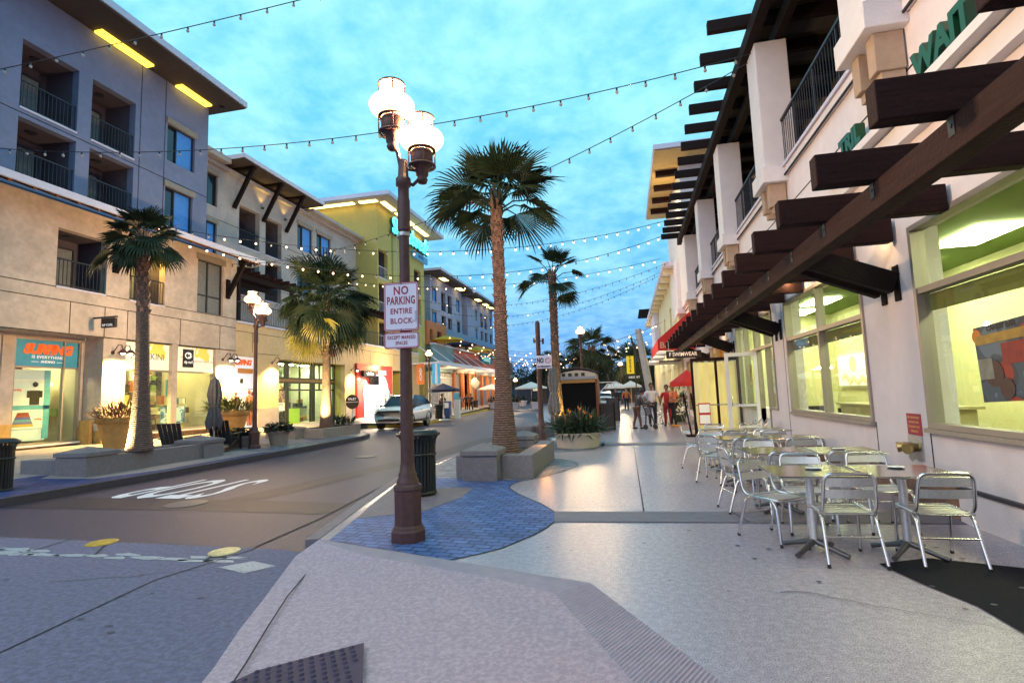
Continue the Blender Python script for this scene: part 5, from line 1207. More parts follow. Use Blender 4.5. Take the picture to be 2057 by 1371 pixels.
def palm(loc, h, r0, r1, crown, nf, label, seed, bootz=2.2, petl=.9, leafl=.75, lean=(0,0), group='fan palms along the street', yellow=(), flare=1.0, spread_down=.5, rings=True, dz=0, stiff=1.0, extra=()):
    rnd=random.Random(seed); X0,Y0,Z0=loc
    r=empty('palm_tree',loc,label,'palm tree',group)
    b=MB(); pts=[]; rs=[]; K=26
    for i in range(K+1):
        t=i/K; z=h*t
        rr=r1+(r0-r1)*math.exp(-z*1.6)
        if rings and z<bootz: rr*=1+.018*math.sin(z*70)
        pts.append((X0+lean[0]*t*t, Y0+lean[1]*t*t, Z0+z)); rs.append(rr)
    if rings:
        pts=[];rs=[];K=90
        for i in range(K+1):
            t=i/K; z=h*t; rr=(r1*1.25+(r0-r1*1.25)*math.exp(-z*.95))*(1+(.03 if i%2 else -.01))
            pts.append((X0+lean[0]*t*t, Y0+lean[1]*t*t, Z0+z)); rs.append(rr)
    b.tube(pts,rs,18); tr=b.build('trunk', M['trunk'], r)
    # old leaf bases
    b=MB(); z=bootz; k=0
    while z<h+.05:
        t=z/h; cx_=X0+lean[0]*t*t; cy_=Y0+lean[1]*t*t; rr=r1*.98
        nn=7
        for j in range(nn):
            a=2*PI*(j+.5*(k%2))/nn+rnd.uniform(-.15,.15); o=Vector((math.cos(a),math.sin(a),0)); tn=Vector((-o.y,o.x,0))
            c=Vector((cx_,cy_,Z0+z)); w0=.075*max(1,r1/.12); hh=rnd.uniform(.2,.34); out_=rnd.uniform(.015,.065)
            q=[c+o*rr-tn*w0, c+o*rr+tn*w0, c+o*(rr+.02)+tn*w0*.7+Vector((0,0,hh*.6)), c+o*(rr+.02)-tn*w0*.7+Vector((0,0,hh*.6)), c+o*(rr+.015+out_)+tn*w0*.35+Vector((0,0,hh)), c+o*(rr+.015+out_)-tn*w0*.35+Vector((0,0,hh)), c+o*(rr+.005)+tn*w0*.3+Vector((0,0,hh)), c+o*(rr+.005)-tn*w0*.3+Vector((0,0,hh))]
            b.add(q,[(0,1,2,3),(3,2,4,5),(5,4,6,7),(1,0,7,6),(1,6,4,2),(0,3,5,7)])
        z+=.155; k+=1
    b.build('leaf_bases', M['boots'], tr)
    b=MB(); top=Vector((X0+lean[0],Y0+lean[1],Z0+h))
    for i in range(nf):
        u=(i+.5)/nf; az_=i*2.39996+rnd.uniform(-.25,.25)
        el_=math.radians(80-u**.85*(78+58*spread_down*2)+rnd.uniform(-15,15))
        d=Vector((math.cos(az_)*math.cos(el_),math.sin(az_)*math.cos(el_),math.sin(el_)))
        pl=petl*rnd.uniform(.75,1.15)*(1 if u>.2 else .8); p0=top+Vector((0,0,.12-.35*u))+Vector((d.x,d.y,0))*r1*.8
        p1=p0+d*pl*.5+Vector((0,0,.04)); p2=p0+d*pl-Vector((0,0,.10*pl*u*2))
        mi=1 if i in yellow else 0
        b.tube([p0,p1,p2],[.022,.016,.012],5,mi)
        dd=(p2-p1).normalized()*(1)+Vector((0,0,-.15-.45*u)); 
        fan(b,p2,dd,Vector((rnd.uniform(-.35,.35),rnd.uniform(-.35,.35),1)),leafl*crown*rnd.uniform(.8,1.15),.05*crown,rnd,mi,28,(.35+.5*u)*stiff*rnd.uniform(.6,1.7),rnd.uniform(2.2,3.0))
    for (bp,dd_,ll_) in extra:
        b.tube([top,Vector(bp)],[.022,.014],5,1); fan(b,bp,dd_,(.3,-1,.1),ll_,.07,rnd,1,24,.3,2.2)
    b.build('crown', [M['frond'],M['frond_yellow']], r)
    return r
palm((-2.42,10.3,.36),5.08,.29,.088,1.0,28,'tall fan palm in the near stone planter right of the lamp post',3,bootz=2.0,petl=.68,leafl=.93,lean=(-.02,0),spread_down=-.06,stiff=.3)
palm((-2.42,18.5,.36),5.3,.28,.105,.95,13,'thinner fan palm behind the kiosk side planter with a light at its foot',11,bootz=2.6,petl=.75,leafl=.8,lean=(.02,0),spread_down=.15,stiff=.3)
palm((-11.72,10.86,.45),5.2,.30,.105,.95,24,'fan palm in the long stone planter on the left pavement, lit from below',5,bootz=3.2,petl=.52,leafl=.76,lean=(-.12,0),spread_down=.05,stiff=.5)
palm((-12.4,20.2,.42),5.4,.30,.12,1.4,60,'bushy fan palm with yellow lower leaves in front of the deli',8,bootz=2.6,petl=1.0,leafl=1.0,yellow=(46,48,50,51),spread_down=.42,stiff=.6,extra=(((-11.95,19.0,4.85),(.1,-.1,-1),1.15),((-12.45,18.95,4.1),(-.4,-.1,-1),1.2)))
palm((-2.3,36,0),4.35,.3,.22,1.35,30,'far fan palm rising behind the kiosk beside the distant lamp',9,bootz=2.0,petl=.8,leafl=.95,lean=(.1,0))
for j,(x,y,hh,cr_,sd__) in enumerate(((-6.2,62,4.2,2.6,21),(.6,66,4.9,2.6,22),(-10.5,75,6.3,1.6,23),(-13.5,88,5.5,1.8,24),(2.2,80,6.0,2.0,25))):
    palm((x,y,-.1),hh,.45,.32,cr_*.75,30,['feathery far palm between the kiosk roof and the middle trunk','wide dark far palm above the yellow vertical sign','small far palm silhouette left of the second palm trunk','small far palm silhouette above the dark house roof','far palm partly behind the leaning pale pole'][j],sd__,bootz=3,petl=1.2,leafl=1.3,rings=False,group='far palms at the street end')
spot('palm_uplight',(-12.22,10.36,.52),(-11.85,10.8,1.0),1500,(1,.70,.28),95,.06,.6)
spot('palm_uplight',(-12.25,19.3,.5),(-12.38,20.1,2.2),2600,(1,.74,.30),80,.05,.6)
spot('palm_uplight',(-2.1,17.95,.42),(-2.38,18.45,1.5),300,(1,.66,.14),60,.05,.7)
spot('palm_uplight',(-1.75,11.2,.62),(-1.9,10.9,.3),14,(1,.4,.08),120,.05,.7)
for k,(x,y,z) in enumerate(((-12.25,10.32,.36),(-12.25,19.26,.34),(-2.08,17.9,.33))):
    b=MB(); b.lathe([(.05,0),(.06,.06),(.05,.09)],(x,y,z),10); o=b.build('ground_light', M['black_metal']); tag(o,['small black uplight at the foot of the near left palm','small black uplight at the foot of the bushy palm','small black uplight at the foot of the palm behind the kiosk'][k],'uplight','uplights in the planters')

# ------------------------------------------------------------------ planters
def pillar(b,x0,x1,y0,y1,z0,zt,cap=.14,over=.03,mi=0):
    b.box(x0,x1,y0,y1,z0,zt-cap); xa,xb,ya,yb=x0-over,x1+over,y0-over,y1+over; zc=zt-cap+.004
    zm=zc+cap*.62; c=((xa+xb)/2,(ya+yb)/2,zt+.07)
    b.box(xa,xb,ya,yb,zc,zm)
    b.add([(xa,ya,zm),(xb,ya,zm),(xb,yb,zm),(xa,yb,zm),c],[(0,1,4),(1,2,4),(2,3,4),(3,0,4)])
def planter(name,label,x0,x1,y0,y1,zh,z0,m,pil,nearwing=None,t=.3):
    r=empty(name,((x0+x1)/2,(y0+y1)/2,z0),label,'planter','stone palm planters')
    b=MB(); b.box(x0,x1,y0,y0+t,z0,zh); b.box(x0,x1,y1-t,y1,z0,zh); b.box(x0,x0+t,y0+t+.002,y1-t-.002,z0,zh); b.box(x1-t,x1,y0+t+.002,y1-t-.002,z0,zh)
    if nearwing: b.box(*nearwing)
    b.build('wall', m, r, bevel=.012)
    for p in pil:
        b=MB(); pillar(b,*p); b.build('pillar', m, r, bevel=.008)
    MB().box(x0+t+.002,x1-t-.002,y0+t+.002,y1-t-.002,z0,zh-.1).build('soil', M['soil'], r)
    return r
planter('planter','near grey stone planter with a capped pillar around the tall middle palm',-3.15,-1.72,9.42,12.3,.42,0,M['granite'],[(-2.94,-2.30,9.12,9.74,0,.58),(-2.62,-2.1,11.75,12.25,0,.62)])
planter('planter','long grey stone planter with pyramid capped ends on the left pavement',-12.7,-11.62,9.9,13.5,.44,0,M['granite'],[(-12.45,-11.6,9.45,10.2,.0,.60),(-12.5,-11.56,12.7,13.44,.0,.58)],(-13.5,-12.5,9.5,9.9,0,.40))
planter('planter','beige stone planter of the bushy palm by the deli',-13.2,-11.75,18.9,21.9,.42,0,M['granite_warm'],[(-13.9,-12.6,18.35,19.0,0,.55)])
planter('planter','stone planter wall behind the round planter at the foot of the farther palm',-3.4,-1.7,17.5,20.0,.42,0,M['granite'],[(-3.7,-3.1,17.0,17.6,0,.5)])
def leaves(b,c,rad,hgt,n,rnd,ll=.25,w_=.03,up=.6,mi=(0,),dome=True):
    for i in range(n):
        a=rnd.uniform(0,2*PI); q=rad*math.sqrt(rnd.random()); x=c[0]+q*math.cos(a); y=c[1]+q*math.sin(a); z=c[2]+hgt*rnd.random()*(1-(q/rad)**2*.6)
        a2=a+rnd.uniform(-1,1); e=rnd.uniform(-.2,1.2)*up; d=Vector((math.cos(a2)*math.cos(e),math.sin(a2)*math.cos(e),math.sin(e))); s_=Vector((-math.sin(a2),math.cos(a2),rnd.uniform(-.5,.5)))*w_
        L_=ll*rnd.uniform(.6,1.2); p=Vector((x,y,z)); m_=p+d*L_*.5; t_=p+d*L_+Vector((0,0,-L_*.25*rnd.random()))
        b.add([p-s_*.4,p+s_*.4,m_+s_,m_-s_,t_],[(0,1,2,3),(3,2,4)],rnd.choice(mi))
def pot(name,label,c,r0,r1,h,m,leafm,rim=.05,n=260,ll=.25,lw=.03,lh=.35,group=None,mis=(0,),up=.6,seed=1,sy=1.0,lr=1.0):
    r=empty(name,c,label,'potted plant',group); b=MB()
    b.lathe([(r0,0),(r0+(r1-r0)*.4,h*.35),(r1-.01,h*.8),(r1-.005,h*.82),(r1+rim,h*.84),(r1+rim,h),(r1-.02,h),(r1-.03,h-.06),(.0001,h-.06)],c,28,sy=sy)
    b.build('pot', m, r); b=MB(); leaves(b,(c[0],c[1],c[2]+h-.05),r1*lr,lh,n,random.Random(seed),ll,lw,up,mis); b.build('foliage', leafm, r); return r
pot('large_pot','big ochre pot with rust red leaves against the pillar beside the near left palm',(-16.3,14.35,.2),.4,.62,1.0,M['terracotta'],[M['leaf_red'],M['leaf_yel']],.06,520,.42,.02,.45,'pots on the left pavement',(0,0,0,1),1.0,3,1,1.15)
pot('large_pot','big ochre pot with yellow green leaves in front of the surfing poster',(-15.75,18.6,.15),.45,.68,1.1,M['terracotta'],[M['leaf_yel'],M['leaf']],.06,620,.5,.022,.5,'pots on the left pavement',(0,0,1),1.0,4,1,1.15)
pot('bowl_planter','low grey bowl planter left of the left street lamp base',(-12.75,15.6,.03),.34,.5,.42,M['granite'],[M['leaf_dark']],.02,420,.2,.035,.3,'pots on the left pavement',(0,),.7,5)
pot('round_pot','grey rimmed pot with a dark bush right of the left street lamp base',(-11.9,16.4,.03),.26,.36,.52,M['granite_warm'],[M['leaf_dark']],.04,600,.14,.035,.36,'pots on the left pavement',(0,),.6,6,1,1.25)
pot('oval_planter','round concrete planter of strappy plants with orange flowers in front of the kiosk',(-1.42,14.95,0),.58,.62,.4,mat('cream_cast_concrete',(.45,.42,.36),.75,.12,60,.3,150),[M['leaf_dark'],M['leaf'],M['flower']],.0,700,.55,.022,.4,None,(0,0,0,0,0,1,1),1.3,7,1,.95)
b=MB(); rn=random.Random(5)
for (x,z) in ((-1.62,.95),(-1.35,1.02),(-1.2,.9),(-1.75,.85),(-1.05,.8)):
    b.tube([(x,14.8,.5),(x+.03,14.75,z)],.006,4); b.add([(x+.03,14.75,z),(x+.1,14.74,z+.1),(x+.05,14.74,z+.02)],[(0,1,2)]); b.add([(x+.03,14.75,z),(x+.0,14.74,z+.13),(x-.02,14.74,z+.05)],[(0,1,2)]); b.add([(x+.0,14.73,z-.02),(x+.09,14.72,z+.03),(x+.05,14.73,z+.06)],[(0,1,2)])
o=b.build('flowers', M['flower']); tag(o,'orange bird of paradise flowers standing up from the round concrete planter','flowers')
b=MB(); leaves(b,(-12.35,21.2,.4),.55,.35,260,random.Random(9),.45,.03,1.0); o=b.build('shrub',M['leaf_dark']); tag(o,'dark low shrub behind the bushy palm in its beige planter','shrub')

# ------------------------------------------------------------------ litter bins
def bin_(loc,label,rz=0):
    r=empty('litter_bin',loc,label,'litter bin','slatted litter bins'); X0,Y0,Z0=loc
    b=MB(); b.lathe([(.23,.02),(.23,.86)],loc,24); b.build('liner', M['black_metal'], r)
    b=MB(); n=30
    for i in range(n):
        a=2*PI*i/n; o=Vector((math.cos(a),math.sin(a),0)); 
        P=[Vector(loc)+o*q+Vector((0,0,z)) for q,z in ((.255,.03),(.258,.5),(.262,.75),(.275,.84),(.305,.9),(.33,.92))]
        for p,q in zip(P,P[1:]): b.beam(p,q,.034,.008,0,up=o)
    b.build('slats', M['bin_green'], r)
    b=MB()
    for z,q in ((.04,.265),(.62,.27),(.925,.335)): b=MB(); b.lathe([(q-.012,-.02),(q+.008,-.02),(q+.008,.02),(q-.012,.02),(q-.012,-.02)],(X0,Y0,Z0+z),28,capb=False,capt=False); b.build('band', M['bin_green'], r)
    b=MB(); b.lathe([(.31,.935),(.3,.965),(.25,.99),(.13,1.0),(.125,.96),(.0001,.95)],loc,24); b.build('lid', M['bin_green'], r)
    return r
bin_((-3.25,7.9,.008),'dark slatted steel litter bin right behind the near lamp post')
bin_((-11.75,7.85,.01),'dark slatted litter bin cut off at the left edge of the photo')
bin_((-12.5,34,.02),'dark slatted litter bin by the banner lamp post behind the white car')
bin_((-16.6,57,.05),'dark bin at the foot of the diamond warning sign far down the left pavement')

# ------------------------------------------------------------------ closed umbrellas, benches
def closed_umb(loc,h,label,m,r=.2):
    e=empty('closed_umbrella',loc,label,'umbrella'); X0,Y0,Z0=loc
    b=MB(); b.tube([loc,(X0,Y0,Z0+h)],.022,8); b.lathe([(.28,0),(.28,.05),(.05,.08)],loc,18); b.build('pole', M['galv'], e)
    b=MB(); n=32; prof=[(.02,h+.04),(.10,h-.04),(.13,h-.25),(.16,h-.5),(.12,h-.75),(.10,h-.85),(.14,h-1.05),(.19,h-1.3),(.15,h-1.45)]
    vs=[];fs=[]; rn=random.Random(int(h*100)); ph=[rn.uniform(.7,1.35) for _ in range(8)]
    for k,(q,z) in enumerate(prof):
        for j in range(n):
            t=2*PI*j/n; f=1+.32*math.cos(t*8)*min(1,k/2)*(.5+.5*ph[(j*8//n)%8]); zz=z-(.12*ph[(j*8//n)%8]*(math.cos(t*8)>0) if k==len(prof)-1 else 0)
            vs.append((X0+q*r/.2*f*math.cos(t),Y0+q*r/.2*f*math.sin(t),Z0+zz))
    for k in range(len(prof)-1):
        for j in range(n): fs.append((k*n+j,(k+1)*n+j,(k+1)*n+(j+1)%n,k*n+(j+1)%n))
    b.add(vs,fs,0,True); b.build('canopy', m, e)
    b=MB(); b.lathe([(.125*r/.2,h-.88),(.125*r/.2,h-.82)],loc,16,capb=False,capt=False); b.build('strap', m, e)
    b=MB(); b.lathe([(.03,h+.03),(.02,h+.1),(.005,h+.14)],loc,8); b.build('finial', M['black_metal'], e)
closed_umb((-12.35,13.95,.0),2.30,'closed dark grey umbrella standing between the two black chairs',M['grey_canvas'])
closed_umb((-2.38,17.35,.0),2.35,'closed beige umbrella just right of the skateboarding sign pole',M['beige_canvas'],.18)
def adiron(loc,rz,label):
    e=empty('lounge_chair',loc,label,'chair','black wooden lounge chairs by the closed umbrella')
    def add(nm,f):
        b=MB(); f(b); b.xf(Matrix.Translation(Vector(loc))@Matrix.Rotation(rz,4,'Z')); return b.build(nm, M['black_metal'], e)
    add('backrest',lambda b:[b.beam((-.26+i*.105,.33,.22),(-.30+i*.12,.68,1.0),.095,.02,up=(1,0,0)) if False else b.beam((-.24+i*.12,.30,.25),(-.26+i*.13,.62,1.0),.11,.025,up=(0,-1,.4)) for i in range(5)])
    add('seat',lambda b:[b.beam((-.27,-.32+i*.12,.40-i*.035),(.27,-.32+i*.12,.40-i*.035),.1,.02) for i in range(6)])
    for s_ in (-1,1):
        add('leg',lambda b:b.beam((s_*.3,-.38,.0),(s_*.3,-.34,.56),.03,.12,up=(0,1,0)))
        add('leg',lambda b:b.beam((s_*.3,-.36,.40),(s_*.3,.75,.02),.03,.13))
        add('arm',lambda b:b.beam((s_*.34,-.45,.58),(s_*.34,.42,.56),.12,.025))
adiron((-12.95,13.3,.02),PI+.3,'black wooden lounge chair left of the closed grey umbrella')
adiron((-12.6,14.75,.02),PI+.3,'black wooden lounge chair right of the closed grey umbrella')
b=MB(); b.lathe([(.3,.46),(.3,.5)],(-12.75,14.2,0),18); b.tube([(-12.75,14.2,.05),(-12.75,14.2,.46)],.03,8); b.lathe([(.22,.0),(.22,.03)],(-12.75,14.2,.02),14); o=b.build('side_table',M['black_metal']); tag(o,'small black round side table between the lounge chairs','table')

# ------------------------------------------------------------------ bistro tables and chairs
def T(b,pts,r=.0145,n=8,mi=0): b.tube(pts,r,n,mi)
ch=proto('bistro_chair','x','chair','aluminium bistro chairs')
# origin under seat centre, sitter faces +Y, backrest at -Y
def arc(p0,p1,p2,n=5):
    p0,p1,p2=map(Vector,(p0,p1,p2)); return [(p0*(1-t)**2+p1*2*t*(1-t)+p2*t*t) for t in [i/n for i in range(n+1)]]
b=MB()
path=[Vector((-.20,-.10,.42))]+arc((-.205,-.17,.44),(-.21,-.21,.46),(-.21,-.225,.52),4)+arc((-.20,-.265,.70),(-.195,-.28,.775),(-.13,-.28,.775),5)
path+= [Vector((-p.x,p.y,p.z)) for p in reversed(path)]
T(b,path); b.build('back_frame', M['alu'], ch)
for z0,z1 in ((.565,.64),(.665,.74)):
    b=MB(); 
    def yb(z): return -.225-(z-.52)*.2
    K=6
    for i in range(K):
        x0=-.2+.4*i/K; x1=-.2+.4*(i+1)/K; c0=-.02*(1-(2*i/K-1)**2); c1=-.02*(1-(2*(i+1)/K-1)**2)
        b.add([(x0,yb(z0)+c0,z0),(x1,yb(z0)+c1,z0),(x1,yb(z1)+c1,z1),(x0,yb(z1)+c0,z1)],[(0,1,2,3)],0,True)
        b.add([(x0,yb(z0)+c0+.004,z0),(x1,yb(z0)+c1+.004,z0),(x1,yb(z1)+c1+.004,z1),(x0,yb(z1)+c0+.004,z1)],[(3,2,1,0)],0,True)
    b.build('back_slat', M['alu_dull'], ch)
b=MB()
for i in range(6):
    y0=-.19+i*.064; z=.437-.012*math.sin(PI*(i+.5)/6); b.box(-.2,.2,y0,y0+.05,z-.004,z)
b.build('seat', M['alu_dull'], ch, bevel=.002)
b=MB(); T(b,[(-.205,-.2,.43),(-.205,.17,.43)]+arc((-.205,.17,.43),(-.2,.22,.43),(-.15,.22,.425),3)+arc((.15,.22,.425),(.2,.22,.43),(.205,.17,.43),3)+[(.205,-.2,.43)]); T(b,[(-.2,-.18,.418),(.2,-.18,.418)],.009,6); b.build('seat_frame', M['alu'], ch)
for s_ in (-1,1):
    b=MB(); T(b,[(s_*.205,.05,.425)]+arc((s_*.205,.12,.42),(s_*.21,.19,.41),(s_*.212,.20,.35),3)+[(s_*.215,.23,.015)]); l_=b.build('leg', M['alu'], ch); MB().lathe([(.016,0),(.015,.03)],(s_*.215,.23,0),8).build('foot', M['black'], l_)
    b=MB(); T(b,[(s_*.205,0,.42)]+arc((s_*.205,-.1,.42),(s_*.21,-.17,.41),(s_*.212,-.19,.36),3)+[(s_*.225,-.30,.015)]); l_=b.build('leg', M['alu'], ch); MB().lathe([(.016,0),(.015,.03)],(s_*.225,-.30,0),8).build('foot', M['black'], l_)
b=MB(); T(b,[(-.218,-.235,.24),(.218,-.235,.24)],.009,6); b.build('stretcher', M['alu'], ch)
tb_=proto('bistro_table','x','table','square steel bistro tables')
b=MB(); b.box(-.35,.35,-.35,.35,.695,.715); b.build('tabletop', M['steel_top'], tb_, bevel=.008)
b=MB(); b.tube([(0,0,.06),(0,0,.69)],.034,16); b.build('column', M['alu_dull'], tb_)
b=MB()
for a in range(4):
    t=PI/4+a*PI/2; c,s_=math.cos(t),math.sin(t); b.tube([(0,0,.10),(c*.1,s_*.1,.07),(c*.22,s_*.22,.035),(c*.29,s_*.29,.018)],[.03,.025,.02,.022],8)
b.build('foot', M['foot_metal'], tb_)
tables=[(1.57,5.36,0,'near steel table beside the two front chairs, left one of the nearest pair'),(2.31,5.35,.01,'near steel table against the wall side, right one of the nearest pair'),
 (1.70,7.03,.03,'second row steel table, left of its pair, reflecting the windows'),(2.44,7.0,-.02,'second row steel table, right of its pair close to the wall'),
 (1.66,8.84,.04,'third row steel table, left of its pair'),(2.40,8.84,0,'third row steel table, right of its pair by the brown ledge'),
 (1.70,10.5,.03,'farthest row steel table, left of its pair'),(2.44,10.5,-.03,'farthest row steel table, right of its pair')]
for i,(x,y,rz,l_) in enumerate(tables):
    o=tb_ if i==0 else copy_tree(tb_); place(o,(x,y,.004),rz,l_)
# (x,y,rot,label): rot 0 faces +Y (back to camera)
chairs=[(1.75,5.2,0,'front chair with its back to the camera at the near left table'),
 (2.46,5.21,-.03,'front chair with its back to the camera at the near right table by the wall'),
 (1.37,5.76,-2.56,'chair turned sideways with a bright backrest at the left end of the near table'),
 (1.76,6.1,PI-.1,'chair facing the camera behind the near left table'),
 (2.48,6.2,PI+.05,'chair facing the camera behind the near right table'),
 (1.70,6.78,.05,'back view chair at the near side of the second left table'),
 (2.33,6.8,0,'back view chair at the near side of the second right table'),
 (1.36,7.05,-PI/2+.15,'chair seen edge on at the left end of the second row'),
 (1.78,7.92,PI,'chair facing the camera beyond the second left table'),
 (2.45,8.0,PI+.05,'chair facing the camera beyond the second right table under the middle window'),
 (1.36,9.1,-.75,'slatted back chair turned half away at the left of the third row'),
 (1.62,8.5,.1,'chair at the near side of the third left table'),
 (2.34,8.45,0,'chair at the near side of the third right table'),
 (2.26,9.65,PI-.15,'chair facing the camera beyond the third right table'),
 (1.25,10.8,-PI/2-.1,'farthest left chair standing alone seen from the side'),
 (1.42,9.8,PI+.1,'pale chair facing the camera beyond the third left table'),
 (1.75,10.0,.05,'chair at the near side of the farthest left table'),
 (2.38,10.0,-.05,'chair at the near side of the farthest right table'),
 (1.68,11.2,PI,'chair facing the camera beyond the farthest left table'),
 (2.4,11.3,PI+.1,'chair facing the camera beyond the farthest right table')]
for i,(x,y,rz,l_) in enumerate(chairs):
    o=ch if i==0 else copy_tree(ch); place(o,(x,y,.004),rz,l_,.965)
for i,(x,y) in enumerate(((2.55,12.6),(2.75,12.85),(2.95,13.1))):
    o=copy_tree(ch); place(o,(x,y,.02),PI/2+.2,'folded looking chair tipped up by the wall in front of the green door, number-less %s of three'%('left','middle','right')[i],tilt=(0,.5))
    o['label']='chair tipped against the wall before the open green door, %s of three'%('left','middle','right')[i]
def plate(x,y,label):
    b=MB(); b.lathe([(.04,0),(.065,.006),(.07,.012)],(x,y,.72),18); o=b.build('ashtray', M['white']); tag(o,label,'dish')
plate(1.64,5.45,'shiny round dish on the near left table'); plate(2.34,5.5,'white round dish on the near right table'); plate(2.42,7.05,'small dish on the second right table')
# ------------------------------------------------------------------ kiosk and sandwich boards
k=empty('kiosk',(-1.85,21.2,0),'dark kiosk with orange side and arched cream roof sign behind the flower planter','kiosk')
b=MB(); b.box(-2.62,-1.18,20.5,22.0,.08,1.88); b.build('body', mat('kiosk_matt_black',(.008,.008,.009),.95,.1,10,spec=.1), k)
KO=mat('kiosk_orange',(.16,.035,.01),.5,.15,6)
b=MB(); b.box(-1.175,-1.1,20.45,22.05,.05,1.98); b.box(-2.70,-2.625,20.45,22.05,.05,1.98); b.build('side_panel', KO, k)
b=MB(); b.box(-2.62,-1.18,20.42,20.495,1.86,1.98); b.build('awning_box', mat('kiosk_amber',(.2,.09,.02),.5,.1,6,emit=.08,ecol=(1,.5,.1),noemis=True), k)
b=MB(); P_k=[(-2.66,1.99),(-1.14,1.99),(-1.14,2.2),(-1.45,2.3),(-1.9,2.36),(-2.35,2.3),(-2.66,2.2)]
b.add([(x,20.47,z) for x,z in P_k]+[(x,22.0,z) for x,z in P_k],[(0,1,2,3,4,5,6),(13,12,11,10,9,8,7)]+[(i,i+7,(i+1)%7+7,(i+1)%7) for i in range(7)]); b.build('roof_sign', mat('kiosk_cream',(.6,.55,.45),.6,.05,5), k)
b=MB(); 
for x in (-2.45,-2.2,-1.95,-1.7): b.box(x,x+.13,20.44,20.466,2.12,2.24)
b.build('sign_window', M['black'], k)
b=MB(); pr=[(-2.74,2.21),(-2.4,2.34),(-1.9,2.41),(-1.4,2.34),(-1.06,2.21)]
for (x0,z0),(x1,z1) in zip(pr,pr[1:]): b.beam((x0,21.2,z0+.04),(x1,21.2,z1+.04),.02,.05) if False else b.add([(x0,20.38,z0),(x1,20.38,z1),(x1,22.1,z1),(x0,22.1,z0),(x0,20.38,z0+.06),(x1,20.38,z1+.06),(x1,22.1,z1+.06),(x0,22.1,z0+.06)],[(0,1,5,4),(4,5,6,7),(3,2,1,0),(2,3,7,6)])
b.build('roof', M['black_metal'], k)
MB().box(-2.62,-1.18,20.44,20.468,2.0,2.1).build('sign_strip', mat('kiosk_grey',(.3,.32,.38),.5,.1,6), k)
def aframe(x,y,h,w_,label,m=None):
    e=empty('sandwich_board',(x,y,0),label,'sandwich board'); 
    for s_ in (-1,1):
        b=MB(); b.beam((x,y+s_*.28,.02),(x,y+s_*.02,h),w_,.03,up=(0,1,0)); b.build('board', m or M['chalk'], e)
        b=MB()
        for q in (-1,1): b.beam((x+q*w_/2,y+s_*.29,.0),(x+q*w_/2,y+s_*.03,h+.02),.05,.045,up=(0,1,0))
        b.build('frame', M['wood_mid'], e)
aframe(-.85,21.2,1.02,.62,'dark chalkboard sandwich board beside the kiosk'); aframe(-.75,27.5,1.15,.6,'dark sandwich board further back behind the first one')

# ------------------------------------------------------------------ people
def skin(name, chains, m, parent, sub=1):
    """chains: list of [(x,y,z,r),...]; chains whose first point equals an earlier point are welded"""
    vs=[]; rs=[]; es=[]; key={}
    for c in chains:
        prev=None
        for (x,y,z,r) in c:
            kk=(round(x,3),round(y,3),round(z,3))
            if kk not in key: key[kk]=len(vs); vs.append((x,y,z)); rs.append(r)
            i=key[kk]
            if prev is not None and prev!=i: es.append((prev,i))
            prev=i
    me=bpy.data.meshes.new(name); me.from_pydata(vs,es,[]); ob=bpy.data.objects.new(name,me); COL.objects.link(ob)
    md=ob.modifiers.new('s','SKIN'); 
    if not me.skin_vertices: 
        bpy.context.view_layer.objects.active=ob; bpy.ops.mesh.customdata_skin_add() if False else None
    for i,r in enumerate(rs):
        v=me.skin_vertices[0].data[i]; v.radius=(r,r); v.use_root=(i==0)
    ob.modifiers.new('u','SUBSURF').levels=sub; ob.modifiers['u'].render_levels=sub
    dg=bpy.context.evaluated_depsgraph_get(); dg.update(); m2=bpy.data.meshes.new_from_object(ob.evaluated_get(dg))
    bpy.data.objects.remove(ob); bpy.data.meshes.remove(me)
    m2.materials.clear(); m2.materials.append(m); m2.name=name
    m2.polygons.foreach_set('use_smooth',[True]*len(m2.polygons))
    o=bpy.data.objects.new(name,m2); COL.objects.link(o); o.parent=parent
    ORG[o.name]=ORG[parent.name]; return o
SK=mat('skin',(.32,.16,.1),.6,.1,12); HAIR=mat('dark_hair',(.015,.01,.01),.6,.2,30)
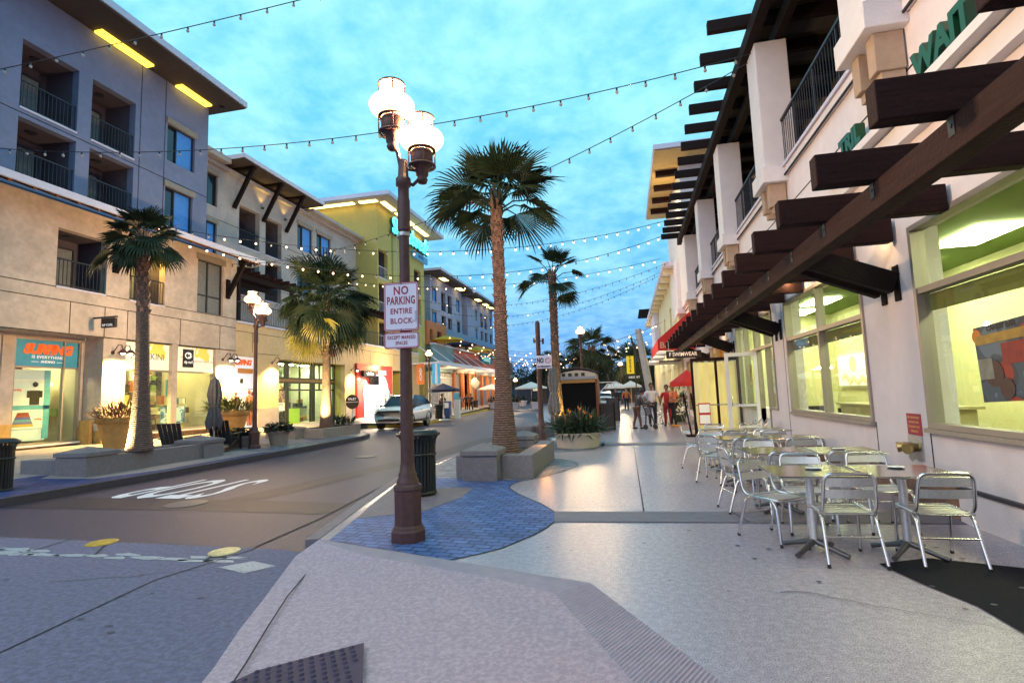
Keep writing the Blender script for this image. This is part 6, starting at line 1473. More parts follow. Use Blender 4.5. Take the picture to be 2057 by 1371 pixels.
def person(loc, rz, h, shirt, trousers, label, lean=0, arms=((.0,.1),(.0,.1)), step=.08, shoes=(.01,.01,.012), group=None, cap=None, sleeve='short', detail=True, elbow=(.2,.2), head_turn=0, coat=False, fat=1.0):
    e=empty('person',loc,label,'person',group,rz); s_=h/1.75
    def Q(x,y,z,r): 
        yy=y+(max(0,z-.9))*lean; return (x*s_*(fat if abs(x)<.3 else 1),yy*s_,z*s_,r*s_)
    hipz=.93
    body=[[Q(0,0,hipz,.13),Q(0,.01,1.1,.12),Q(0,0,1.28,.145),Q(0,0,1.40,.10),Q(0,.01,1.47,.055),Q(0,.02,1.53,.058),Q(0,.03,1.60,.088),Q(0,.03,1.68,.085),Q(0,.02,1.73,.055)]]
    legs=[]; arml=[]; arm_s=[]
    for i,sg in enumerate((-1,1)):
        st=step*sg
        hip=Q(sg*.095,0,.88,.095); kn=Q(sg*.1,st*.5+.02,.5,.06); an=Q(sg*.1,st-.01,.09,.042); 
        legs.append([Q(0,0,hipz,.13),hip,Q(sg*.098,st*.25+.01,.7,.08),kn,Q(sg*.1,st*.8,.33,.055),an,Q(sg*.1,st-.02,.04,.045),Q(sg*.115,st+.12,.03,.032)])
        f,o_=arms[i]; el=elbow[i]
        sh=Q(sg*.19,0,1.38,.062); eb=Q(sg*(.22+o_),f*.28-.02,1.12,.045); wr=Q(sg*(.22+o_*.8),f*.5+el*.18,.93+f*.12+el*.18,.032)
        hd_=Q(sg*(.215+o_*.8),f*.6+el*.22,.86+f*.14+el*.2,.036)
        arml.append([Q(0,0,1.40,.10),sh,eb,wr,hd_]); arm_s.append((sh,eb,wr,hd_,sg))
    bd=skin('body', body+legs+arml, SK, e, 1)
    if detail:
        for (sh,eb,wr,hd_,sg) in arm_s:
            b=MB(); c=Vector(hd_[:3])
            d=(Vector(hd_[:3])-Vector(wr[:3])).normalized()
            for q in range(4):
                p=c+Vector(((q-1.5)*.008*0,(q-1.5)*.018,0))+d*.02; b.tube([p,p+d*(.045-.004*abs(q-1.5)),p+d*.07+Vector((-sg*.012,.01,0))],[.009,.008,.006],5)
            b.tube([c+Vector((0,.03,0)),c+Vector((-sg*.01,.055,0))+d*.03],[.009,.006],5)
            b.v=[(p[0]+ORG[e.name][0],p[1]+ORG[e.name][1],p[2]+ORG[e.name][2]) for p in b.v]; b.build('fingers', SK, bd)
        b=MB(); hc=Vector(Q(0,.03,1.63,0)[:3]); b.tube([hc+Vector((0,.085,.01))*s_,hc+Vector((0,.125,-.02))*s_,hc+Vector((0,.09,-.03))*s_],[.008,.014,.01],6)
        for q in (-1,1): b.ball(hc+Vector((q*.095,.0,-.01))*s_,.022,0,8,5,sx=.5)
        b.v=[(p[0]+loc[0],p[1]+loc[1],p[2]+loc[2]) for p in b.v]; b.build('nose_and_ears', SK, bd)
        b=MB(); 
        for q in (-1,1): b.ball(hc+Vector((q*.034,.088,.022))*s_,.012,0,8,5)
        b.box(hc.x-.028,hc.x+.028,hc.y+.09*s_,hc.y+.098*s_,hc.z-.062*s_,hc.z-.054*s_)
        b.v=[(p[0]+loc[0],p[1]+loc[1],p[2]+loc[2]) for p in b.v]; b.build('eyes_and_mouth', HAIR, bd)
    def infl(c,k): return [(x,y,z,r*k+.012) for x,y,z,r in c]
    tor=[[Q(0,0,.90,.15),Q(0,.01,1.1,.145),Q(0,0,1.27,.16),Q(0,0,1.395,.105),Q(0,.008,1.43,.07)]]
    if coat: tor=[[Q(0,0,.72,.17)]+tor[0]]
    for (sh,eb,wr,hd_,sg) in arm_s:
        c=[Q(0,0,1.395,.105),(sh[0],sh[1],sh[2],sh[3]*1.25)]
        t=.75 if sleeve=='short' else 1
        c.append((sh[0]+(eb[0]-sh[0])*t,sh[1]+(eb[1]-sh[1])*t,sh[2]+(eb[2]-sh[2])*t,eb[3]*1.45))
        if sleeve=='long': c.append((wr[0],wr[1],wr[2],wr[3]*1.4))
        tor.append(c)
    skin('shirt', tor, shirt, e, 1)
    lg=[]
    for c in legs: lg.append([c[0][:3]+(c[0][3]*1.08,)]+[(x,y,z,r*1.22) for x,y,z,r in c[1:6]])
    skin('trousers', lg, trousers, e, 1)
    b=MB(); 
    for sg in (-1,1):
        st=step*sg; cx_,cy_=sg*.105*s_,(st+.05)*s_
        b.ball((cx_,cy_,.045*s_),.12*s_,0,12,6,.42,1.15,.38)
    b.v=[(p[0]+loc[0],p[1]+loc[1],p[2]+loc[2]) for p in b.v]; b.build('shoes', mat('shoe_%.2f'%shoes[0],shoes,.6,0) if 'shoe_%.2f'%shoes[0] not in bpy.data.materials else bpy.data.materials['shoe_%.2f'%shoes[0]], e)
    hc=Vector(Q(0,.03,1.66,0)[:3]); b=MB()
    b.ball((hc.x,hc.y-.012*s_,hc.z+.018*s_),.104*s_,0,16,10,.93,1.02,1.0)
    b.v=[(p[0]+loc[0],p[1]+loc[1],p[2]+loc[2]) for p in b.v if True]
    # keep the face free: push front lower verts up
    nv=[]
    for p in b.v:
        y=p[1]-loc[1]-hc.y; z=p[2]-loc[2]-hc.z
        if y>.03*s_ and z<.055*s_: p=(p[0],loc[1]+hc.y+.03*s_,loc[2]+hc.z+max(z,.03*s_))
        nv.append(p)
    b.v=nv; b.build('hair', HAIR, e)
    if cap:
        b=MB(); b.lathe([(.108*s_,.05),(.105*s_,.09),(.07*s_,.13),(.001,.14)],(hc.x,hc.y,hc.z),14,capb=False); b.box(hc.x-.06,hc.x+.06,hc.y+.08*s_,hc.y+.17*s_,hc.z+.05,hc.z+.06)
        b.v=[(p[0]+loc[0],p[1]+loc[1],p[2]+loc[2]) for p in b.v]; b.build('cap', cap, e)
    return e
C=lambda n,c: bpy.data.materials.get(n) or mat(n,c,.85,.12,12,.3,60)
person((.96,22.6,.005),PI+.15,1.76,C('tee_white',(.78,.76,.76)),C('jeans_dark',(.03,.04,.06)),'man in a white T-shirt and dark jeans looking down, hands at his sides',arms=((.1,.06),(.1,.06)),step=.03,fat=1.12)
person((.32,21.3,.005),-PI/2+.25,1.5,C('jacket_grey',(.06,.06,.07)),C('trousers_brown',(.16,.08,.06)),'stooped person in a grey jacket and brown trousers pushing a walker',lean=.32,arms=((.8,.0),(.8,.0)),elbow=(.5,.5),step=.14,sleeve='long',cap=M['black_metal'])
person((1.75,22.1,.005),-PI/2-.5,1.7,C('top_orange',(.8,.25,.12)),C('trousers_black',(.012,.012,.015)),'person in a bright orange top and black trousers with orange shoes near the red umbrella',arms=((.9,.02),(.4,.05)),elbow=(1.2,.6),step=.14,shoes=(.75,.3,.03),coat=False)
person((1.58,22.75,.005),PI-.3,1.66,C('apron_red',(.5,.02,.02)),C('trousers_red',(.3,.02,.02)),'person in red standing half hidden behind the orange top',arms=((.6,.02),(.2,.04)),elbow=(.8,.2),step=.05)
# walker
wk=empty('walker',(.72,21.2,0),'dark wheeled walker frame held by the stooped person','walker')
b=MB()
for s_ in (-1,1):
    y=21.2+s_*.24
    b.tube([(.48,y,.95),(.55,y,.93),(.66,y,.6),(.62,y,.06)],.018,6); b.tube([(.55,y,.9),(.78,y,.86),(.98,y,.1)],.018,6); b.tube([(.66,y,.55),(.9,y,.42)],.014,6)
b.tube([(.78,20.96,.86),(.78,21.44,.86)],.018,6); b.tube([(.66,20.96,.5),(.66,21.44,.5)],.016,6); b.build('frame', M['black_metal'], wk)
b=MB(); b.box(.6,.88,21.0,21.4,.56,.6); b.box(.62,.86,21.02,21.38,.6,.82) ; b.build('seat', mat('walker_bag',(.15,.16,.2),.7,.1,6), wk)
for x in (.62,.98):
    for s_ in (-1,1): b=MB(); b.tube([(x,21.2+s_*.24-.018,.085),(x,21.2+s_*.24+.018,.085)],.085,14); b.build('wheel', M['black_metal'], wk)
# distant groups
LG='people on the far left pavement'
person((-16.2,50,.02),PI,1.72,C('coat_pale',(.3,.3,.36)),C('jeans_dark',(.03,.04,.06)),'far person in a pale blue grey coat walking on the left pavement',group=LG,detail=False,sleeve='long',step=.15,coat=True)
person((-15.6,50.4,.02),PI+.3,1.68,C('coat_dark',(.02,.02,.03)),C('trousers_black',(.012,.012,.015)),'far person in dark clothes right beside the pale coat',group=LG,detail=False,sleeve='long',step=.12)
person((-14.9,49.6,.02),PI-.4,1.7,C('coat_brown',(.1,.05,.04)),C('trousers_black',(.012,.012,.015)),'far dark person nearest the kerb on the left pavement',group=LG,detail=False,step=.16)
person((-17.2,48,.02),.5,1.7,C('coat_dark',(.02,.02,.03)),C('jeans_dark',(.03,.04,.06)),'far person in black standing by the dark shop opening',group=LG,detail=False,step=.2)
person((-12.9,35.2,.02),-1.2,1.68,C('coat_brown',(.1,.05,.04)),C('trousers_black',(.012,.012,.015)),'person bending over the stand beneath the blue umbrella',group=LG,detail=False,lean=.25,sleeve='long',arms=((.8,0),(.8,0)))
person((-15.7,33.6,.05),PI,1.72,C('coat_dark',(.02,.02,.03)),C('jeans_dark',(.03,.04,.06)),'person in a white cap standing behind the white car',group=LG,detail=False,cap=M['white'],sleeve='long')
person((-.1,42,.0),PI,1.7,C('top_orange2',(.4,.12,.03)),C('trousers_black',(.012,.012,.015)),'far person in orange brown among the pale umbrellas at the street end',group='people at the street end',detail=False,sleeve='long')
person((-.9,43,.0),PI,1.7,C('coat_dark',(.02,.02,.03)),C('trousers_black',(.012,.012,.015)),'far dark person left of the orange brown one at the street end',group='people at the street end',detail=False,sleeve='long')

# ------------------------------------------------------------------ cars
def car(loc,rz,label,paint,L_=4.37,W_=1.9,H_=1.62,detail=True,group=None,tail=False):
    """front faces +Y before rotation"""
    e=empty('parked_car',loc,label,'car',group,rz)
    ox,oy,oz=loc
    def build(b,n,m,p): b.v=[(q[0]+ox,q[1]+oy,q[2]+oz) for q in b.v]; return b.build(n,m,p)
    # lofted body: stations along y with half widths at sill, belt and hood heights
    St=[(-2.18,.55,.66,.82,1.0),(-2.08,.38,.88,.93,1.14),(-1.6,.30,.94,.96,1.17),(-.8,.28,.94,.97,1.13),(.2,.28,.94,.96,1.05),(.95,.28,.94,.95,1.07),(1.5,.30,.93,.94,1.06),(1.95,.34,.90,.89,1.02),(2.12,.38,.86,.85,.96),(2.19,.42,.78,.78,.88)]
    vs=[];fs=[];n=11
    for (y,zb,wl,wb,zt) in St:
        zt2=zt; zm=(zb+zt)/2
        sec=[(-wl*.55,zb),(-wl*.93,zb+.03),(-wl,zb+.16),(-wb-.005,zm+.05),(-wb*.96,zt2-.07),(-wb*.8,zt2),(0,zt2+.025),(wb*.8,zt2),(wb*.96,zt2-.07),(wb+.005,zm+.05),(wl,zb+.16),(wl*.93,zb+.03),(wl*.55,zb)]
        n=len(sec); vs+=[(x,y,z) for x,z in sec]
    for i in range(len(St)-1):
        for j in range(n-1): fs.append((i*n+j,i*n+j+1,(i+1)*n+j+1,(i+1)*n+j))
        fs.append((i*n+n-1,i*n,(i+1)*n,(i+1)*n+n-1))
    fs.append(tuple(range(n))); fs.append(tuple(reversed([(len(St)-1)*n+j for j in range(n)])))
    b=MB().add(vs,fs,0,True); build(b,'body',paint,e)
    # glasshouse
    gh=[(-2.06,1.15,.80),(-1.9,1.44,.66),(-.9,1.56,.68),(.1,1.60,.69),(.35,1.57,.69),(1.05,1.09,.82)]
    low=[(-2.07,1.13,.85),(-1.8,1.17,.88),(-.9,1.13,.89),(.1,1.07,.88),(.6,1.03,.86),(1.2,1.06,.82)]
    vs=[];fs=[]
    for (y,z,wd),(y2,z2,w2) in zip(gh,low): vs+=[(-w2,y2,z2),(-wd,y,z),(wd,y,z),(w2,y2,z2)]
    for i in range(5):
        a=i*4; c=(i+1)*4; fs+=[(a,c,c+1,a+1),(a+1,c+1,c+2,a+2),(a+2,c+2,c+3,a+3)]
    fs+=[(0,1,2,3),(23,22,21,20)]
    b=MB().add(vs,fs,0,False); gl=build(b,'windows',bpy.data.materials.get('car_glass') or mat('car_glass',(.008,.012,.03),.22,0,spec=.5),e)
    b=MB(); b.add([(-.68,-1.98,1.46),(.68,-1.98,1.46),(.69,-.9,1.585),(-.69,-.9,1.585),(.70,.1,1.625),(-.70,.1,1.625),(.70,.40,1.59),(-.70,.40,1.59)],[(0,1,2,3),(3,2,4,5),(5,4,6,7)]); 
    for s_ in (-1,1):
        b.beam((s_*.67,.36,1.575),(s_*.84,1.16,.99),.05,.05); b.beam((s_*.655,-.2,1.6),(s_*.87,-.25,1.02),.05,.02,up=(0,1,0)) if False else None
        b.beam((s_*.63,-1.75,1.46),(s_*.85,-2.0,1.02),.1,.05)
    build(b,'roof',paint,e)
    for sx in (-1,1):
        for y in (1.33,-1.32):
            b=MB(); b.tube([(sx*.93,y,.345),(sx*.70,y,.345)],.345,26); w_=build(b,'wheel',M['black'],e)
            b=MB(); b.tube([(sx*.935,y,.345),(sx*.925,y,.345)],.25,20); 
            for a in range(7): t=2*PI*a/7; b.beam((sx*.945,y,.345),(sx*.945,y+.23*math.cos(t),.345+.23*math.sin(t)),.02,.045,up=(1,0,0))
            build(b,'rim',M['galv'] ,w_)
            b=MB(); b.tube([(sx*.952,y+.40*math.cos(t),.345+.40*math.sin(t)) for t in [PI*q/12 for q in range(0,13)]],.035,6); build(b,'wheel_arch',M['black'],e)
    b=MB(); b.box(-.62,.62,2.1,2.2,.80,.90); b.box(-.6,.6,2.10,2.2,.40,.5); b.box(-.86,-.7,2.02,2.09,.5,.62); b.box(.7,.86,2.02,2.09,.5,.62); build(b,'grille',M['black'],e)
    b=MB(); b.box(-.7,.7,2.1,2.215,.33,.375); b.beam((-.85,2.0,.5),(-.62,2.12,.34),.05,.04); b.beam((.85,2.0,.5),(.62,2.12,.34),.05,.04); build(b,'skid_plate',M['alu_dull'],e)
    for sx in (-1,1):
        b=MB(); b.add([(sx*.64,2.205,.80),(sx*.86,2.06,.84),(sx*.92,1.8,.95),(sx*.88,2.0,.96),(sx*.64,2.18,.90)],[(0,1,2,3,4)]); build(b,'headlight',bpy.data.materials.get('headlight_glass') or mat('headlight_glass',(.3,.35,.45),.1,0,spec=.9),e)
        b=MB(); b.beam((sx*.9,.95,1.02),(sx*1.04,.93,1.1),.12,.14); build(b,'mirror',M['black'],e)
        b=MB(); b.box(sx*.5-.2,sx*.5+.2+.1*sx,-2.17,-2.0,.82,.96) if False else b.box(min(sx*.55,sx*.87),max(sx*.55,sx*.87),-2.14,-2.05,.86,.98); build(b,'tail_light',bpy.data.materials.get('tail_red') or mat('tail_red',(.5,.01,.02),.3,0,emit=6 if tail else .2,ecol=(1,.02,.08),noemis=True),e)
        b=MB(); b.box(min(sx*.962,sx*.972),max(sx*.962,sx*.972),-1.1,.95,.30,.42); b.box(min(sx*.972,sx*.985),max(sx*.972,sx*.985),-.25,-.05,.86,.89); build(b,'side_trim',M['black'],e)
    b=MB(); b.box(-.26,.26,2.19,2.205,.53,.63); build(b,'number_plate',M['white'],e)
    return e
WP=mat('car_paint_white',(.93,.93,.93),.25,.02,3,coat=.6); DP=mat('car_paint_dark',(.03,.03,.05),.25,0,coat=.5); SP=mat('car_paint_silver',(.5,.5,.55),.25,0,coat=.5)
car((-12.45,28.3,RZ),PI+.02,'white compact SUV facing the camera in the bay behind the near lamp pole',WP).scale=(1,1,1.12)
car((-2.3,54,-.13),0,'white far car with glowing red tail light beside the kiosk',WP,tail=True,group='parked cars at the street end')
car((-.6,72,-.13),0,'dark far car between the pale umbrellas at the street end',DP,group='parked cars at the street end')
car((2.2,74,-.13),PI/2,'silver far car behind the white shirt man',SP,group='parked cars at the street end')

# ------------------------------------------------------------------ valet sign, newsracks and small things on the left
v=empty('valet_sign',(-14.4,26,0),'round black valet sign on a white pole in front of the red shopfront','sign')
b=MB(); b.tube([(-14.4,26,0),(-14.4,26,1.2)],.04,8); b.lathe([(.25,.0),(.25,.04)],(-14.4,26,.12),14); b.build('pole', M['white'], v)
b=MB(); b.tube([(-14.4,25.98,1.42),(-14.4,25.93,1.42)],.39,28); b.build('disc', M['black'], v)
MB().box(-14.76,-14.04,25.90,25.925,1.38,1.42).build('stripe', M['white'], v); text('sign_lettering','VALET',M['white_let'],.17,facing_cam(-14.4,25.92,1.56),v,ext=.003,bold=.004)
def umb(loc,r_,h,m,label,square=False,group=None,tip=.45):
    e=empty('umbrella',loc,label,'umbrella',group); X0,Y0,Z0=loc
    b=MB(); b.tube([loc,(X0,Y0,Z0+h+tip*.9)],.025,8); b.lathe([(.3,0),(.3,.06),(.05,.1)],loc,14); b.build('pole', M['galv'], e)
    n=4 if square else 8; b=MB(); K=n*4; vs=[(X0,Y0,Z0+h+tip)]
    for (q,zz) in ((.5,tip*.48),(1,0)):
        for j in range(K):
            t=2*PI*j/K+PI/n; 
            seg=(j%4)/4; f=math.cos(PI/n)/math.cos(((t-PI/n)%(2*PI/n))-PI/n) if True else 1
            vs.append((X0+r_*q*f*math.cos(t),Y0+r_*q*f*math.sin(t),Z0+h+zz-(0 if q<1 else .0)))
    fs=[(0,1+j,1+(j+1)%K) for j in range(K)]+[(1+j,1+K+j,1+K+(j+1)%K,1+(j+1)%K) for j in range(K)]
    b.add(vs,fs); 
    vs2=[p for p in vs[1+K:]]; b.add(vs2+[(p[0],p[1],p[2]-.14) for p in vs2],[(j,j+K,(j+1)%K+K,(j+1)%K) for j in range(K)])
    b.build('canopy', m, e)
umb((-11.6,32.5,.02),1.05,1.95,M['navy'],'navy blue open umbrella over the stand behind the white car',tip=.42)
umb((-16.7,50,6.7),1.9,1.6-1.55,M['yellow_canvas'],'yellow umbrella on the far terrace, nearer of the two yellow ones',tip=.5,group='terrace umbrellas') if False else umb((-17.4,50,4.6+2),1.7,.6,M['yellow_canvas'],'bright yellow umbrella on the far left terrace',tip=.45,group='terrace umbrellas')
umb((-17.4,54.5,6.6),1.8,.5,M['navy'],'dark navy umbrella between the yellow ones on the far left terrace',tip=.5,group='terrace umbrellas')
umb((-17.4,61,6.6),1.8,.3,M['yellow_canvas'],'yellow umbrella further along the terrace, partly behind the big palm trunk',tip=.5,group='terrace umbrellas')
umb((-9.7,54,-.1),1.7,2.25,M['white_canvas'],'pale umbrella far down the street left of the second palm',tip=.6,group='pale street end umbrellas')
umb((-16.0,62,.0),1.7,2.3,M['white_canvas'],'pale umbrella by the brick shops, right of the big palm trunk',tip=.6,group='pale street end umbrellas')
umb((-.95,47,.0),1.35,1.85,M['white_canvas'],'pale square umbrella at the street end left of the man in white',True,tip=.5,group='pale street end umbrellas')
umb((.35,50,.0),1.35,1.9,M['white_canvas'],'pale umbrella just behind the first one at the street end',True,tip=.5,group='pale street end umbrellas')
umb((2.02,18.9,.0),.62,1.72,M['red_canvas'],'small red umbrella beside the glass wind screen',tip=.42)
n_=empty('newspaper_box',(-12.0,34.4,.02),'blue newspaper box under the navy umbrella','newspaper box')
b=MB(); b.box(-12.2,-11.8,34.2,34.6,.25,1.2); b.box(-12.15,-11.85,34.25,34.55,.02,.25); b.build('body', mat('box_blue',(.03,.1,.35),.5,.1,6), n_); MB().box(-12.15,-11.85,34.18,34.2,.75,1.1).build('window', M['paper'], n_)
n_=empty('display_stand',(-11.3,34.3,.02),'white and teal leaflet stand right of the newspaper box','stand')
b=MB(); b.box(-11.5,-11.1,34.2,34.5,.05,1.3); b.build('body', M['white'], n_); MB().box(-11.5,-11.1,34.18,34.2,1.31,1.75).build('header', M['teal_light'], n_)
d=empty('warning_sign',(-16.4,56.5,.05),'back of a diamond road sign on a post far down the left pavement','sign')
b=MB(); b.tube([(-16.4,56.5,.05),(-16.4,56.5,4.2)],.06,8); b.build('pole', M['rust_post'], d); b=MB(); b.add([(-16.4,56.4,2.2),(-15.8,56.4,2.9),(-16.4,56.4,3.6),(-17.0,56.4,2.9)],[(0,1,2,3)]); b.build('sign_panel', M['galv'], d)

# ------------------------------------------------------------------ wind screen and racks by the right shops
ws=empty('glass_screen',(2.5,17.2,0),'timber framed glass wind screen glowing amber across the right pavement','glass screen')
b=MB(); 
for x in (1.96,2.66,3.3): b.box(x,x+.07,17.17,17.24,0,2.42)
b.box(2.03,2.66,17.17,17.24,2.32,2.42); b.box(2.73,3.3,17.17,17.24,2.32,2.42); b.box(2.03,2.66,17.17,17.24,.05,.12); b.box(2.73,3.3,17.17,17.24,.05,.12); b.build('frame', M['wood_mid'], ws)
b=MB(); b.box(2.03,2.66,17.2,17.206,.12,2.32); b.box(2.73,3.3,17.2,17.206,.12,2.32); b.build('pane', M['glass'], ws)
b=MB(); K=64
for i in range(K):
    x0=2.08+i*1.25/K; x1=2.08+(i+1)*1.25/K; f=lambda x: 17.65+.06*math.sin(x*19)+.03*math.sin(x*7.3); b.add([(x0,f(x0),.1),(x1,f(x1),.1),(x1,f(x1),2.3),(x0,f(x0),2.3)],[(0,1,2,3)],0,True)
o=b.build('curtain', mat('amber_curtain_glow',(.8,.62,.32),.8,.05,2,emit=.5,ecol=(1,.7,.25),noemis=True)); tag(o,'self glowing amber curtain giving the glow behind the glass wind screen','curtain')  # amber glow behind the screen put in as emission on the cloth
b=MB(); b.tube([(2.03,17.12,.98),(3.3,17.12,.98)],.018,8); b.build('rail', M['alu'], ws)
rk=empty('menu_stand',(1.95,17.6,0),'dark red menu stand with white sheets at the end of the glass screen','menu stand')
b=MB(); b.beam((1.9,17.55,0),(1.72,17.55,1.35),.05,.05); b.beam((2.1,17.55,0),(1.95,17.55,1.35),.05,.05); b.box(1.75,2.3,17.4,17.9,0,.04); b.build('frame', M['wood_mid'], rk)
b=MB(); b.box(2.12,2.42,17.08,17.1,.75,1.0); b.box(2.12,2.42,17.08,17.1,.42,.68); b.build('menu_sheet', M['paper'], rk); MB().box(2.1,2.44,17.1,17.12,.38,1.04).build('backing', M['red'], rk)
sw=empty('hanging_sign',(2.0,20.5,2.7),'black hanging SWIMWEAR sign beneath the end of the timber pergola','sign')
b=MB(); b.box(1.5,2.75,20.5,20.56,2.64,2.9); b.build('sign_panel', M['black'], sw); b=MB(); b.tube([(1.6,20.53,2.9),(1.6,20.53,3.3)],.01,5); b.tube([(2.6,20.53,2.9),(2.6,20.53,3.3)],.01,5); b.build('hanger', M['galv'], sw)
text('sign_lettering','F SWIMWEAR',mat('sign_cream_letters',(.8,.7,.55),.5,0,emit=.5,ecol=(1,.8,.6),noemis=True),.2,facing_cam(2.1,20.49,2.77),sw,ext=.003,bold=.003,sx=.82)
aw=empty('red_awning',(3.4,28,3.6),'red canvas awning with pale lettering beyond the end of the pergola','awning')
b=MB(); y0,y1=27.0,34.0; xo=1.6
b.add([(3.38,y0,5.4),(xo,y0,3.95),(xo,y1,3.95),(3.38,y1,5.4)],[(0,1,2,3)]); b.add([(3.38,y0,5.4),(xo,y0,3.95),(xo,y0,3.4),(3.38,y0,3.4)],[(0,1,2,3)]); b.add([(xo,y0,3.4),(xo,y1,3.4),(xo,y1,3.95),(xo,y0,3.95)],[(0,1,2,3)])
b.build('canopy', M['red_canvas'], aw); text('awning_lettering','BA',mat('awning_letters',(.7,.45,.3),.6,0),.42,facing_cam(1.95,26.97,3.66),aw,ext=.004,bold=.004)
b=MB(); b.box(2.05,3.38,33.5,38,3.2,3.24) ; ba=b.build('striped_awning', brickmat('awning_stripes',(.7,.65,.55),(.03,.03,.03),(.3,.3,.3),.5,40,.8,.0,.0,plane='yz')); tag(ba,'black and white striped awning beyond the red one','awning')
b=MB()
for i in range(16): b.add([(3.38,33.5+i*.28,4.1),(3.38,33.78+i*.28,4.1),(2.1,33.78+i*.28,3.26),(2.1,33.5+i*.28,3.26)],[(0,1,2,3)],i%2)
b.build('awning_stripe', [M['white_canvas'],M['black']], ba)
for i,(x,y) in enumerate(((1.5,24.5),(1.75,25.4),(2.1,24.2),(1.35,23.9))):
    o=copy_tree(ch); place(o,(x,y,.004),[.4,PI,1.8,-1][i],'bistro chair among the people by the red umbrella, %s'%['closest to the man in white','farthest back','nearest the shop wall','leftmost'][i])
b=MB(); leaves(b,(2.3,25.5,.4),.5,1.4,300,random.Random(31),.4,.03,1.0); b.lathe([(.25,0),(.3,.45)],(2.3,25.5,0),14,0); o=b.build('potted_shrub',M['leaf']); tag(o,'green shrub in a pot behind the people on the right pavement','potted plant')

# further right-hand buildings
g=empty('eaved_building',(3.4,30,5.9),'cream upper storey with a wide lit eave rising above the terrace roof','building')
b=MB(); b.box(3.2,9,27.3,36,9.4,12.9); b.box(3.2,9,27.3,36,5.9,9.39); b.build('wall', M['column_white'], g)
b=MB(); b.box(1.95,10,25.6,36.2,13.0,13.06); b.build('eave_soffit', mat('eave_tan',(.5,.38,.18),.8,.1,4), g)
b=MB(); b.box(1.88,10,25.5,36.4,13.07,13.3); b.build('roof', M['white_trim'], g)
for y in (28,30,32,34): MB().box(2.1,3.2,y,y+.25,12.7,12.995).build('eave_bracket', M['wood_mid'], g)
point('eave_glow',(2.6,29,11.2),130,(1,.68,.25),.3,g)
c2=empty('cream_building',(3.5,48,0),'cream two storey building with bracketed eaves far down the right side','building')
b=MB(); b.wallx(3.3,.3,33.4,66,0,9.0,[(36,39,.4,3),(41,45,.4,3),(48,52,.4,3),(38,39.5,5.2,7.2),(44,45.5,5.2,7.2),(50,51.5,5.2,7.2)],face=-1); b.box(3.6,9,33.4,33.6,4,9.0); b.build('wall', M['cream_wall'], c2)
b=MB(); b.box(2.55,9,33.2,66,9.02,9.3); b.build('roof', M['white_trim'], c2)
for i in range(12): MB().box(2.65,3.28,34+i*2.4,34.3+i*2.4,8.7,9.0).build('eave_bracket', M['cream_wall'], c2)
b=MB(); b.box(4.2,4.3,33.7,66,.1,3.3); b.build('shop_interior', M['lit_room'], c2)
b=MB(); b.box(4.2,4.3,33.7,66,5,7.4); b.build('dark_rooms', M['glass_dark'], c2)
for i in range(5):
    MB().box(2.3,3.28,36+i*5.5,39+i*5.5,4.2,4.35).build('ledge', M['white_trim'], c2)
for y in (35.5,40,46,53): point('shopfront_glow',(2.6,y,4.0),60,(1,.8,.4),.2,c2)
b=MB(); b.box(2.9,3.29,52,58,4.6,9.6); b.box(2.7,3.1,54,60,9.31,9.6); o=b.build('bay',M['white_trim'],c2)
t=empty('roof_trellis',(2.9,60,9.4),'small dark roof trellis on the far cream building','trellis')
for i in range(4): MB().box(1.7,4,58+i*1.8,58.3+i*1.8,9.9+.0*i,10.15).build('slat', M['wood'], t)
MB().box(2.9,3.1,57.5,64,9.6,9.89).build('beam', M['wood'], t)
p=empty('leaning_pole',(1.75,45,0),'thick pale grey leaning pole rising behind the man in white','pole')
b=MB(); b.tube([(2.0,45,0),(1.15,45,6.55)],[.34,.26],18); b.build('shaft', mat('pole_grey',(.33,.33,.36),.6,.1,4), p)
s_=empty('vertical_sign',(.35,45,2.9),'yellow vertical sign at the street end','sign')
b=MB(); b.box(.06,.66,45,45.1,2.88,4.35); b.build('sign_panel', mat('yellow_panel',(.6,.42,.01),.6,.1,4,emit=.35,ecol=(1,.75,.02),noemis=True), s_); b=MB(); b.tube([(.75,45.2,0),(.75,45.2,4.8)],.05,8); b.build('post', M['black_metal'], s_)
for i,c_ in enumerate('THEATRE'[:6]): text('sign_lettering',c_,M['black'],.24,facing_cam(.36,44.98,4.2-i*.22),s_,ext=.003,bold=.01)
s_=empty('shop_board',(.7,46,2.4),'long black shop board with white lettering below the yellow vertical sign','sign')
b=MB(); b.box(-.1,1.5,46,46.2,2.45,2.75); b.build('sign_panel', M['black'], s_); text('sign_lettering','DESSERT',M['white_let'],.24,facing_cam(.65,45.98,2.6),s_,ext=.003,bold=.004)
p=empty('crane_arm',(1.3,50,0),'dark slanting steel mast behind the yellow vertical sign','mast'); b=MB(); b.tube([(2.4,50,0),(-0.0+.55,50,6.5)],.09,8); b.tube([(.6,50,6.3),(1.6,50,5.9)],.03,6); b.build('mast', M['black_metal'], p)
a=empty('arched_gate',(-1.0,33,0),'thin pale arched pipe frame right of the kiosk','frame'); b=MB(); b.tube([(-1.9,33,2.05),(-.6,33,2.05),(-.45,33,1.95)],.03,8); b.tube([(-1.9,33,0.0),(-1.85,33,.9),(-1.6,33,1.5),(-1.2,33,1.9),(-.7,33,2.0)],.03,8); b.build('pipe', M['galv'], a)

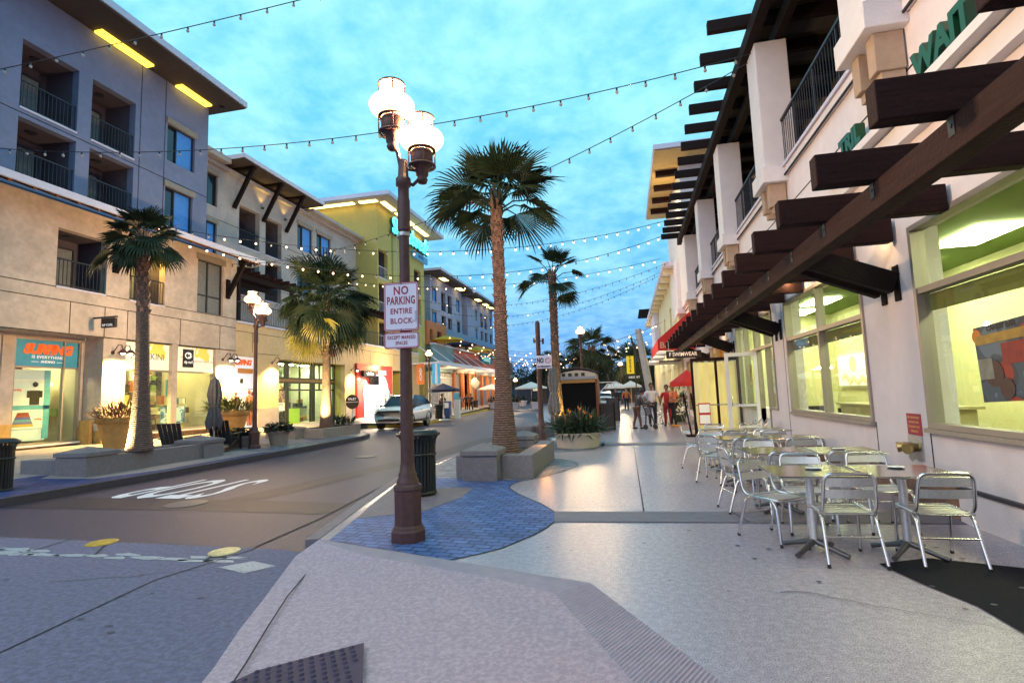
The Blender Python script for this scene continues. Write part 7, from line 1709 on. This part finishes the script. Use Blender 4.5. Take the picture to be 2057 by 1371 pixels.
# ------------------------------------------------------------------ street end: dark houses, low trees
def house(x,y,w_,d_,h,label):
    e=empty('house',(x,y,-.13),label,'house'); WH=M['dusk_wall'] if 'dusk_wall' in M else M.setdefault('dusk_wall',mat('dusk_wall',(.06,.07,.1),.85,.1,4)); RF=M.setdefault('dusk_roof',mat('dusk_roof',(.03,.035,.05),.85,.1,4))
    b=MB(); b.box(x-w_/2,x+w_/2,y,y+d_,-.13,h); b.build('wall', WH, e)
    b=MB(); r_=h+w_*.28; o=.5
    b.add([(x-w_/2-o,y-.4,h-.1),(x+w_/2+o,y-.4,h-.1),(x,y-.4,r_),(x-w_/2-o,y+d_,h-.1),(x+w_/2+o,y+d_,h-.1),(x,y+d_,r_)],[(0,2,5,3),(1,4,5,2),(3,5,2,0),(2,5,4,1)]); b.add([(x-w_/2+.02,y-.02,h),(x+w_/2-.02,y-.02,h),(x,y-.02,r_-.2)],[(0,1,2)]); b.build('roof', RF, e)
    b=MB(); b.box(x-.8,x+.8,y-.08,y-.02,h*.62,h*.86); wn=b.build('window', M['white_trim'], e); MB().box(x-.7,x+.7,y-.1,y-.085,h*.64,h*.84).build('pane', M['lit_room'], wn)
    b=MB(); b.beam((x-w_*.28,y-.45,h+.0),(x,y-.45,h+w_*.2),.1,.16,up=(0,1,0)); b.beam((x+w_*.28,y-.45,h+.0),(x,y-.45,h+w_*.2),.1,.16,up=(0,1,0)); b.build('gable_trim', M['white_trim'], e)
house(-15.5,92,8,8,3.2,'dark gabled house with a small lit window at the street end'); house(-7,98,9,8,3.4,'dark house behind the skateboarding sign at the street end'); house(6,96,12,8,3.6,'dark house behind the yellow vertical sign'); house(-27,100,10,8,3.6,'dark house at the far left end of the street')
def tree(x,y,h,r_,label,seed,n=2600):
    e=empty('leafy_tree',(x,y,-.13),label,'tree','dark trees at the street end'); rn=random.Random(seed)
    b=MB(); b.tube([(x,y,-.13),(x+.1,y,h*.3),(x-.1,y,h*.6)],[.3,.22,.1],8)
    for i in range(6):
        a=i*1.05+seed; b.tube([(x,y,h*.35),(x+math.cos(a)*r_*.4,y+math.sin(a)*r_*.4,h*.6),(x+math.cos(a)*r_*.7,y+math.sin(a)*r_*.7,h*.75)],[.12,.08,.03],6)
    b.build('trunk', M['trunk'], e); b=MB()
    cl=[(rn.uniform(-1,1)*r_*.8,rn.uniform(-1,1)*r_*.8,h*rn.uniform(.45,.92),r_*rn.uniform(.25,.5)) for _ in range(18)]
    for i in range(n):
        c=rn.choice(cl); v_=Vector((rn.gauss(0,1),rn.gauss(0,1),rn.gauss(0,.8))).normalized()*c[3]*rn.uniform(.6,1.08); p=Vector((x+c[0],y+c[1],c[2]))+v_
        d1=Vector((rn.uniform(-1,1),rn.uniform(-1,1),rn.uniform(-1,1))).normalized()*.2; d2=Vector((rn.uniform(-1,1),rn.uniform(-1,1),rn.uniform(-1,1))).normalized()*.12
        b.add([p-d1,p+d2,p+d1,p-d2],[(0,1,2,3)])
    b.build('crown', M['leaf_dark'], e)
tree(-19,86,6.6,4,'dark tree beside the brick shops at the street end',1); tree(-11.5,96,5.2,3,'dark tree between the houses at the street end',2); tree(-2.5,90,4.8,3.4,'dark tree behind the kiosk at the street end',3); tree(3.5,88,5.0,3.2,'dark tree right of the far palm at the street end',4); tree(9,84,6,4,'dark tree behind the far cream building',5)
b=MB(); b.box(-60,60,120,124,-.13,3.2); rn=random.Random(2)
for i in range(120): x=-60+i; b.box(x,x+1.02,119.5,124.5,3.19,3.2+1.6*rn.random()+.8*math.sin(i*.4)); 
o=b.build('far_trees', M['leaf_dark']); tag(o,'dark line of distant trees closing the street','trees',kind='stuff')
pl=0
for i,(x,y) in enumerate(((-15,58.5),(-14.2,62),(-13,66),(-11.5,53.5),(-12.8,54),(-9.0,52.5))):
    pot('street_pot','pale pot with a dark bush far down the street, number %s from the left'%['three','two','one','five','four','six'][i] if False else ['pale pot with a dark bush by the brick shops, nearest the lit wall','pale pot with a dark bush just beyond the red kerb corner','pale pot with a dark bush farthest along the red kerb','pale pot with a bush left of the pale street umbrella','pale pot with a bush in front of the pale street umbrella','pale pot with a bush right of the pale street umbrella'][i],(x,y,.0),.4,.55,.7,M['white_trim'],[M['leaf_dark']],.03,160,.35,.06,.7,'pots at the street end',(0,),1,40+i)

# ------------------------------------------------------------------ string lights
def string(p,q,sag,n,lit,label,r_=.012,br=.037,u0=0,u1=1):
    p=Vector(p); q=Vector(q); f=lambda t: p.lerp(q,t)-Vector((0,0,sag*4*t*(1-t)))
    e=empty('string_lights',tuple(p),label,'string lights','string lights over the street')
    b=MB(); b.tube([f(i/40) for i in range(41)],r_,5); b.build('cable', M['cable'], e)
    rn=random.Random(int(abs(p.x*100+q.z*37)+n))
    for i in range(n):
        t=(i+.5)/n
        if t<u0 or t>u1: continue
        c=f(t); on=rn.random()<lit; b=MB()
        b.tube([c-Vector((0,0,.0)),c-Vector((0,0,.07))],.022,6,0); b.ball(c-Vector((0,0,.105)),br,1,8,5,1,1,1.15)
        b.build('bulb', [M['cable'], M['bulb_on'] if on else M['bulb_off']], e)
    return e
string((-18.6,9.0,9.6),(4.0,13.0,14.2),.35,34,0,'unlit string of bulbs crossing high at the upper left of the sky')
string((-18.6,11.2,9.35),(3.0,11.6,8.62),.95,34,0,'unlit string of bulbs from the left hotel passing behind the lamp to the first column',.011)
string((-18.2,21.3,8.15),(3.0,11.9,8.6),1.15,38,0,'unlit string of bulbs slanting down left from the first white column',.011)
string((-17.0,15.2,8.2),(2.1,25.0,9.3),1.3,40,.72,'lit string of bulbs crossing behind the tall palm crown, upper of two')
string((-17.0,15.0,7.9),(2.1,26.0,8.9),1.9,40,.8,'lit string of bulbs crossing behind the tall palm crown, lower of two')
string((-18.3,30.0,9.3),(2.1,28.6,8.4),1.0,34,.85,'lit string of bulbs in front of the yellow tower')
string((-18.3,45,10.5),(2.9,33,9.2),1.5,46,.06,'mostly dark thin string crossing low in the sky, top one',.011,.035)
string((-18.3,47,10.0),(2.9,36,9.4),1.8,46,.04,'mostly dark thin string crossing low in the sky, middle one',.011,.035)
string((-18.3,49,9.0),(2.9,38,9.6),1.8,46,.04,'mostly dark thin string crossing low in the sky, bottom one',.011,.035)
rn=random.Random(77)
for i in range(11):
    y=44+i*2.9
    string((-17.5 if y>50 else -15.5,y,6.6+rn.uniform(-.2,.5)),(3.0 if y<60 else 2.0,y+rn.uniform(-4,6),6.9+rn.uniform(-.4,.9)),1.6+rn.uniform(-.3,.5),18,.75,'lit string of bulbs in the far cluster over the street, %s from the near end'%['first','second','third','fourth','fifth','sixth','seventh','eighth','ninth','tenth','eleventh','twelfth','thirteenth'][i],.012,.05)

# tidy: a parent light must not be left over
sc.cycles.max_bounces=6; sc.cycles.diffuse_bounces=3; sc.cycles.glossy_bounces=3; sc.cycles.transmission_bounces=4; sc.cycles.transparent_max_bounces=10
sc.cycles.sample_clamp_indirect=4; sc.cycles.sample_clamp_direct=0; sc.cycles.caustics_reflective=False; sc.cycles.caustics_refractive=False; sc.cycles.use_light_tree=True
